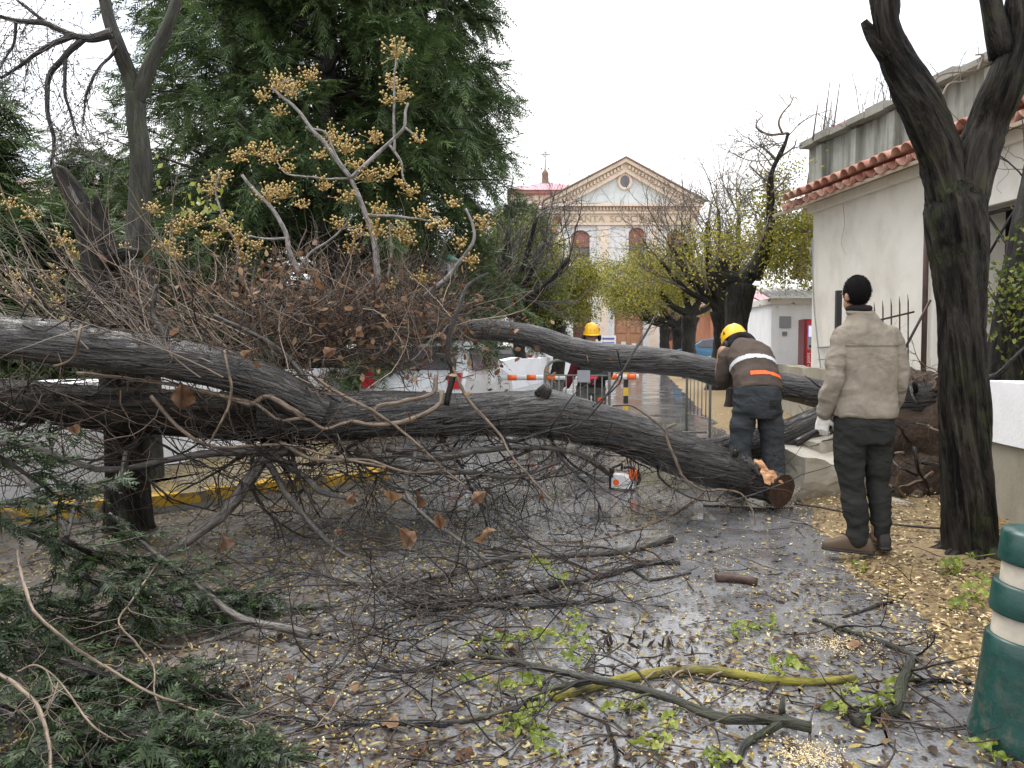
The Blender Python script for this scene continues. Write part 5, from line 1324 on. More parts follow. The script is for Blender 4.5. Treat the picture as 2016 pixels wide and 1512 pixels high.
# crown of the uprooted tree: thicket of vine twigs
mb = MB(); mb2 = MB()
for (a, b, c, n_, sx, sz) in ((640, 605, 6.4, 170, .5, .09), (760, 612, 6.6, 160, .4, .08), (480, 625, 6.0, 50, .35, .08), (690, 640, 6.2, 120, .4, .09), (560, 640, 5.9, 80, .4, .1), (850, 615, 7.0, 110, .32, .06), (330, 640, 5.6, 34, .4, .12), (640, 715, 5.7, 70, .45, .07), (820, 720, 5.9, 40, .3, .1)):
    S = P(a, b, c) + rng.normal(size=(n_, 3)) * np.array((sx, .35, sz))
    D = rng.normal(size=(n_, 3)) * np.array((1.0, .7, .55)) + np.array((-.1, -.1, .12))
    brush(mb, S[: n_ * 2 // 3], D[: n_ * 2 // 3], .3 + .35 * rng.random(n_ * 2 // 3), .0048, [(4, .6, .8)], 3, 8, .34)
    brush(mb2, S[n_ * 2 // 3:], D[n_ * 2 // 3:] + np.array((-.2, 0, .5)), .35 + .4 * rng.random(n_ - n_ * 2 // 3), .0042, [(3, .6, .6)], 3, 8, .16)
mb.build('vine_thicket', M['twig_brown'], ut, True, 'stuff'); mb2.build('vine_thicket', M['twig_pale'], ut, True, 'stuff')
mb = MB(); S = np.concatenate([P(a, b, c) + rng.normal(size=(n_, 3)) * np.array((.5, .4, .16)) for a, b, c, n_ in ((640, 590, 6.3, 420), (480, 600, 5.9, 220), (760, 610, 6.5, 260), (650, 660, 6.0, 220), (900, 720, 5.7, 60))])
mb.oval_leaves(S, rng.normal(size=S.shape), .045 + .04 * rng.random(len(S)), .035, .3, tint=rng.random(len(S)) * .85); mb.build('dried_leaves', M['leaf_dead'], ut, True, 'stuff')
# pale branches standing out of the crown with yellow berry clusters
BR = [(.03, [(748, 600), (742, 520), (728, 450), (706, 390), (690, 352)]), (.02, [(690, 352), (650, 295), (612, 255), (590, 225), (555, 190), (535, 172)]), (.02, [(690, 352), (715, 330), (745, 300), (770, 276), (795, 252), (798, 225), (803, 207)]),
      (.024, [(590, 545), (570, 500), (560, 455), (538, 415), (505, 380), (475, 345)]), (.02, [(830, 590), (880, 545), (915, 500), (934, 470), (932, 440), (918, 410)]), (.014, [(722, 425), (770, 425), (810, 430), (840, 435)]), (.01, [(600, 252), (640, 262), (655, 290), (675, 330)]),
      (.014, [(580, 540), (610, 500), (650, 470), (690, 430)]), (.012, [(775, 300), (776, 200), (778, 110)]), (.01, [(795, 250), (815, 265), (825, 275)]), (.012, [(560, 470), (520, 470), (480, 460)]), (.012, [(460, 560), (470, 490), (445, 440), (425, 380), (430, 340)]), (.01, [(690, 352), (620, 350), (570, 345), (545, 320)]), (.014, [(750, 590), (770, 520), (765, 440)]), (.012, [(765, 285), (790, 320), (795, 350), (805, 375)])]
for r0, pl in BR:
    q_ = cr([P(a, b, 6.3) for a, b in pl], 24); q_ += .02 * np.stack([fbm(q_ * 4, s_) for s_ in (1, 2, 3)], 1)
    MB().tube(q_, np.linspace(r0, r0 * .5, 24), 8).build('pale_branch', M['bark_pale'], ut)
CL = [(780, 95, 30), (772, 160, 22), (788, 185, 26), (762, 195, 14), (545, 160, 32), (575, 172, 28), (612, 148, 20), (518, 185, 18), (552, 218, 18), (655, 268, 26), (680, 285, 28), (630, 302, 16), (540, 300, 30), (505, 292, 24), (468, 305, 22), (700, 322, 18), (728, 340, 30), (740, 268, 22), (822, 270, 16), (768, 338, 20), (792, 360, 12), (808, 375, 20), (528, 378, 30), (558, 375, 26), (592, 402, 16), (640, 362, 20), (682, 385, 22), (668, 438, 18), (700, 458, 24), (690, 485, 18), (745, 408, 22), (740, 450, 26), (792, 450, 26), (805, 470, 20), (832, 415, 22), (848, 440, 14), (872, 440, 16), (892, 400, 14), (905, 478, 16), (928, 510, 20), (952, 438, 24), (430, 345, 26), (415, 370, 20), (442, 440, 26), (470, 465, 28), (505, 480, 20), (480, 505, 20), (565, 330, 14), (410, 470, 22), (380, 430, 24), (350, 445, 24), (345, 500, 18), (830, 545, 20), (770, 560, 16), (25, 545, 18), (45, 575, 22), (105, 545, 22), (125, 470, 22), (150, 500, 20), (60, 420, 16), (20, 400, 16), (240, 490, 16), (330, 480, 22), (110, 590, 18), (300, 410, 16)]
for (a, b, s_) in CL:
    d_ = 6.3 + rng.normal() * .12 if a > 350 else 5.9
    c_ = P(a, b, d_); n_ = int(s_ * 2.2); rr = s_ / 230.0
    pts = rng.normal(size=(n_, 3)) * np.array((.5, .45, .38)) * rr; mb = MB()
    mb.balls(c_ + pts, .0085 + .003 * rng.random(n_))
    L_ = np.stack([np.repeat((c_ + (0, 0, -rr * .6))[None], n_ // 2, 0), c_ + pts[: n_ // 2] * .5 + (0, 0, -rr * .2), c_ + pts[: n_ // 2]], 1)
    mb.tubes(L_, np.full((n_ // 2, 3), .0016), 3, tint=.1); mb.build('berry_cluster', M['berry'], ut, True, 'stuff')
# a few fresh green leaflets among the shoots
mb = MB(); S = np.concatenate([P(a, b, 5.8) + rng.normal(size=(n_, 3)) * np.array((.12, .1, .1)) for a, b, n_ in ((400, 410, 12), (440, 425, 10), (360, 380, 8), (320, 310, 4), (430, 395, 8), (130, 470, 5), (170, 620, 8))])
mb.leaves(S, rng.normal(size=S.shape) + np.array((0, 0, -.5)), .07, .035, .1); mb.build('green_leaflets', M['leaf_green'], ut, True, 'stuff')

# ------------------------------------------------------------------ branches lying on the ground
def gpath(pl, n, r0, r1, lift=0.0):
    pts = []
    for i_, p_ in enumerate(pl):
        f_ = i_ / (len(pl) - 1); z_ = (r0 * (1 - f_) + r1 * f_) * .9 + lift + (p_[2] if len(p_) > 2 else 0)
        pts.append(G(p_[0], p_[1], z_))
    q_ = cr(pts, n); q_[:, 2] = np.maximum(q_[:, 2], .004)
    return q_
def ground_branch(name, label, pl, r0, r1, mat, twigs=0, tw_L=.35, side=(), tw_mat='twig_dark', n=44, group='broken branches on the road', lift=0.0, wob=.012):
    t = thing(name, label, 'branch', (0, 0, 0), 0, group)
    q_ = gpath(pl, n, r0, r1, lift); q_[1:-1] += (wob * np.stack([fbm(q_ * 5, s_) for s_ in (1, 2, 3)], 1))[1:-1] * np.array((1, 1, .5))
    MB().tube(q_, np.linspace(r0, r1, n), 14, disp=ridge_disp(r0 * .13, r0 * .22, 40, 9, len(label))).build('stem', M[mat], t)
    for sp in side:
        f0, rr, pl2 = sp; qq = gpath(pl2, 18, rr, rr * .5); qq[0] = q_[int(f0 * (n - 1))]; qq = cr(qq[[0, 4, 8, 13, 17]], 18)
        MB().tube(qq, np.linspace(rr, rr * .5, 18), 9, disp=ridge_disp(rr * .12, rr * .2, 40, 9)).build('side_branch', M[mat], t)
    if twigs:
        mb = MB(); S, D, _ = spawn(q_[None], twigs, .8, 1, .1); D[:, 2] = np.abs(D[:, 2]) * .35
        tw = brush(mb, S, D, tw_L * (.5 + rng.random(len(S))), min(r1 * .6, .006), [(3, .55, .7)], 4, 7, .16, 0, .06)
        for v_ in mb.v: v_[:, 2] = np.maximum(v_[:, 2], .002)
        mb.build('twigs', M[tw_mat], t, True, 'stuff')
    return t, q_
ground_branch('fallen_branch', 'long grey branch lying across the middle of the road', [(1322, 1060), (1220, 1085), (1100, 1092), (1000, 1098), (900, 1125), (800, 1145), (695, 1152)], .024, .014, 'branch_grey', 26, .5, [(.45, .012, [(1000, 1098), (930, 1080), (850, 1060, .05), (760, 1075, .1)])])
ground_branch('fallen_branch', 'yellow mossy branch lying in the puddle at the bottom', [(1685, 1335), (1600, 1342), (1520, 1338), (1420, 1322), (1330, 1322), (1240, 1335), (1160, 1355), (1090, 1372)], .0145, .019, 'branch_moss', 12, .22, tw_mat='twig_pale')
ground_branch('fallen_branch', 'dark lichen spotted branch crossing the yellow mossy one', [(1598, 1432, .02), (1520, 1418, .02), (1420, 1412, .02), (1330, 1378, .03), (1240, 1350, .06), (1160, 1335, .06), (1080, 1318, .03), (1000, 1300), (925, 1288)], .019, .01, 'bark_moss', 14, .3, [(.1, .014, [(1540, 1425), (1490, 1450), (1455, 1480), (1470, 1530)]), (.62, .012, [(1150, 1333), (1080, 1360), (1000, 1400), (880, 1425), (720, 1420)]), (.08, .014, [(1545, 1420), (1540, 1395, .05), (1542, 1372, .08)])])
ground_branch('fallen_branch', 'forked grey branch with a cut end at the lower left', [(608, 1250, .03), (560, 1238, .04), (480, 1222, .06), (420, 1180, .1), (360, 1130, .16), (300, 1085, .25), (215, 1010, .45)], .02, .008, 'branch_grey', 10, .35, [(.28, .011, [(485, 1222, .05), (430, 1255), (370, 1272), (290, 1275), (200, 1250, .03), (130, 1235, .06)])])
ground_branch('fallen_branch', 'thin dark branch right of the puddle near the sawdust', [(1600, 1220), (1660, 1240), (1720, 1258), (1790, 1290), (1805, 1300)], .008, .012, 'bark_moss', 8, .25)
ground_branch('fallen_branch', 'reddish brown forked branch below the long grey branch', [(1338, 1108), (1270, 1110), (1200, 1130), (1130, 1145), (1040, 1165), (940, 1180), (830, 1190)], .014, .016, 'bark_wet', 26, .45, [(.25, .01, [(1255, 1112), (1270, 1140), (1310, 1138), (1360, 1128)])], tw_mat='twig_brown')
ground_branch('fallen_branch', 'dark curved branch lying in shadow left of the puddle', [(1210, 1180), (1100, 1190), (1000, 1195), (940, 1190), (870, 1200), (800, 1215)], .013, .009, 'bark_wet', 26, .45)
ground_branch('fallen_branch', 'short sawn stick left of the standing man\'s boots', [(1410, 1138), (1450, 1140), (1490, 1146)], .022, .022, 'cut_wet', 0, n=14)
ground_branch('fallen_branch', 'thin rod lying under the sawn end of the trunk', [(1385, 995), (1440, 998), (1500, 1002), (1560, 1000)], .009, .009, 'bark_wet', 0, n=20)
ground_branch('fallen_branch', 'curved whip of branch in front of the chainsaw', [(1385, 970, .02), (1320, 1015), (1240, 1045), (1150, 1065), (1060, 1063), (1000, 1052)], .008, .004, 'vine', 6, .3)
ground_branch('fallen_branch', 'thin upright looking twig at the bottom edge', [(1190, 1415), (1205, 1450), (1212, 1490), (1212, 1520)], .006, .007, 'bark_wet', 3, .1, n=16)
ground_branch('fallen_branch', 'dark branch across sawdust in front of the near tree', [(1985, 1105), (1900, 1130), (1860, 1150), (1800, 1165), (1740, 1190), (1660, 1215)], .012, .006, 'bark_wet', 10, .3)
ground_branch('fallen_branch', 'broken lichen covered bough beside the green bollard', [(1790, 1300, .05), (1780, 1340, .05), (1760, 1390, .02), (1720, 1400), (1680, 1420)], .018, .02, 'bark_moss', 14, .25)
ground_branch('fallen_branch', 'brown stick by the foot of the green bollard', [(1910, 1345), (1850, 1340), (1790, 1340)], .006, .009, 'bark_wet', 4, .2)
ground_branch('fallen_branch', 'dark stick in the bottom middle leading to the left edge', [(880, 1425), (760, 1420), (640, 1425), (520, 1400, .02), (400, 1350, .04)], .011, .006, 'bark_wet', 22, .4)
ground_branch('fallen_branch', 'twiggy dark branch left of the long grey branch', [(900, 1300), (820, 1320), (730, 1310), (700, 1270), (600, 1245), (480, 1215, .03)], .011, .005, 'bark_wet', 22, .4)
# rope on the verge
pr = [(1565, 992), (1620, 1000), (1690, 1015), (1760, 1032), (1850, 1040), (1900, 1038)]
rp_ = np.array([G(a, b, .09) for a, b in pr]); rq = cr(rp_, 40)
tag(MB().tube(rq, .008, 8).build('rope', M['bark_wet']), 'dark rope running over the sawdust from the log to the tree', 'rope')
# tan vines across the lower left
for lab, r_, pl in [(l__, r__ * .5, p__) for l__, r__, p__ in (('long tan vine sweeping down through the conifer sprigs at lower left', .011, [(35, 1085, .5), (60, 1190, .4), (130, 1260, .3), (220, 1320, .2), (300, 1365, .15), (390, 1400, .1), (470, 1415, .08), (560, 1378, .03), (680, 1320, .02)]),
                    ('pale vine bending to the bottom left corner', .013, [(-40, 1310, .3), (20, 1340, .28), (70, 1385, .24), (95, 1450, .2), (105, 1530, .15)]),
                    ('thin arched tan vine over the green sprigs at far left', .007, [(35, 1322, .25), (75, 1314, .26), (130, 1360, .2), (180, 1425, .15), (232, 1460, .1)]),
                    ('looping tan vine joining the long one at lower left', .008, [(310, 1110, .3), (262, 1180, .25), (236, 1225, .22), (270, 1270, .18), (303, 1310, .12), (305, 1360, .1), (330, 1420, .06), (390, 1458, .04), (480, 1456, .02), (580, 1445, .02), (700, 1400, .02)]),
                    ('fine whip of vine above the dead leaf at bottom left', .004, [(370, 1330, .05), (420, 1335, .06), (460, 1370, .05), (500, 1410, .04), (545, 1440, .02)]))]:
    q_ = cr([G(a, b, c) for a, b, c in pl], 50); q_ += .01 * np.stack([fbm(q_ * 8, s_) for s_ in (1, 2, 3)], 1)
    t = thing('vine', lab, 'vine', (0, 0, 0), 0, 'tan vines across the lower left')
    MB().tube(q_, np.linspace(r_, r_ * .6, 50), 10, disp=ridge_disp(r_ * .1, r_ * .25, 40, 9)).build('stem', M['vine'], t)
    mb = MB(); S, D, _ = spawn(q_[None], 9, .9, 1, .1); brush(mb, S, D, .22, .0025, [(2, .6, .7)], 3, 7, .25, 0, .05); mb.build('twigs', M['twig_pale'], t, True, 'stuff')

# conifer boughs lying on the ground at lower left
def bough(label, pl, L=.34, n_side=16, seed=0):
    t = thing('conifer_bough', label, 'branch', (0, 0, 0), 0, 'fallen conifer boughs at lower left')
    q_ = cr([G(a, b, c) for a, b, c in pl], 22)
    MB().tube(q_, np.linspace(.014, .004, 22), 8).build('stem', M['bark_wet'], t)
    S, D, _ = spawn(q_[None], n_side, .8, 1, .05); D[:, 2] *= .35
    P2 = walk(S, D, L * (.6 + .6 * rng.random(len(S))), 7, .1, .03); P2[..., 2] = np.maximum(P2[..., 2], .012)
    mb = MB(); mb.tubes(P2, np.full((len(P2), 1), .0035) * np.linspace(1, .4, 7)[None], 3); mb.build('twigs', M['twig_dark'], t, True, 'stuff')
    S3, D3, _ = spawn(P2, 16, .7, 1, .05); D3[:, 2] = D3[:, 2] * .6 - .1; keep = S3[:, 2] > .006
    mb = MB(); mb.sprays(S3[keep], D3[keep], .085 * (.6 + .8 * rng.random(keep.sum())), 6, .055, .2)
    for v_ in mb.v: v_[:, 2] = np.maximum(v_[:, 2], .003)
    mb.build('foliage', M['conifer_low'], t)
bough('green conifer bough behind the forked grey branch', [(120, 1060, .5), (220, 1110, .3), (330, 1160, .15), (430, 1200, .05)], .4, 22)
bough('conifer bough hanging at the left edge below the trunk', [(-120, 960, .7), (-20, 1020, .55), (90, 1070, .4), (170, 1110, .3)], .4, 20)
bough('conifer bough at the left edge under the long tan vine', [(-160, 1180, .35), (-60, 1230, .25), (40, 1280, .15), (120, 1330, .06)], .32, 22)
bough('conifer bough in the bottom left corner', [(-200, 1330, .2), (-80, 1370, .15), (60, 1420, .1), (200, 1460, .05), (300, 1480, .03)], .26, 24)
bough('conifer bough lying along the bottom edge, left of centre', [(150, 1430, .1), (280, 1450, .07), (380, 1470, .05), (480, 1490, .03)], .22, 20)
bough('feathery conifer bough at the left edge between the tan vines', [(-60, 1130, .3), (30, 1180, .2), (110, 1220, .12), (190, 1250, .05)], .34, 22)
bough('feathery conifer bough under the arched tan vine', [(-40, 1400, .12), (60, 1380, .1), (160, 1370, .06), (250, 1370, .03)], .26, 22)
bough('conifer bough below the looping tan vine', [(120, 1300, .15), (210, 1330, .1), (300, 1350, .05), (380, 1380, .03)], .26, 18)
bough('conifer bough touching the bottom edge beside the pale vine', [(-60, 1490, .1), (60, 1490, .08), (180, 1500, .05), (290, 1520, .03)], .24, 20)
bough('small conifer sprig right of the forked grey branch', [(380, 1150, .1), (450, 1180, .06), (540, 1205, .03)], .25, 12)
bough('conifer bough under the upper left end of the forked branch', [(160, 1130, .35), (230, 1170, .22), (300, 1200, .12)], .35, 14)
bough('conifer bough hanging under the low limb at far left', [(-100, 840, 1.0), (0, 900, .85), (90, 960, .7), (130, 1000, .55)], .35, 16)

# leafy sprigs with pinnate leaflets on the road
LFG = [leaf_shape(.066, .018, .25, seed=50 + s_) for s_ in range(4)]
for me in LFG: me.materials.append(M['leaf_green'])
def sprig(label, pl, n_leaf, r=.003, sc=1.0, lift=.012):
    t = thing('leafy_sprig', label, 'sprig', (0, 0, 0), 0, 'green leafy sprigs on the road')
    q_ = cr([G(p_[0], p_[1], lift + (p_[2] if len(p_) > 2 else 0)) for p_ in pl], 16)
    MB().tube(q_, np.linspace(r, r * .5, 16), 6).build('stem', M['leaf_green'], t)
    for i_ in range(n_leaf):
        f_ = .2 + .8 * i_ / max(1, n_leaf - 1); k_ = min(15, int(f_ * 15)); tg = norm(q_[min(15, k_ + 1)] - q_[max(0, k_ - 1)])
        az = math.atan2(tg[1], tg[0]) - math.pi / 2 + (1 if i_ % 2 else -1) * random.uniform(.6, 1.2)
        put_leaf('leaf', LFG[random.randrange(4)], q_[k_] + np.array((0, 0, .004)), (random.uniform(-.3, .5), random.uniform(-.6, .6), az), sc * random.uniform(.75, 1.25), t)
sprig('sprig of pale leaflets standing beside the long grey branch', [(1120, 1165, .02), (1095, 1130, .06), (1075, 1110, .08), (1050, 1100, .08)], 9)
sprig('sprig with pinnate leaflets beside the pink dead leaf', [(1120, 1250), (1060, 1248, .02), (1000, 1262, .03), (930, 1265, .02)], 12)
sprig('sprig of leaflets just above the crossing branches', [(1180, 1300), (1150, 1270, .03), (1130, 1230, .05), (1135, 1200, .05)], 10)
sprig('yellow green sprig arching over the dark branch', [(1150, 1340), (1130, 1290, .05), (1100, 1255, .07), (1060, 1250, .05)], 9)
sprig('sprig left of where the branches cross', [(1100, 1330), (1050, 1345), (990, 1350), (935, 1335)], 10)
sprig('glossy sprig hanging over the bottom edge of the mossy branch', [(1090, 1350, .02), (1060, 1390), (1030, 1420), (960, 1440)], 11)
sprig('green sprig at the bottom, below the crossing branches', [(1040, 1380), (1020, 1430), (1060, 1445), (1075, 1480)], 8)
sprig('sprig of leaflets lying in the puddle beside the mossy branch', [(1310, 1360), (1280, 1370), (1250, 1395), (1210, 1390)], 8)
sprig('drooping yellowish sprig under the dark branch', [(1340, 1385), (1320, 1420), (1300, 1450), (1280, 1470)], 7)
sprig('sprig on the mossy branch near its right end', [(1500, 1340, .03), (1530, 1310, .05), (1560, 1310, .05), (1580, 1320, .03)], 8)
sprig('sprig at the right tip of the mossy branch', [(1690, 1335, .03), (1670, 1360, .04), (1650, 1385, .02), (1655, 1400)], 7)
sprig('sprig with a round leaf beside the branch fork', [(1420, 1245), (1450, 1240, .02), (1480, 1235), (1520, 1230)], 8)
sprig('sprig close to the foot of the near tree', [(1960, 1090, .15), (1900, 1100, .12), (1880, 1115, .08), (1865, 1135, .05)], 9, sc=1.2)
sprig('sprig between the near tree and the green bollard', [(1950, 1120, .15), (1930, 1150, .12), (1915, 1180, .08), (1890, 1200, .04)], 9, sc=1.2)
sprig('sprig on sawdust beside the standing man\'s boots', [(1720, 1090), (1700, 1105), (1690, 1115), (1700, 1125)], 7)
sprig('sprig on sawdust right of the man\'s boots', [(1745, 1100), (1760, 1115), (1765, 1130)], 6)
sprig('sprig half hidden by the lichen covered bough', [(1800, 1330, .04), (1760, 1360, .05), (1740, 1380, .04), (1700, 1400, .02)], 10)
sprig('sprig cut off by the bottom edge on the right', [(1400, 1470), (1410, 1490), (1420, 1500)], 5)
sprig('sprig at the bottom right under the bollard', [(1960, 1500, .02), (1950, 1480, .02), (1935, 1470)], 5)
# broad dead leaves lying on the road
for (a, b, s_, lab) in ((992, 1243, 1.0, 'large pink brown leaf above the crossing branches'), (700, 1362, .8, 'dead leaf beside the dark stick, left of the crossing branches'), (467, 1352, .8, 'pinkish dead leaf on bare asphalt at lower left'), (783, 1432, .8, 'dead leaf near the bottom, left of the crossing branches'), (368, 1426, .8, 'tan dead leaf between the tan vines at bottom left'), (150, 1275, .8, 'dead leaf half under the long tan vine'), (1020, 1285, .7, 'small orange leaf just below the large pink brown one'), (560, 1335, .6, 'small dead leaf below the cut end of the forked branch'), (660, 1390, .7, 'dead leaf beside the dark stick near the bottom'), (1230, 1385, .5, 'tiny dead leaf under the dark lichen spotted branch'), (905, 1480, .9, 'dead leaf at the very bottom, left of the glossy sprig'), (830, 1490, .8, 'curled dead leaf at the bottom edge left of centre'), (1695, 1270, .8, 'dead leaf beside the patch of sawdust right of the puddle'), (1760, 1420, .7, 'dead leaf beside the lichen covered bough'), (250, 1380, .7, 'dead leaf on the conifer bough at lower left'), (960, 1330, .6, 'dead leaf left of where the branches cross')):
    p_ = G(a, b, .012); o = put_leaf('fallen_leaf', LEAF[random.randrange(5)], p_, (random.uniform(-.35, .45), random.uniform(-.35, .35), random.uniform(0, 6.28)), s_ * .85)
    tag(o, lab, 'leaf', 'broad dead leaves on the road')

# ------------------------------------------------------------------ litter, berries, sawdust (uncountable)
def scatter(n, y0=1.55, y1=14, xs=.72, pw=1.0):
    u_ = rng.random(n); y = y0 * (y1 / y0) ** (u_ ** pw); x = (rng.random(n) * 2 - 1) * xs * y
    return x, y
def zat(x, y): return verge_z(x, y)
def inpave(x, y):
    c = (x - K0[0]) * (K1[1] - K0[1]) - (y - K0[1]) * (K1[0] - K0[0])
    return (c < 0) & (y < 10.5) & (x > LWALL(y)) & (x < -1.45)
x, y = scatter(16000); dens = .5 + .5 * fbm(np.stack([x * 1.5, y * 1.5, x * 0], 1), 4)
keep = (x > LWALL(y) + .05) & (x < RWALL(y) - .05) & (rng.random(len(x)) < (.25 + .75 * np.clip(.55 - x * .28, 0, 1)) * np.clip(dens * 3.2 - 1.1, 0, 1)) ; x, y = x[keep], y[keep]
z = np.where(inpave(x, y), .13, zat(x, y)) + .006
mb = MB(); mb.balls(np.stack([x, y, z], 1), .0038 + .0034 * rng.random(len(x))); o = mb.build('fallen_berries', M['berry_ground'], None, True, 'stuff'); tag(o, 'small yellow berries scattered over the wet ground', 'berries')
x, y = scatter(46000); dens = .5 + .5 * fbm(np.stack([x * 1.2, y * 1.2, x * 0 + 5], 1), 9)
keep = (x > LWALL(y) + .05) & (x < RWALL(y) - .05) & (rng.random(len(x)) < np.clip(dens * 1.3 - .1 + np.where(x > EDGE(y), .3, 0) + np.where(inpave(x, y), .6, 0) + np.where((x < .2) & (y > 4), .25, 0), 0, 1)); x, y = x[keep], y[keep]
z = np.where(inpave(x, y), .13, zat(x, y)) + .006 + .006 * rng.random(len(x)); D = np.stack([rng.normal(size=len(x)), rng.normal(size=len(x)), .12 * rng.normal(size=len(x))], 1)
mb = MB(); mb.oval_leaves(np.stack([x, y, z], 1), D, .018 + .03 * rng.random(len(x)) ** 2, .008 + .012 * rng.random(len(x)), .15, tint=np.where(inpave(x, y) | ((x < .2) & (y > 4) & (rng.random(len(x)) < .6)), .45 + .5 * rng.random(len(x)), rng.random(len(x)) ** 1.9), nrm=np.array((0, 0, 1.0)) + .25 * rng.normal(size=(len(x), 3)))
xm, ym = scatter(900, 1.6, 10); km = (xm > LWALL(ym) + .1) & (xm < RWALL(ym) - .1); xm, ym = xm[km], ym[km]
mb.oval_leaves(np.stack([xm, ym, np.where(inpave(xm, ym), .13, zat(xm, ym)) + .01], 1), np.stack([rng.normal(size=len(xm)), rng.normal(size=len(xm)), .15 * rng.normal(size=len(xm))], 1), .03 + .035 * rng.random(len(xm)), .016 + .014 * rng.random(len(xm)), .25, tint=rng.random(len(xm)) ** 1.3, nrm=np.array((0, 0, 1.0)) + .3 * rng.normal(size=(len(xm), 3)))
o = mb.build('leaf_litter', M['leaf_litter'], None, True, 'stuff'); tag(o, 'small yellow and brown leaf litter strewn over the ground', 'leaf litter')
x, y = scatter(60000, 1.8, 16); f_ = (x - EDGE(y)); dens = .5 + .5 * fbm(np.stack([x * 1.6, y * 1.6, x * 0 + 2], 1), 19)
keep = (x < RWALL(y) - .05) & (x > LWALL(y)) & (rng.random(len(x)) < np.clip(np.where(f_ > -.05, .95, np.exp(f_ * 3.0) * .45 * dens ** 2) , 0, 1)); x, y = x[keep], y[keep]
D = np.stack([rng.normal(size=len(x)), rng.normal(size=len(x)), .2 * rng.normal(size=len(x))], 1); z = zat(x, y) + .006 + .006 * rng.random(len(x))
mb = MB(); mb.leaves(np.stack([x, y, z], 1), D, .012 + .034 * rng.random(len(x)), .005 + .011 * rng.random(len(x)), .1, nrm=np.array((0, 0, 1.0)) + .4 * rng.normal(size=(len(x), 3)))
o = mb.build('sawdust', M['chips'], None, True, 'stuff'); tag(o, 'pale sawdust and wood chips spread around the sawn trunk', 'sawdust')
# sawdust heaps
for (a, b, rx, ry) in ((1660, 1272, .15, .07), (1590, 1490, .1, .07), (1420, 985, .3, .12), (1500, 1000, .3, .12)):
    c_ = G(a, b); n_ = 900; xx = rng.normal(size=n_) * rx * .6 + c_[0]; yy_ = rng.normal(size=n_) * ry * .8 + c_[1]
    D = np.stack([rng.normal(size=n_), rng.normal(size=n_), .3 * rng.normal(size=n_)], 1); mb = MB()
    mb.leaves(np.stack([xx, yy_, zat(xx, yy_) + .005 + .008 * rng.random(n_)], 1), D, .005 + .007 * rng.random(n_), .004, .1, tint=.5 + .5 * rng.random(n_), nrm=np.array((0, 0, 1.0)) + .4 * rng.normal(size=(n_, 3)))
    o = mb.build('sawdust', M['chips'], None, True, 'stuff'); tag(o, 'loose little patch of fresh sawdust on the wet road', 'sawdust', 'patches of sawdust on the road')
# fine broken twigs lying everywhere
x, y = scatter(1500, 1.6, 12); dens = .5 + .5 * fbm(np.stack([x * .9, y * .9, x * 0 + 8], 1), 29); keep = (x > LWALL(y) + .1) & (x < RWALL(y) - .1) & (rng.random(len(x)) < dens * 1.3 + np.where(x < .3, .3, -.1)); x, y = x[keep], y[keep]
S = np.stack([x, y, np.where(inpave(x, y), .135, zat(x, y)) + .012], 1); D = np.stack([rng.normal(size=len(x)), rng.normal(size=len(x)), .05 * rng.normal(size=len(x))], 1)
mb = MB(); Pn = walk(S, D, .1 + .35 * rng.random(len(x)) ** 2, 6, .16); Pn[..., 2] = np.maximum(Pn[..., 2] * .4 + S[:, None, 2] * .6, .004)
mb.tubes(Pn, (.0018 + .0028 * rng.random((len(x), 1))) * np.linspace(1, .6, 6)[None], 4); o = mb.build('broken_twigs', M['twig_brown'], None, True, 'stuff'); tag(o, 'fine broken twigs littering the road', 'twigs')
# thicker low tangle on the left half of the road
mb = MB(); cs = [(700, 1170), (850, 1200), (950, 1160), (1100, 1140), (600, 1120), (480, 1110), (900, 1250), (760, 1280), (1050, 1200), (400, 1060), (980, 1060), (820, 1080), (1180, 1180), (560, 1040), (900, 1040), (300, 1200), (650, 1330), (820, 1370)]
C = np.array([G(a, b, .05) for a, b in cs]); S = np.repeat(C, 11, 0) + rng.normal(size=(len(cs) * 11, 3)) * np.array((.28, .22, .03)); S[:, 2] = np.abs(S[:, 2]) + .01
D = rng.normal(size=S.shape) * np.array((1, .8, .22)) + np.array((0, 0, .06))
brush(mb, S, D, .3 + .35 * rng.random(len(S)), .0042, [(4, .55, .7)], 3, 7, .2, 0, .03)
for v_ in mb.v: v_[:, 2] = np.maximum(v_[:, 2], .003)
o = mb.build('twig_mat', M['twig_dark'], None, True, 'stuff'); tag(o, 'low mat of brown twigs lying over the left half of the road', 'twigs')
# hanging dark pods near the puddle
mb = MB(); S = np.concatenate([G(a, b, .05) + rng.normal(size=(7, 3)) * np.array((.05, .03, .01)) for a, b in ((1200, 1255), (1260, 1300), (1180, 1240), (1290, 1250), (1000, 1370), (1330, 1260))])
mb.leaves(S, rng.normal(size=S.shape) * .4 + np.array((0, -.2, -.6)), .07, .016, .2, tint=.02); o = mb.build('seed_pods', M['leaf_litter'], None, True, 'stuff'); tag(o, 'dark flat seed pods among the green sprigs', 'pods')

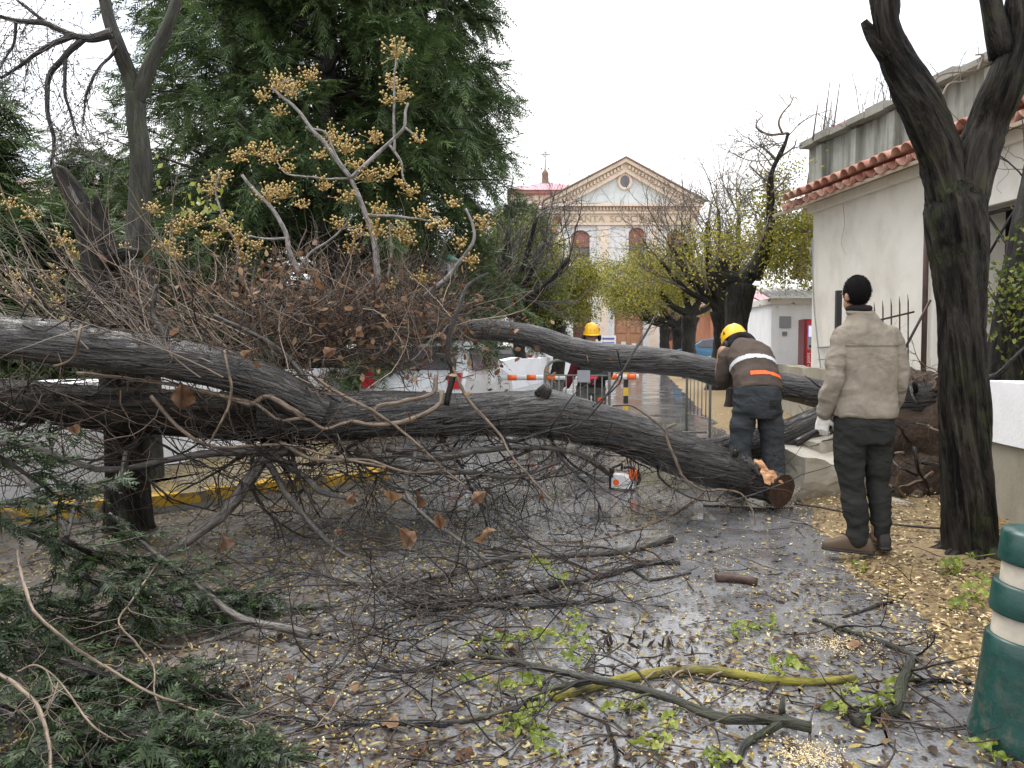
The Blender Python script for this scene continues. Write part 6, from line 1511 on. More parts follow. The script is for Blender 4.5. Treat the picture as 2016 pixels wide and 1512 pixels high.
# ------------------------------------------------------------------ green bollard
bo = thing('bollard', 'dark green plastic bollard with two cream bands at the right edge', 'bollard', tuple(G(2006, 1462)), 0)
bo.rotation_euler = (R(2), R(4.0), 0)
k = NT('green_plastic', .38, .5); n_ = k.noise(k.vec('Object'), 14, 5, .6); sz_ = k.n('ShaderNodeSeparateXYZ', Vector=k.n('ShaderNodeTexCoord').outputs['Object']).outputs[2]; mud = k.math('MULTIPLY', k.n('ShaderNodeMapRange', **{'Value': sz_, 'From Min': .0, 'From Max': .3, 'To Min': .9, 'To Max': .12}).outputs[0], k.ramp(k.noise(k.vec('Object'), 22, 5, .7), [(.45, 0.0), (.7, 1.0)])); k.color(k.mix(mud, k.ramp(n_, [(.3, (.003, .03, .025)), (.7, (.006, .055, .046))]), (.12, .1, .075))); k.bump(k.noise(k.vec('Object', (1, 1, 6)), 30, 4), .2, .004); k.rough(k.ramp(n_, [(.3, .25), (.7, .55)])); M['bollard'] = k.m
M['cream_band'] = flat_mat('cream_reflective_band', (.38, .345, .28), .55, .4, var=.3)
B = MB(); B.lathe([(.0, 0), (.15, 0), (.152, .02), (.145, .06), (.14, .14), (.136, .3), (.134, .355), (.128, .362), (.12, .362), (.115, .352)], 48); B.build('base', M['bollard'], bo)
MB().lathe([(.118, .345), (.118, .445), (.112, .45)], 48).build('reflective_band', M['cream_band'], bo)
MB().lathe([(.112, .435), (.13, .437), (.132, .445), (.13, .53), (.124, .537), (.112, .537), (.108, .525)], 48).build('collar', M['bollard'], bo)
MB().lathe([(.11, .52), (.11, .615), (.105, .62)], 48).build('reflective_band', M['cream_band'], bo)
MB().lathe([(.105, .605), (.122, .607), (.124, .615), (.122, .70), (.114, .712), (.08, .72), (.03, .728), (0, .73)], 48).build('cap', M['bollard'], bo)

# ------------------------------------------------------------------ barrier arm, crowd barriers
ba = thing('road_barrier', 'white road barrier arm with orange reflectors across the street', 'barrier')
A0, A1 = P(905, 744, 14.0), P(1257, 742, 14.0)
ps_ = [A0 + (A1 - A0) * f_ for f_ in (0, 1)]; MB().tube(ps_, .05, 14).build('pole', M['white_paint'], ba)
for px_ in (970, 1008, 1046, 1084, 1122, 1205, 1243):
    f_ = (px_ - 905) / 352.0; c_ = A0 + (A1 - A0) * f_; dl = norm(A1 - A0)
    MB().tube([c_ - dl * .085, c_ + dl * .085], .054, 14).build('reflector_band', M['orange_band'], ba)
pb = P(1232, 745, 14.05)
po = thing('barrier_post', 'black and yellow post holding the right end of the barrier arm', 'post', (pb[0], pb[1], 0))
for a in range(6): MB().box((-.04, -.04, a * .155), (.04, .04, (a + 1) * .155 - .001)).build('stripe', M['yellow_paint' if a % 2 else 'iron'], po, False)
MB().box((-.055, -.055, .931), (.055, .055, 1.0)).build('rest', M['dark_red'], po, False)
def crowd_barrier(label, p0, p1, H=1.08, plaque=None, nb=9):
    p0, p1 = np.array(p0), np.array(p1); t = thing('crowd_barrier', label, 'barrier', (p0[0], p0[1], 0), 0, 'metal crowd barriers'); w = p1 - p0
    L_ = np.linalg.norm(w); u_ = w / L_; pt = lambda s_, z_: np.array((u_[0] * s_, u_[1] * s_, z_))
    r_ = .18; arc = [pt(0, 0), pt(0, H - r_)] + [pt(r_ - r_ * math.cos(a), H - r_ + r_ * math.sin(a)) for a in np.linspace(.2, 1.57, 6)] + [pt(L_ - r_ + r_ * math.sin(a), H - r_ + r_ * math.cos(a)) for a in np.linspace(0, 1.4, 6)] + [pt(L_, H - r_), pt(L_, 0)]
    MB().tube(arc, .02, 8).build('frame', M['barrier_grey'], t)
    for z_ in (.3, .97): MB().tube([pt(.01, z_), pt(L_ - .01, z_)], .012, 6).build('rail', M['barrier_grey'], t)
    for a in range(nb): s_ = L_ * (a + 1) / (nb + 1); MB().tube([pt(s_, .3), pt(s_, .97)], .008, 5).build('bar', M['barrier_grey'], t)
    for s_ in (.1, L_ - .1): n_ = np.array((-u_[1], u_[0], 0)) * .3; MB().tube([pt(s_, .012) - n_, pt(s_, .012) + n_], .014, 6).build('foot', M['barrier_grey'], t)
    if plaque: n_ = np.array((u_[1], -u_[0], 0)) * .025; MB().prism([pt(plaque, .88) + n_, pt(plaque + .17, .88) + n_, pt(plaque + .17, 1.04) + n_, pt(plaque, 1.04) + n_], n_ * .2).build('plaque', M['plastic_grey'], t, False)
    return t
c_ = P(1073, 700, 10.2); e_ = P(1200, 700, 10.0)
crowd_barrier('metal crowd barrier with a small grey plaque in front of the far worker', c_[:2], e_[:2], 1.17, .44, 8)
c_ = P(1353, 700, 12.1); e_ = P(1399, 700, 11.1)
crowd_barrier('narrow metal crowd barrier under the second log, left of the bending worker', c_[:2], e_[:2], 1.1, None, 5)

# ------------------------------------------------------------------ cars
def car(label, loc, rz, paint, L=3.9, W=1.7, H=1.46, rear=True):
    t = thing('parked_car', label, 'car', loc, rz, 'parked cars')
    # local: y forward, origin at rear centre on the ground
    side = [(0, .42), (.02, .8), (.12, .92), (.3, 1.0), (.62, H - .06), (1.0, H), (1.9, H - .02), (2.35, H - .1), (2.95, .98), (3.65, .84), (L - .05, .68), (L, .4), (L - .1, .25), (.12, .25)]
    V = []; 
    for sx_ in (-1, -.93, .93, 1):
        for (y_, z_) in side:
            tp = 1 - .17 * max(0, (z_ - .92)) / .5
            inset = 1.0 if abs(sx_) < 1 else 1.0
            zz = z_ if abs(sx_) < 1 else z_ - (.03 if z_ > .5 else -.03)
            yy_ = y_ + (0 if abs(sx_) < 1 else (.03 if y_ < L / 2 else -.03))
            V.append((sx_ * W / 2 * tp, yy_, zz))
    n_ = len(side); mb = MB(); f4 = []
    for c in range(3):
        for a in range(n_): b = (a + 1) % n_; f4.append((c * n_ + a, c * n_ + b, (c + 1) * n_ + b, (c + 1) * n_ + a))
    cen = np.array([(-W / 2, L / 2, .7), (W / 2, L / 2, .7)]); V = np.vstack([V, cen])
    f3 = [(4 * n_, (a + 1) % n_, a) for a in range(n_)] + [(4 * n_ + 1, 3 * n_ + a, 3 * n_ + (a + 1) % n_) for a in range(n_)]
    mb.add(V, f4=f4, f3=f3); mb.build('body', paint, t, False)
    mb = MB(); w_ = W / 2 * .76; mb.add([(-w_, .27, 1.0), (w_, .27, 1.0), (w_ * .93, .585, H - .1), (-w_ * .93, .585, H - .1)], f4=[(0, 1, 2, 3)]); mb.build('rear_window', M['glass_dark'], t, False)
    mb = MB(); mb.add([(-w_, 2.97, 1.0), (w_, 2.97, 1.0), (w_ * .93, 2.42, H - .1), (-w_ * .93, 2.42, H - .1)], f4=[(3, 2, 1, 0)]); mb.build('windscreen', M['glass_dark'], t, False)
    for sx_ in (-1, 1):
        for ya, yb in ((.62, 1.45), (1.52, 2.45)):
            x_ = sx_ * (W / 2 * .985 + .008); xt = sx_ * (W / 2 * .9 + .008)
            mb = MB(); mb.add([(x_, ya, .99), (x_, yb + .15, .99), (xt, yb - .1, H - .12), (xt, ya + .12, H - .12)], f4=[(0, 1, 2, 3)]); mb.build('side_window', M['glass_dark'], t, False)
        for y_ in (.68, L - .75):
            wh = MB(); M4 = Matrix.Translation((sx_ * (W / 2 - .1), y_, .3)) @ Matrix.Rotation(R(90), 4, 'Y'); b_ = MB().lathe([(.0, -.1), (.27, -.1), (.3, -.06), (.3, .06), (.27, .1), (0, .1)], 20); wh.add(b_.v[0] @ np.array(M4)[:3, :3].T + np.array(M4)[:3, 3], f4=b_.f4[0]); wo = wh.build('wheel', M['black'], t)
            rm = MB(); b_ = MB().lathe([(0, -.105), (.17, -.105), (.18, 0), (.17, .105), (0, .105)], 14); rm.add(b_.v[0] @ np.array(M4)[:3, :3].T + np.array(M4)[:3, 3], f4=b_.f4[0]); rm.build('rim', M['steel'], wo)
        MB().box((sx_ * W / 2 * .82 - .1, -.015, .72), (sx_ * W / 2 * .82 + .1, .12, .96)).build('tail_light', M['red_paint'], t, False)
        MB().box((sx_ * W / 2 * .75 - .15, L - .14, .6), (sx_ * W / 2 * .75 + .15, L - .02, .72)).build('headlight', M['plastic_grey'], t, False)
    MB().box((-W / 2 * .95, -.05, .3), (W / 2 * .95, .05, .5)).build('bumper', M['plastic_grey'], t, False)
    MB().box((-.26, -.03, .62), (.26, .015, .74)).build('number_plate', M['white_paint'], t, False)
    return t
PW = flat_mat('white_car_paint', (.7, .72, .74), .25, .5, var=.04, bump=0); PD = flat_mat('dark_car_paint', (.02, .022, .03), .25, .5, var=.05, bump=0); PB = flat_mat('blue_car_paint', (.06, .16, .28), .25, .5, var=.05, bump=0)
c_ = P(808, 700, 11.7); car('white hatchback parked behind the fallen trunks, seen from the rear', (c_[0], 11.7, 0), R(-11), PW)
c_ = P(1060, 700, 44); car('dark car parked far off by the low white wall', (c_[0] - .6, 44, .1), R(70), PD)
c_ = P(1450, 700, 41); car('blue car parked beyond the street trees on the right', (c_[0] + .5, 41, .5), R(80), PB)
# green lantern in the park
gl = P(882, 600, 12.5)
ln = thing('park_lantern', 'green metal lantern on a post in front of the conifer', 'lamp', (gl[0], 12.5, .35))
k = NT('green_lamp_paint', .4); k.color((.05, .2, .16, 1)); M['green_lamp'] = k.m
MB().tube([(0, 0, 0), (0, 0, 2.05)], .03, 8).build('post', M['green_lamp'], ln); MB().lathe([(.05, 2.05), (.12, 2.1), (.15, 2.4), (.06, 2.48), (0, 2.52)], 8).build('head', M['plastic_grey'], ln, False)
for a in range(8): th_ = a * math.pi / 4; MB().tube([(.125 * math.cos(th_), .125 * math.sin(th_), 2.1), (.155 * math.cos(th_), .155 * math.sin(th_), 2.4)], .01, 5).build('cage_bar', M['green_lamp'], ln)
MB().lathe([(.19, 2.4), (.19, 2.42), (.08, 2.5), (0, 2.54)], 12).build('cap', M['green_lamp'], ln)

# ------------------------------------------------------------------ chainsaw on the road
cs_ = thing('chainsaw', 'white and orange chainsaw standing on the road behind the trunk', 'chainsaw', tuple(G(1228, 963)), R(-20))
mb = MB(); sec = [(-.11, .02), (-.12, .1), (-.1, .14), (.0, .14), (.09, .105), (.12, .08), (.12, .03), (.1, .015)]
mb.prism([(a, -.065, b) for a, b in sec], (0, .13, 0)); mb.build('body', M['white_paint'], cs_, False)
MB().box((-.125, -.07, .01), (-.105, .07, .2)).build('hand_guard', M['black'], cs_, False)
MB().box((.06, -.05, .1), (.13, .05, .19)).build('top_cover', M['orange_band'], cs_, False)
MB().tube(cr([(-.1, -.075, .12), (-.09, -.08, .2), (-.05, -.06, .225), (-.03, .05, .225), (-.04, .08, .16)], 16), .012, 8).build('front_handle', M['black'], cs_)
MB().tube(cr([(.0, 0, .2), (.06, 0, .21), (.13, 0, .17), (.15, 0, .1), (.12, 0, .05)], 14), .014, 8).build('rear_handle', M['black'], cs_)
MB().prism([(-.06 + .03 * math.cos(a), -.0675, .07 + .03 * math.sin(a)) for a in np.linspace(0, 6.28, 14, endpoint=False)], (0, .004, 0)).build('orange_badge', M['orange_band'], cs_, False)
MB().box((-.5, -.012, .05), (-.11, .0, .11)).build('guide_bar', M['steel'], cs_, False)

# ------------------------------------------------------------------ people
def cloth(name, col, var=.18, scale=9, rough=.9, fold=.5):
    k = NT(name, rough, .15); v_ = k.vec('Object'); n1 = k.noise(v_, scale, 4, .6, .8); n2 = k.noise(v_, 160, 2); n3 = k.noise(k.vec('Object', (1, 1, 1.6)), 4.5, 3, .45, .8)
    k.color(k.mix(k.ramp(n1, [(.3, 0.0), (.7, 1.0)]), tuple(c * (1 - var) for c in col), tuple(c * (1 + var) for c in col)))
    k.bump(k.math('ADD', k.math('MULTIPLY', n3, 6.0), k.math('MULTIPLY', n2, .25)), fold, .012); return k.m
M['skin'] = flat_mat('tan_skin', (.36, .2, .13), .5, .4, var=.1, scale=20)
M['hair'] = flat_mat('short_black_hair', (.01, .009, .009), .9, .15, var=.4, scale=70, bump=1.0, dist=.01)
M['beige'] = cloth('beige_fleece', (.235, .205, .165), fold=.5); M['seam'] = cloth('dark_seam_cloth', (.15, .12, .09)); M['trouser'] = cloth('dark_trousers', (.026, .027, .025), fold=.7); M['brown_jacket'] = cloth('brown_work_jacket', (.085, .066, .054), fold=.25); M['slate'] = cloth('slate_trousers', (.045, .05, .055), fold=.7); M['dark_jacket'] = cloth('charcoal_jacket', (.03, .032, .032)); M['maroon'] = cloth('maroon_sleeve', (.06, .008, .012)); M['grey_trousers'] = cloth('grey_trousers', (.1, .1, .095))
M['boot'] = flat_mat('brown_boot', (.1, .07, .045), .7, .3); M['boot_dark'] = flat_mat('dark_boot', (.025, .022, .02), .6, .3); M['glove'] = cloth('white_work_glove', (.6, .58, .54)); M['red_glove'] = cloth('red_glove', (.55, .02, .05)); M['helmet'] = flat_mat('yellow_helmet', (.85, .46, .015), .3, .5, var=.05, bump=0); M['collar'] = cloth('black_collar', (.02, .018, .02)); M['silver'] = flat_mat('reflective_silver', (.55, .57, .58), .4, .5, var=.05); M['hi_orange'] = flat_mat('bright_orange_trim', (.9, .13, .02), .5, .4, var=.05)
XA, YA, ZA = (1, 0, 0), (0, 1, 0), (0, 0, 1)
def limb(mb, pts, rad, segs=18, n=26, flat=1.0):
    q_ = cr(pts, n); r_ = cr(np.array(rad, float)[:, None], n)[:, 0]; mb.tube(q_, r_, segs, flat=flat)
    mb.ellipsoid(pts[0], (rad[0],) * 3, 12, 8); mb.ellipsoid(pts[-1], (rad[-1],) * 3, 12, 8)
def finish(mb, vox, name, mat, parent, fold=.006, seed=0, sm=3, fs=(9, 9, 6)):
    me = remesh(mb, vox, sm); v, n_ = mesh_np(me)
    if fold: set_v(me, v + n_ * (fold * (1 - 2 * np.abs(fbm(v * np.array(fs), seed, 2))))[:, None])
    return link(name, me, mat, parent)
def head_mesh(mb, c, yaw=0.0, tilt=0.0, s=1.0):
    """skull, jaw, nose, ears and neck; face towards +y before turning"""
    Rm = Matrix.Rotation(yaw, 3, 'Z') @ Matrix.Rotation(tilt, 3, 'X'); b = MB()
    b.ellipsoid((0, -.012, .025), (.077, .097, .1), 24, 16); b.ellipsoid((0, .03, -.045), (.058, .062, .07), 20, 12); b.ellipsoid((0, .092, -.012), (.014, .02, .024), 10, 8); b.ellipsoid((0, .078, -.075), (.026, .016, .012), 10, 8)
    for sx_ in (-1, 1): b.ellipsoid((sx_ * .08, -.005, -.012), (.012, .02, .032), 10, 8); b.ellipsoid((sx_ * .032, .083, .03), (.02, .012, .008), 8, 6)
    v = np.vstack(b.v) * s; v = v @ np.array(Rm).T + np.array(c); mb.add(v, f4=np.vstack(b.f4))
def hair_cap(c, yaw, mat, parent, s=1.0):
    b = MB(); b.ellipsoid((0, -.018, .03), (.083, .1, .103), 40, 28); v = b.v[0]; me = b.mesh('hair'); Rm = np.array(Matrix.Rotation(yaw, 3, 'Z'))
    keepf = [p_.vertices[:] for p_ in me.polygons if (v[list(p_.vertices)].mean(0)[2] > -.1 + 1.1 * max(0, v[list(p_.vertices)].mean(0)[1] + .035) + .008 * math.sin(v[list(p_.vertices)].mean(0)[0] * 160)) and not (v[list(p_.vertices)].mean(0)[1] > .05 and v[list(p_.vertices)].mean(0)[2] < .085)]
    vv = (v + norm(v) * (.002 * fbm(v * 60, 2))[:, None]) * s @ Rm.T + np.array(c)
    mb = MB(); mb.add(vv, f4=keepf)
    fi = np.array([vv[list(f_)].mean(0) for f_ in keepf]); fi = fi[rng.integers(0, len(fi), 3200)] + rng.normal(size=(3200, 3)) * .003
    dn = norm(fi - np.array(c) + np.array((0, 0, .02))); dr = norm(dn * .7 + rng.normal(size=dn.shape) * .35 + np.array((0, 0, -.5)))
    mb.tubes(np.stack([fi - dn * .003, fi + dr * .003, fi + dr * .0055 - np.array((0, 0, .002))], 1), np.repeat(np.array([[.0014, .0011, .0006]]), 3200, 0), 3)
    return mb.build('hair', mat, parent)
def hand(mb, wrist, dirv, palmn, thumb, curl=1.0, s=1.0):
    """palm, four unequal curled fingers and a thumb"""
    d_ = norm(np.array(dirv, float)); n_ = norm(np.array(palmn, float) - d_ * np.dot(palmn, d_)); sd = np.cross(d_, n_) * thumb; w_ = np.array(wrist, float)
    mb.rings([(w_ + d_ * t_ * s, sd, n_, rx * s, .016 * s) for t_, rx in ((-.02, .027), (.02, .036), (.06, .042), (.09, .04))], 14)
    for f_, L_ in ((.03, .07), (.01, .08), (-.011, .074), (-.031, .058)):
        b0 = w_ + d_ * .085 * s + sd * f_ * s; p_ = [b0]; ang = 0; dd = d_
        for seg, cu in ((.42, .5), (.33, .8), (.25, .7)):
            ang += cu * curl; dd = d_ * math.cos(ang) + n_ * math.sin(ang); p_.append(p_[-1] + dd * L_ * seg * s)
        mb.tube(cr(p_, 10), np.linspace(.0098, .0078, 10) * s, 8); mb.ellipsoid(p_[-1], (.008 * s,) * 3, 8, 6)
    b0 = w_ + d_ * .03 * s + sd * .034 * s; p_ = [b0, b0 + (sd * .6 + d_ * .5 + n_ * .4) * .035 * s, b0 + (sd * .5 + d_ * .9 + n_ * .9 * curl) * .05 * s]
    mb.tube(cr(p_, 8), np.linspace(.0125, .009, 8) * s, 8); mb.ellipsoid(p_[-1], (.009 * s,) * 3, 8, 6)
def boot(name, p_, yaw, mat, parent, s=1.0):
    c, sn = math.cos(yaw), math.sin(yaw); f_ = np.array((-sn, c, 0)); r_ = np.array((c, sn, 0)); mb = MB(); p_ = np.array(p_, float)
    mb.rings([(p_ + f_ * y_ * s + np.array((0, 0, h / 2 * s)), r_, ZA, w_ * s, h / 2 * s) for y_, w_, h in ((-.085, .03, .05), (-.07, .038, .09), (-.02, .041, .105), (.05, .042, .1), (.1, .046, .08), (.15, .045, .062), (.185, .034, .05), (.2, .015, .035))], 18, power=3)
    mb.tube([p_ + np.array((0, 0, .06)), p_ + np.array((0, 0, .2))], .047 * s, 14)
    o = finish(mb, .008, name, mat, parent, 0, 0, 2)
    sl = MB(); sl.rings([(p_ + f_ * y_ * s + np.array((0, 0, .008)), r_, ZA, w_ * s, .011) for y_, w_ in ((-.092, .025), (-.08, .04), (.0, .044), (.1, .05), (.16, .047), (.2, .03))], 16, power=3); sl.build('sole', M['black'], o)
    return o
def helmet(parent, c, yaw, tilt, label_parts=True, s=1.0, muffs=True):
    Rm = np.array(Matrix.Rotation(yaw, 3, 'Z') @ Matrix.Rotation(tilt, 3, 'X')); c = np.array(c)
    def tf(b, name, mat, par, smooth=True):
        mb = MB(); v = np.vstack(b.v) * s @ Rm.T + c
        mb.add(v, f4=np.vstack(b.f4) if b.f4 else None, f3=np.vstack(b.f3) if b.f3 else None); return mb.build(name, mat, par, smooth)
    b = MB(); b.lathe([(.132, 0), (.134, .012), (.13, .03), (.126, .06), (.112, .1), (.085, .13), (.045, .148), (0, .154)], 32, sx=.86); v = b.v[0]
    v[:, 2] += .01 * np.exp(-(v[:, 0] / .02) ** 2) * (v[:, 2] > .06) + .006 * np.exp(-((np.abs(v[:, 0]) - .05) / .015) ** 2) * (v[:, 2] > .05); hl = tf(b, 'helmet', M['helmet'], parent)
    b = MB(); th_ = np.linspace(.35, math.pi - .35, 12); inn = [(.86 * .131 * math.cos(a), .131 * math.sin(a), .008) for a in th_]; ou = [(.86 * .15 * math.cos(a), .131 * math.sin(a) + .045 * math.sin(a) ** 2, -.006) for a in th_]
    b.add(inn + ou + [(x_, y_, z_ - .006) for x_, y_, z_ in ou], f4=[(q, q + 1, 12 + q + 1, 12 + q) for q in range(11)] + [(12 + q, 12 + q + 1, 24 + q + 1, 24 + q) for q in range(11)]); tf(b, 'peak', M['helmet'], hl)
    for sx_ in (-1, 1):
        for y_ in (-.05, .03):
            b = MB(); b.prism([(sx_ * .106, y_, .05), (sx_ * .106, y_ + .03, .05), (sx_ * .1, y_ + .015, .085)], (sx_ * .006, 0, 0)); tf(b, 'vent', M['black'], hl, False)
        if muffs:
            b = MB(); b.ellipsoid((sx_ * .112, -.005, -.055), (.028, .042, .05), 16, 10); tf(b, 'ear_muff', M['black'], hl)
    b = MB(); b.prism([(-.03, .1185, .055), (.03, .1185, .055), (.025, .108, .085), (-.025, .108, .085)], (0, .006, 0)); tf(b, 'badge', M['black'], hl, False)
    return hl

# --- man in the beige fleece, seen from behind
man = None
ml = G(1698, 1086, .06); b = MB()
b.rings([((0, 0, z_), XA, YA, a_, d_) for z_, a_, d_ in ((.88, .14, .1), (1.0, .13, .1), (1.2, .14, .1), (1.35, .15, .09), (1.43, .12, .08), (1.48, .06, .06))], 20)
limb(b, [(-.01, .0, 1.44), (-.03, .02, 1.5), (-.05, .03, 1.56)], [.062, .058, .055]); head_mesh(b, (-.07, .03, 1.63), R(18), R(-6), .93)
for sx_ in (-1, 1):
    hip = (sx_ * .1, 0, .9); kn = (sx_ * .09 + .02, .02, .5); an = ((-.05 if sx_ < 0 else .1), .0, .1); limb(b, [hip, kn, an], [.085, .055, .04]); limb(b, [(sx_ * .16, 0, 1.37), (sx_ * .21, -.01, 1.13), (sx_ * .2, .06, .93)], [.045, .038, .03])
man = finish(b, .009, 'person', M['skin'], None, 0, 0, 2); man.location = tuple(ml); man.scale = (.92, .94, .965)
tag(man, 'person in beige fleece and dark trousers standing with back turned, holding a stick', 'person')
b = MB(); b.rings([((cx_, cy_, z_), XA, YA, a_, d_) for z_, cx_, cy_, a_, d_ in ((.87, -.005, 0, .196, .14), (.9, -.005, 0, .199, .142), (.98, -.003, 0, .19, .136), (1.1, 0, 0, .182, .13), (1.22, 0, 0, .186, .132), (1.33, 0, 0, .194, .126), (1.39, -.003, .0, .186, .116), (1.43, -.01, .005, .15, .1), (1.47, -.02, .012, .1, .085), (1.52, -.035, .02, .072, .075))], 30, power=2.5)
sl_ = [MB(), MB()]; limb(sl_[0], [(-.15, 0, 1.365), (-.195, -.01, 1.25), (-.222, -.02, 1.1), (-.238, .02, .98), (-.24, .07, .89)], [.072, .068, .062, .057, .048]); limb(sl_[1], [(.15, 0, 1.365), (.19, -.01, 1.25), (.207, -.02, 1.1), (.205, .04, .97), (.18, .1, .88)], [.072, .066, .058, .054, .046])
jk = finish(b, .0105, 'jacket', M['beige'], man, .011, 4, 2, (6, 6, 8))
for q_, m_ in enumerate(sl_): finish(m_, .0095, 'sleeve', M['beige'], jk, .012, 6 + q_, 2, (7, 7, 13))
b = MB(); b.tube(cr([(-.035 + .075 * math.cos(a), .02 + .072 * math.sin(a), 1.525 + .012 * math.sin(a)) for a in np.linspace(0, 6.283, 20)], 40), .017, 10, cap=False); b.build('collar', M['beige'], jk)
b = MB(); b.tube([(-.045 + .064 * math.cos(a), .025 + .062 * math.sin(a), 1.55) for a in np.linspace(0, 6.283, 24)], .02, 10, cap=False); b.build('neck_warmer', M['collar'], man)
b = MB(); b.rings([((-.005, 0, z_), XA, YA, a_, d_) for z_, a_, d_ in ((.872, .199, .143), (.885, .203, .147), (.9, .2, .144))], 30); b.build('hem', M['beige'], jk)
extract(jk.data, lambda c_, n_: 1.305 < c_[2] < 1.312 + .006 and n_[1] < -.3 and abs(c_[0]) < .19, .002, 'yoke_seam', M['seam'], jk)  # seam strip in a cloth darker than the fleece
b = MB(); b.rings([((0, 0, z_), XA, YA, a_, d_) for z_, a_, d_ in ((.92, .175, .12), (.85, .185, .13), (.76, .18, .128), (.7, .15, .115))], 24)
limb(b, [(-.092, 0, .8), (-.095, .01, .62), (-.075, .02, .46), (-.055, .0, .28), (-.04, -.01, .14), (-.035, -.01, .09)], [.098, .09, .077, .07, .07, .074]); limb(b, [(.092, 0, .8), (.095, .02, .62), (.105, .03, .46), (.118, .01, .28), (.122, .0, .16), (.122, .0, .13)], [.097, .086, .07, .058, .056, .056])
finish(b, .0105, 'trousers', M['trouser'], man, .015, 14, 2, (6, 6, 13))
boot('boot', (-.04, -.02, 0), R(62), M['boot'], man, 1.12); boot('boot', (.13, .0, .03), R(-12), M['boot_dark'], man, 1.05)
b = MB(); b.rings([((-.24, .07, z_), XA, YA, .05, .048) for z_ in (.87, .9, .93)], 16); b.build('cuff', M['beige'], jk)
b = MB(); hand(b, (-.245, .075, .87), (-.1, .05, -1), (.5, .6, 0), 1, 1.1, 1.1); finish(b, .005, 'glove', M['glove'], man, .002, 2, 1, (30, 30, 30))
hair_cap((-.07, .03, 1.632), R(18), M['hair'], man, .945)
stick = MB().tube(cr([ml + np.array((-.39, .09, .66)), ml + np.array((-.28, .1, .72)), ml + np.array((-.2, .12, .75)), ml + np.array((-.06, .16, .79))], 14), np.linspace(.022, .016, 14), 10, disp=ridge_disp(.002, .004, 40, 9)).build('stick', M['bark_wet'])
tag(stick, 'short dark stick held in the white glove of the standing person', 'stick')

# --- worker bending over the second log
wl = G(1490, 978, .05); b = MB()
sp = [(0, 0, .9), (-.005, .08, 1.05), (-.012, .22, 1.2), (-.02, .33, 1.3)]
def spine_rings(rs):
    q_ = cr(sp, len(rs)); tg = norm(np.gradient(q_, axis=0)); out = []
    for c_, t_, (a_, d_) in zip(q_, tg, rs): v_ = norm(np.cross(t_, XA)); out.append((c_, XA, v_, a_, d_))
    return out
b.rings(spine_rings([(.14, .1), (.14, .1), (.15, .1), (.16, .1), (.12, .08)]), 20); limb(b, [(-.02, .33, 1.29), (-.04, .42, 1.31)], [.06, .055]); head_mesh(b, (-.055, .5, 1.31), R(10), R(-55), 1.0)
for sx_ in (-1, 1):
    limb(b, [(sx_ * .1, 0, .88), (sx_ * .13, .03, .48), (sx_ * .14, 0, .1)], [.085, .055, .04]); limb(b, [(sx_ * .19 - .03, .3, 1.24), (sx_ * .24, .34, 1.0), (sx_ * .13, .55, .98)], [.05, .04, .03])
wk = finish(b, .01, 'person', M['skin'], None, 0, 0, 2); wk.location = tuple(wl)
tag(wk, 'worker in yellow helmet and brown jacket bending over the second log, back turned', 'person')
sl_ = [MB(), MB()]; b = MB(); b.rings(spine_rings([(.192, .145), (.188, .14), (.184, .135), (.187, .135), (.193, .135), (.19, .126), (.15, .11), (.1, .09)]), 28)
for sx_ in (-1, 1): limb(sl_[(sx_ + 1) // 2], [(sx_ * .155 - .035, .27, 1.2), (sx_ * .195 - .02, .28, 1.08), (sx_ * .2 - .01, .33, .98), (sx_ * .15, .46, .97), (sx_ * .11, .55, 1.0)], [.075, .067, .06, .053, .046])
wj = finish(b, .0105, 'jacket', M['brown_jacket'], wk, .012, 24, 2, (5, 8, 9))
for q_, m_ in enumerate(sl_): finish(m_, .01, 'sleeve', M['brown_jacket'], wj, .011, 26 + q_, 2, (7, 9, 12))
b = MB(); b.tube([(-.03 + .09 * math.cos(a), .37 + .045 * math.sin(a), 1.315 + .07 * math.sin(a)) for a in np.linspace(0, 6.283, 24)], .04, 10, cap=False); b.build('collar', M['collar'], wj)
along = lambda c_: (c_[1] * .55 + c_[2] * .835)
extract(wj.data, lambda c_, n_: 1.0 - .9 * (c_[0] + .03) ** 2 < along(c_) < 1.04 - .9 * (c_[0] + .03) ** 2 and n_[1] < .25 and -.225 < c_[0] < .165, .004, 'reflective_band', M['silver'], wj)
extract(wj.data, lambda c_, n_: .83 < along(c_) + .25 * max(0, c_[0]) ** 1.5 < .865 and n_[1] < .35 and -.09 < c_[0], .005, 'orange_belt', M['hi_orange'], wj)
b = MB(); b.rings([((0, .01, z_), XA, YA, a_, d_) for z_, a_, d_ in ((.95, .185, .135), (.86, .195, .148), (.76, .192, .148), (.68, .165, .125))], 24)
for sx_ in (-1, 1): limb(b, [(sx_ * .095, .01, .78), (sx_ * .12, .03, .6), (sx_ * .135, .03, .45), (sx_ * .14, 0, .26), (sx_ * .145, -.01, .1)], [.105, .098, .09, .084, .088])
tr_ = finish(b, .0105, 'trousers', M['slate'], wk, .014, 34, 2, (6, 6, 13))
extract(tr_.data, lambda c_, n_: .05 < c_[0] < .17 and .76 < c_[2] < .835 and n_[1] < -.35, .004, 'back_pocket', M['trouser'], tr_)
for sx_ in (-1, 1): boot('boot', (sx_ * .145, .0, 0), R(-8 * sx_), M['boot_dark'], wk, 1.1)
for sx_ in (-1, 1): b = MB(); hand(b, (sx_ * .12, .58, 1.01), (-sx_ * .2, .9, .15), (0, .3, -1), sx_, .7, 1.1); finish(b, .006, 'glove', M['glove'], wk, 0, 0, 1)
hm = helmet(wk, (-.06, .49, 1.335), R(15), R(-38), s=1.02)

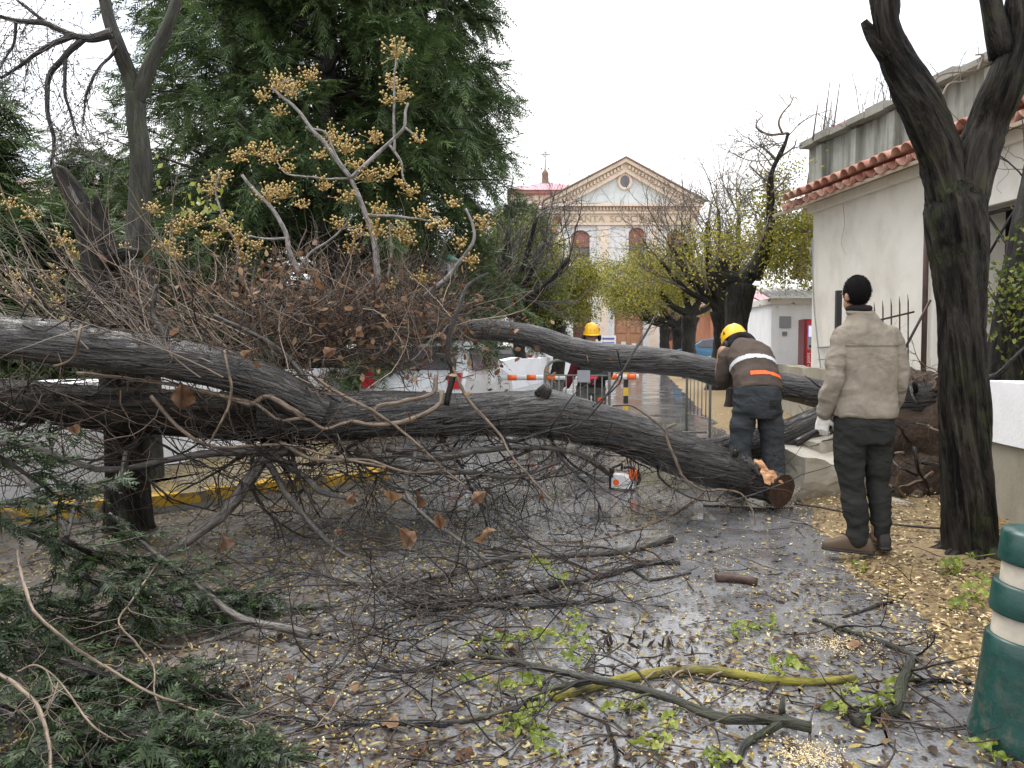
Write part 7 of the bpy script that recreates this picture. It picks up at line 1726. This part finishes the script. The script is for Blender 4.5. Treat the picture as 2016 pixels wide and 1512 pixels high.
# --- far worker facing the camera
fl = P(1164, 700, 11.1); fl[2] = 0; b = MB()
b.rings([((0, -.02, z_), XA, YA, a_, d_) for z_, a_, d_ in ((.82, .14, .1), (1.0, .14, .1), (1.2, .16, .1), (1.3, .13, .08), (1.36, .06, .06))], 20); limb(b, [(0, -.03, 1.32), (0, -.06, 1.42)], [.058, .055]); head_mesh(b, (-.005, -.08, 1.5), R(180), R(-10), 1.0)
for sx_ in (-1, 1): limb(b, [(sx_ * .1, 0, .82), (sx_ * .12, -.03, .45), (sx_ * .13, 0, .1)], [.085, .055, .04])
limb(b, [(-.19, -.03, 1.26), (-.27, -.08, 1.0), (-.36, -.14, .8)], [.05, .04, .03]); limb(b, [(.19, -.03, 1.26), (.24, -.1, 1.0), (.06, -.25, .92)], [.05, .04, .03])
fw = finish(b, .01, 'person', M['skin'], None, 0, 0, 2); fw.location = tuple(fl)
tag(fw, 'worker in yellow helmet and dark jacket facing the camera behind the second log', 'person')
b = MB(); b.rings([((0, -.02, z_), XA, YA, a_, d_) for z_, a_, d_ in ((.78, .2, .145), (.9, .2, .145), (1.05, .2, .14), (1.2, .215, .135), (1.28, .18, .12), (1.34, .1, .09), (1.38, .08, .08))], 28); limb(b, [(.175, -.03, 1.23), (.235, -.08, 1.05), (.22, -.16, .95), (.08, -.24, .92)], [.08, .072, .062, .05])
fj = finish(b, .011, 'jacket', M['dark_jacket'], fw, .009, 44, 3, (7, 7, 9))
b = MB(); limb(b, [(-.17, -.03, 1.23), (-.235, -.06, 1.08), (-.29, -.1, .95), (-.36, -.14, .8)], [.08, .07, .06, .048]); finish(b, .011, 'sleeve', M['maroon'], fj, .006, 46, 2)
b = MB(); b.rings([((0, 0, z_), XA, YA, a_, d_) for z_, a_, d_ in ((.88, .18, .13), (.78, .19, .14), (.68, .17, .13))], 24)
for sx_ in (-1, 1): limb(b, [(sx_ * .1, 0, .76), (sx_ * .12, -.02, .55), (sx_ * .13, -.02, .4), (sx_ * .135, 0, .1)], [.11, .1, .09, .085])
ftz = finish(b, .011, 'trousers', M['grey_trousers'], fw, .009, 54, 2, (8, 8, 13))
extract(ftz.data, lambda c_, n_: .08 < c_[0] < .17 and .55 < c_[2] < .62 and n_[1] < -.2, .005, 'orange_patch', M['hi_orange'], ftz)
for sx_ in (-1, 1): boot('boot', (sx_ * .135, 0, 0), R(180 + 10 * sx_), M['boot_dark'], fw, 1.1)
b = MB(); hand(b, (.06, -.25, .92), (-.9, -.3, -.1), (0, .3, -1), 1, 1.2, 1.3); finish(b, .006, 'glove', M['red_glove'], fw, 0, 0, 1)
b = MB(); hand(b, (-.36, -.14, .8), (-.5, -.2, -.8), (.6, 0, -.4), -1, 1.0, 1.15); finish(b, .006, 'glove', M['glove'], fw, 0, 0, 1)
for sx_ in (-1, 1): MB().ellipsoid((sx_ * .03 - .005, -.172, 1.525), (.011, .006, .006), 8, 6).build('eye', M['black'], fw)
helmet(fw, (-.005, -.085, 1.54), R(180), R(-6), s=1.03)
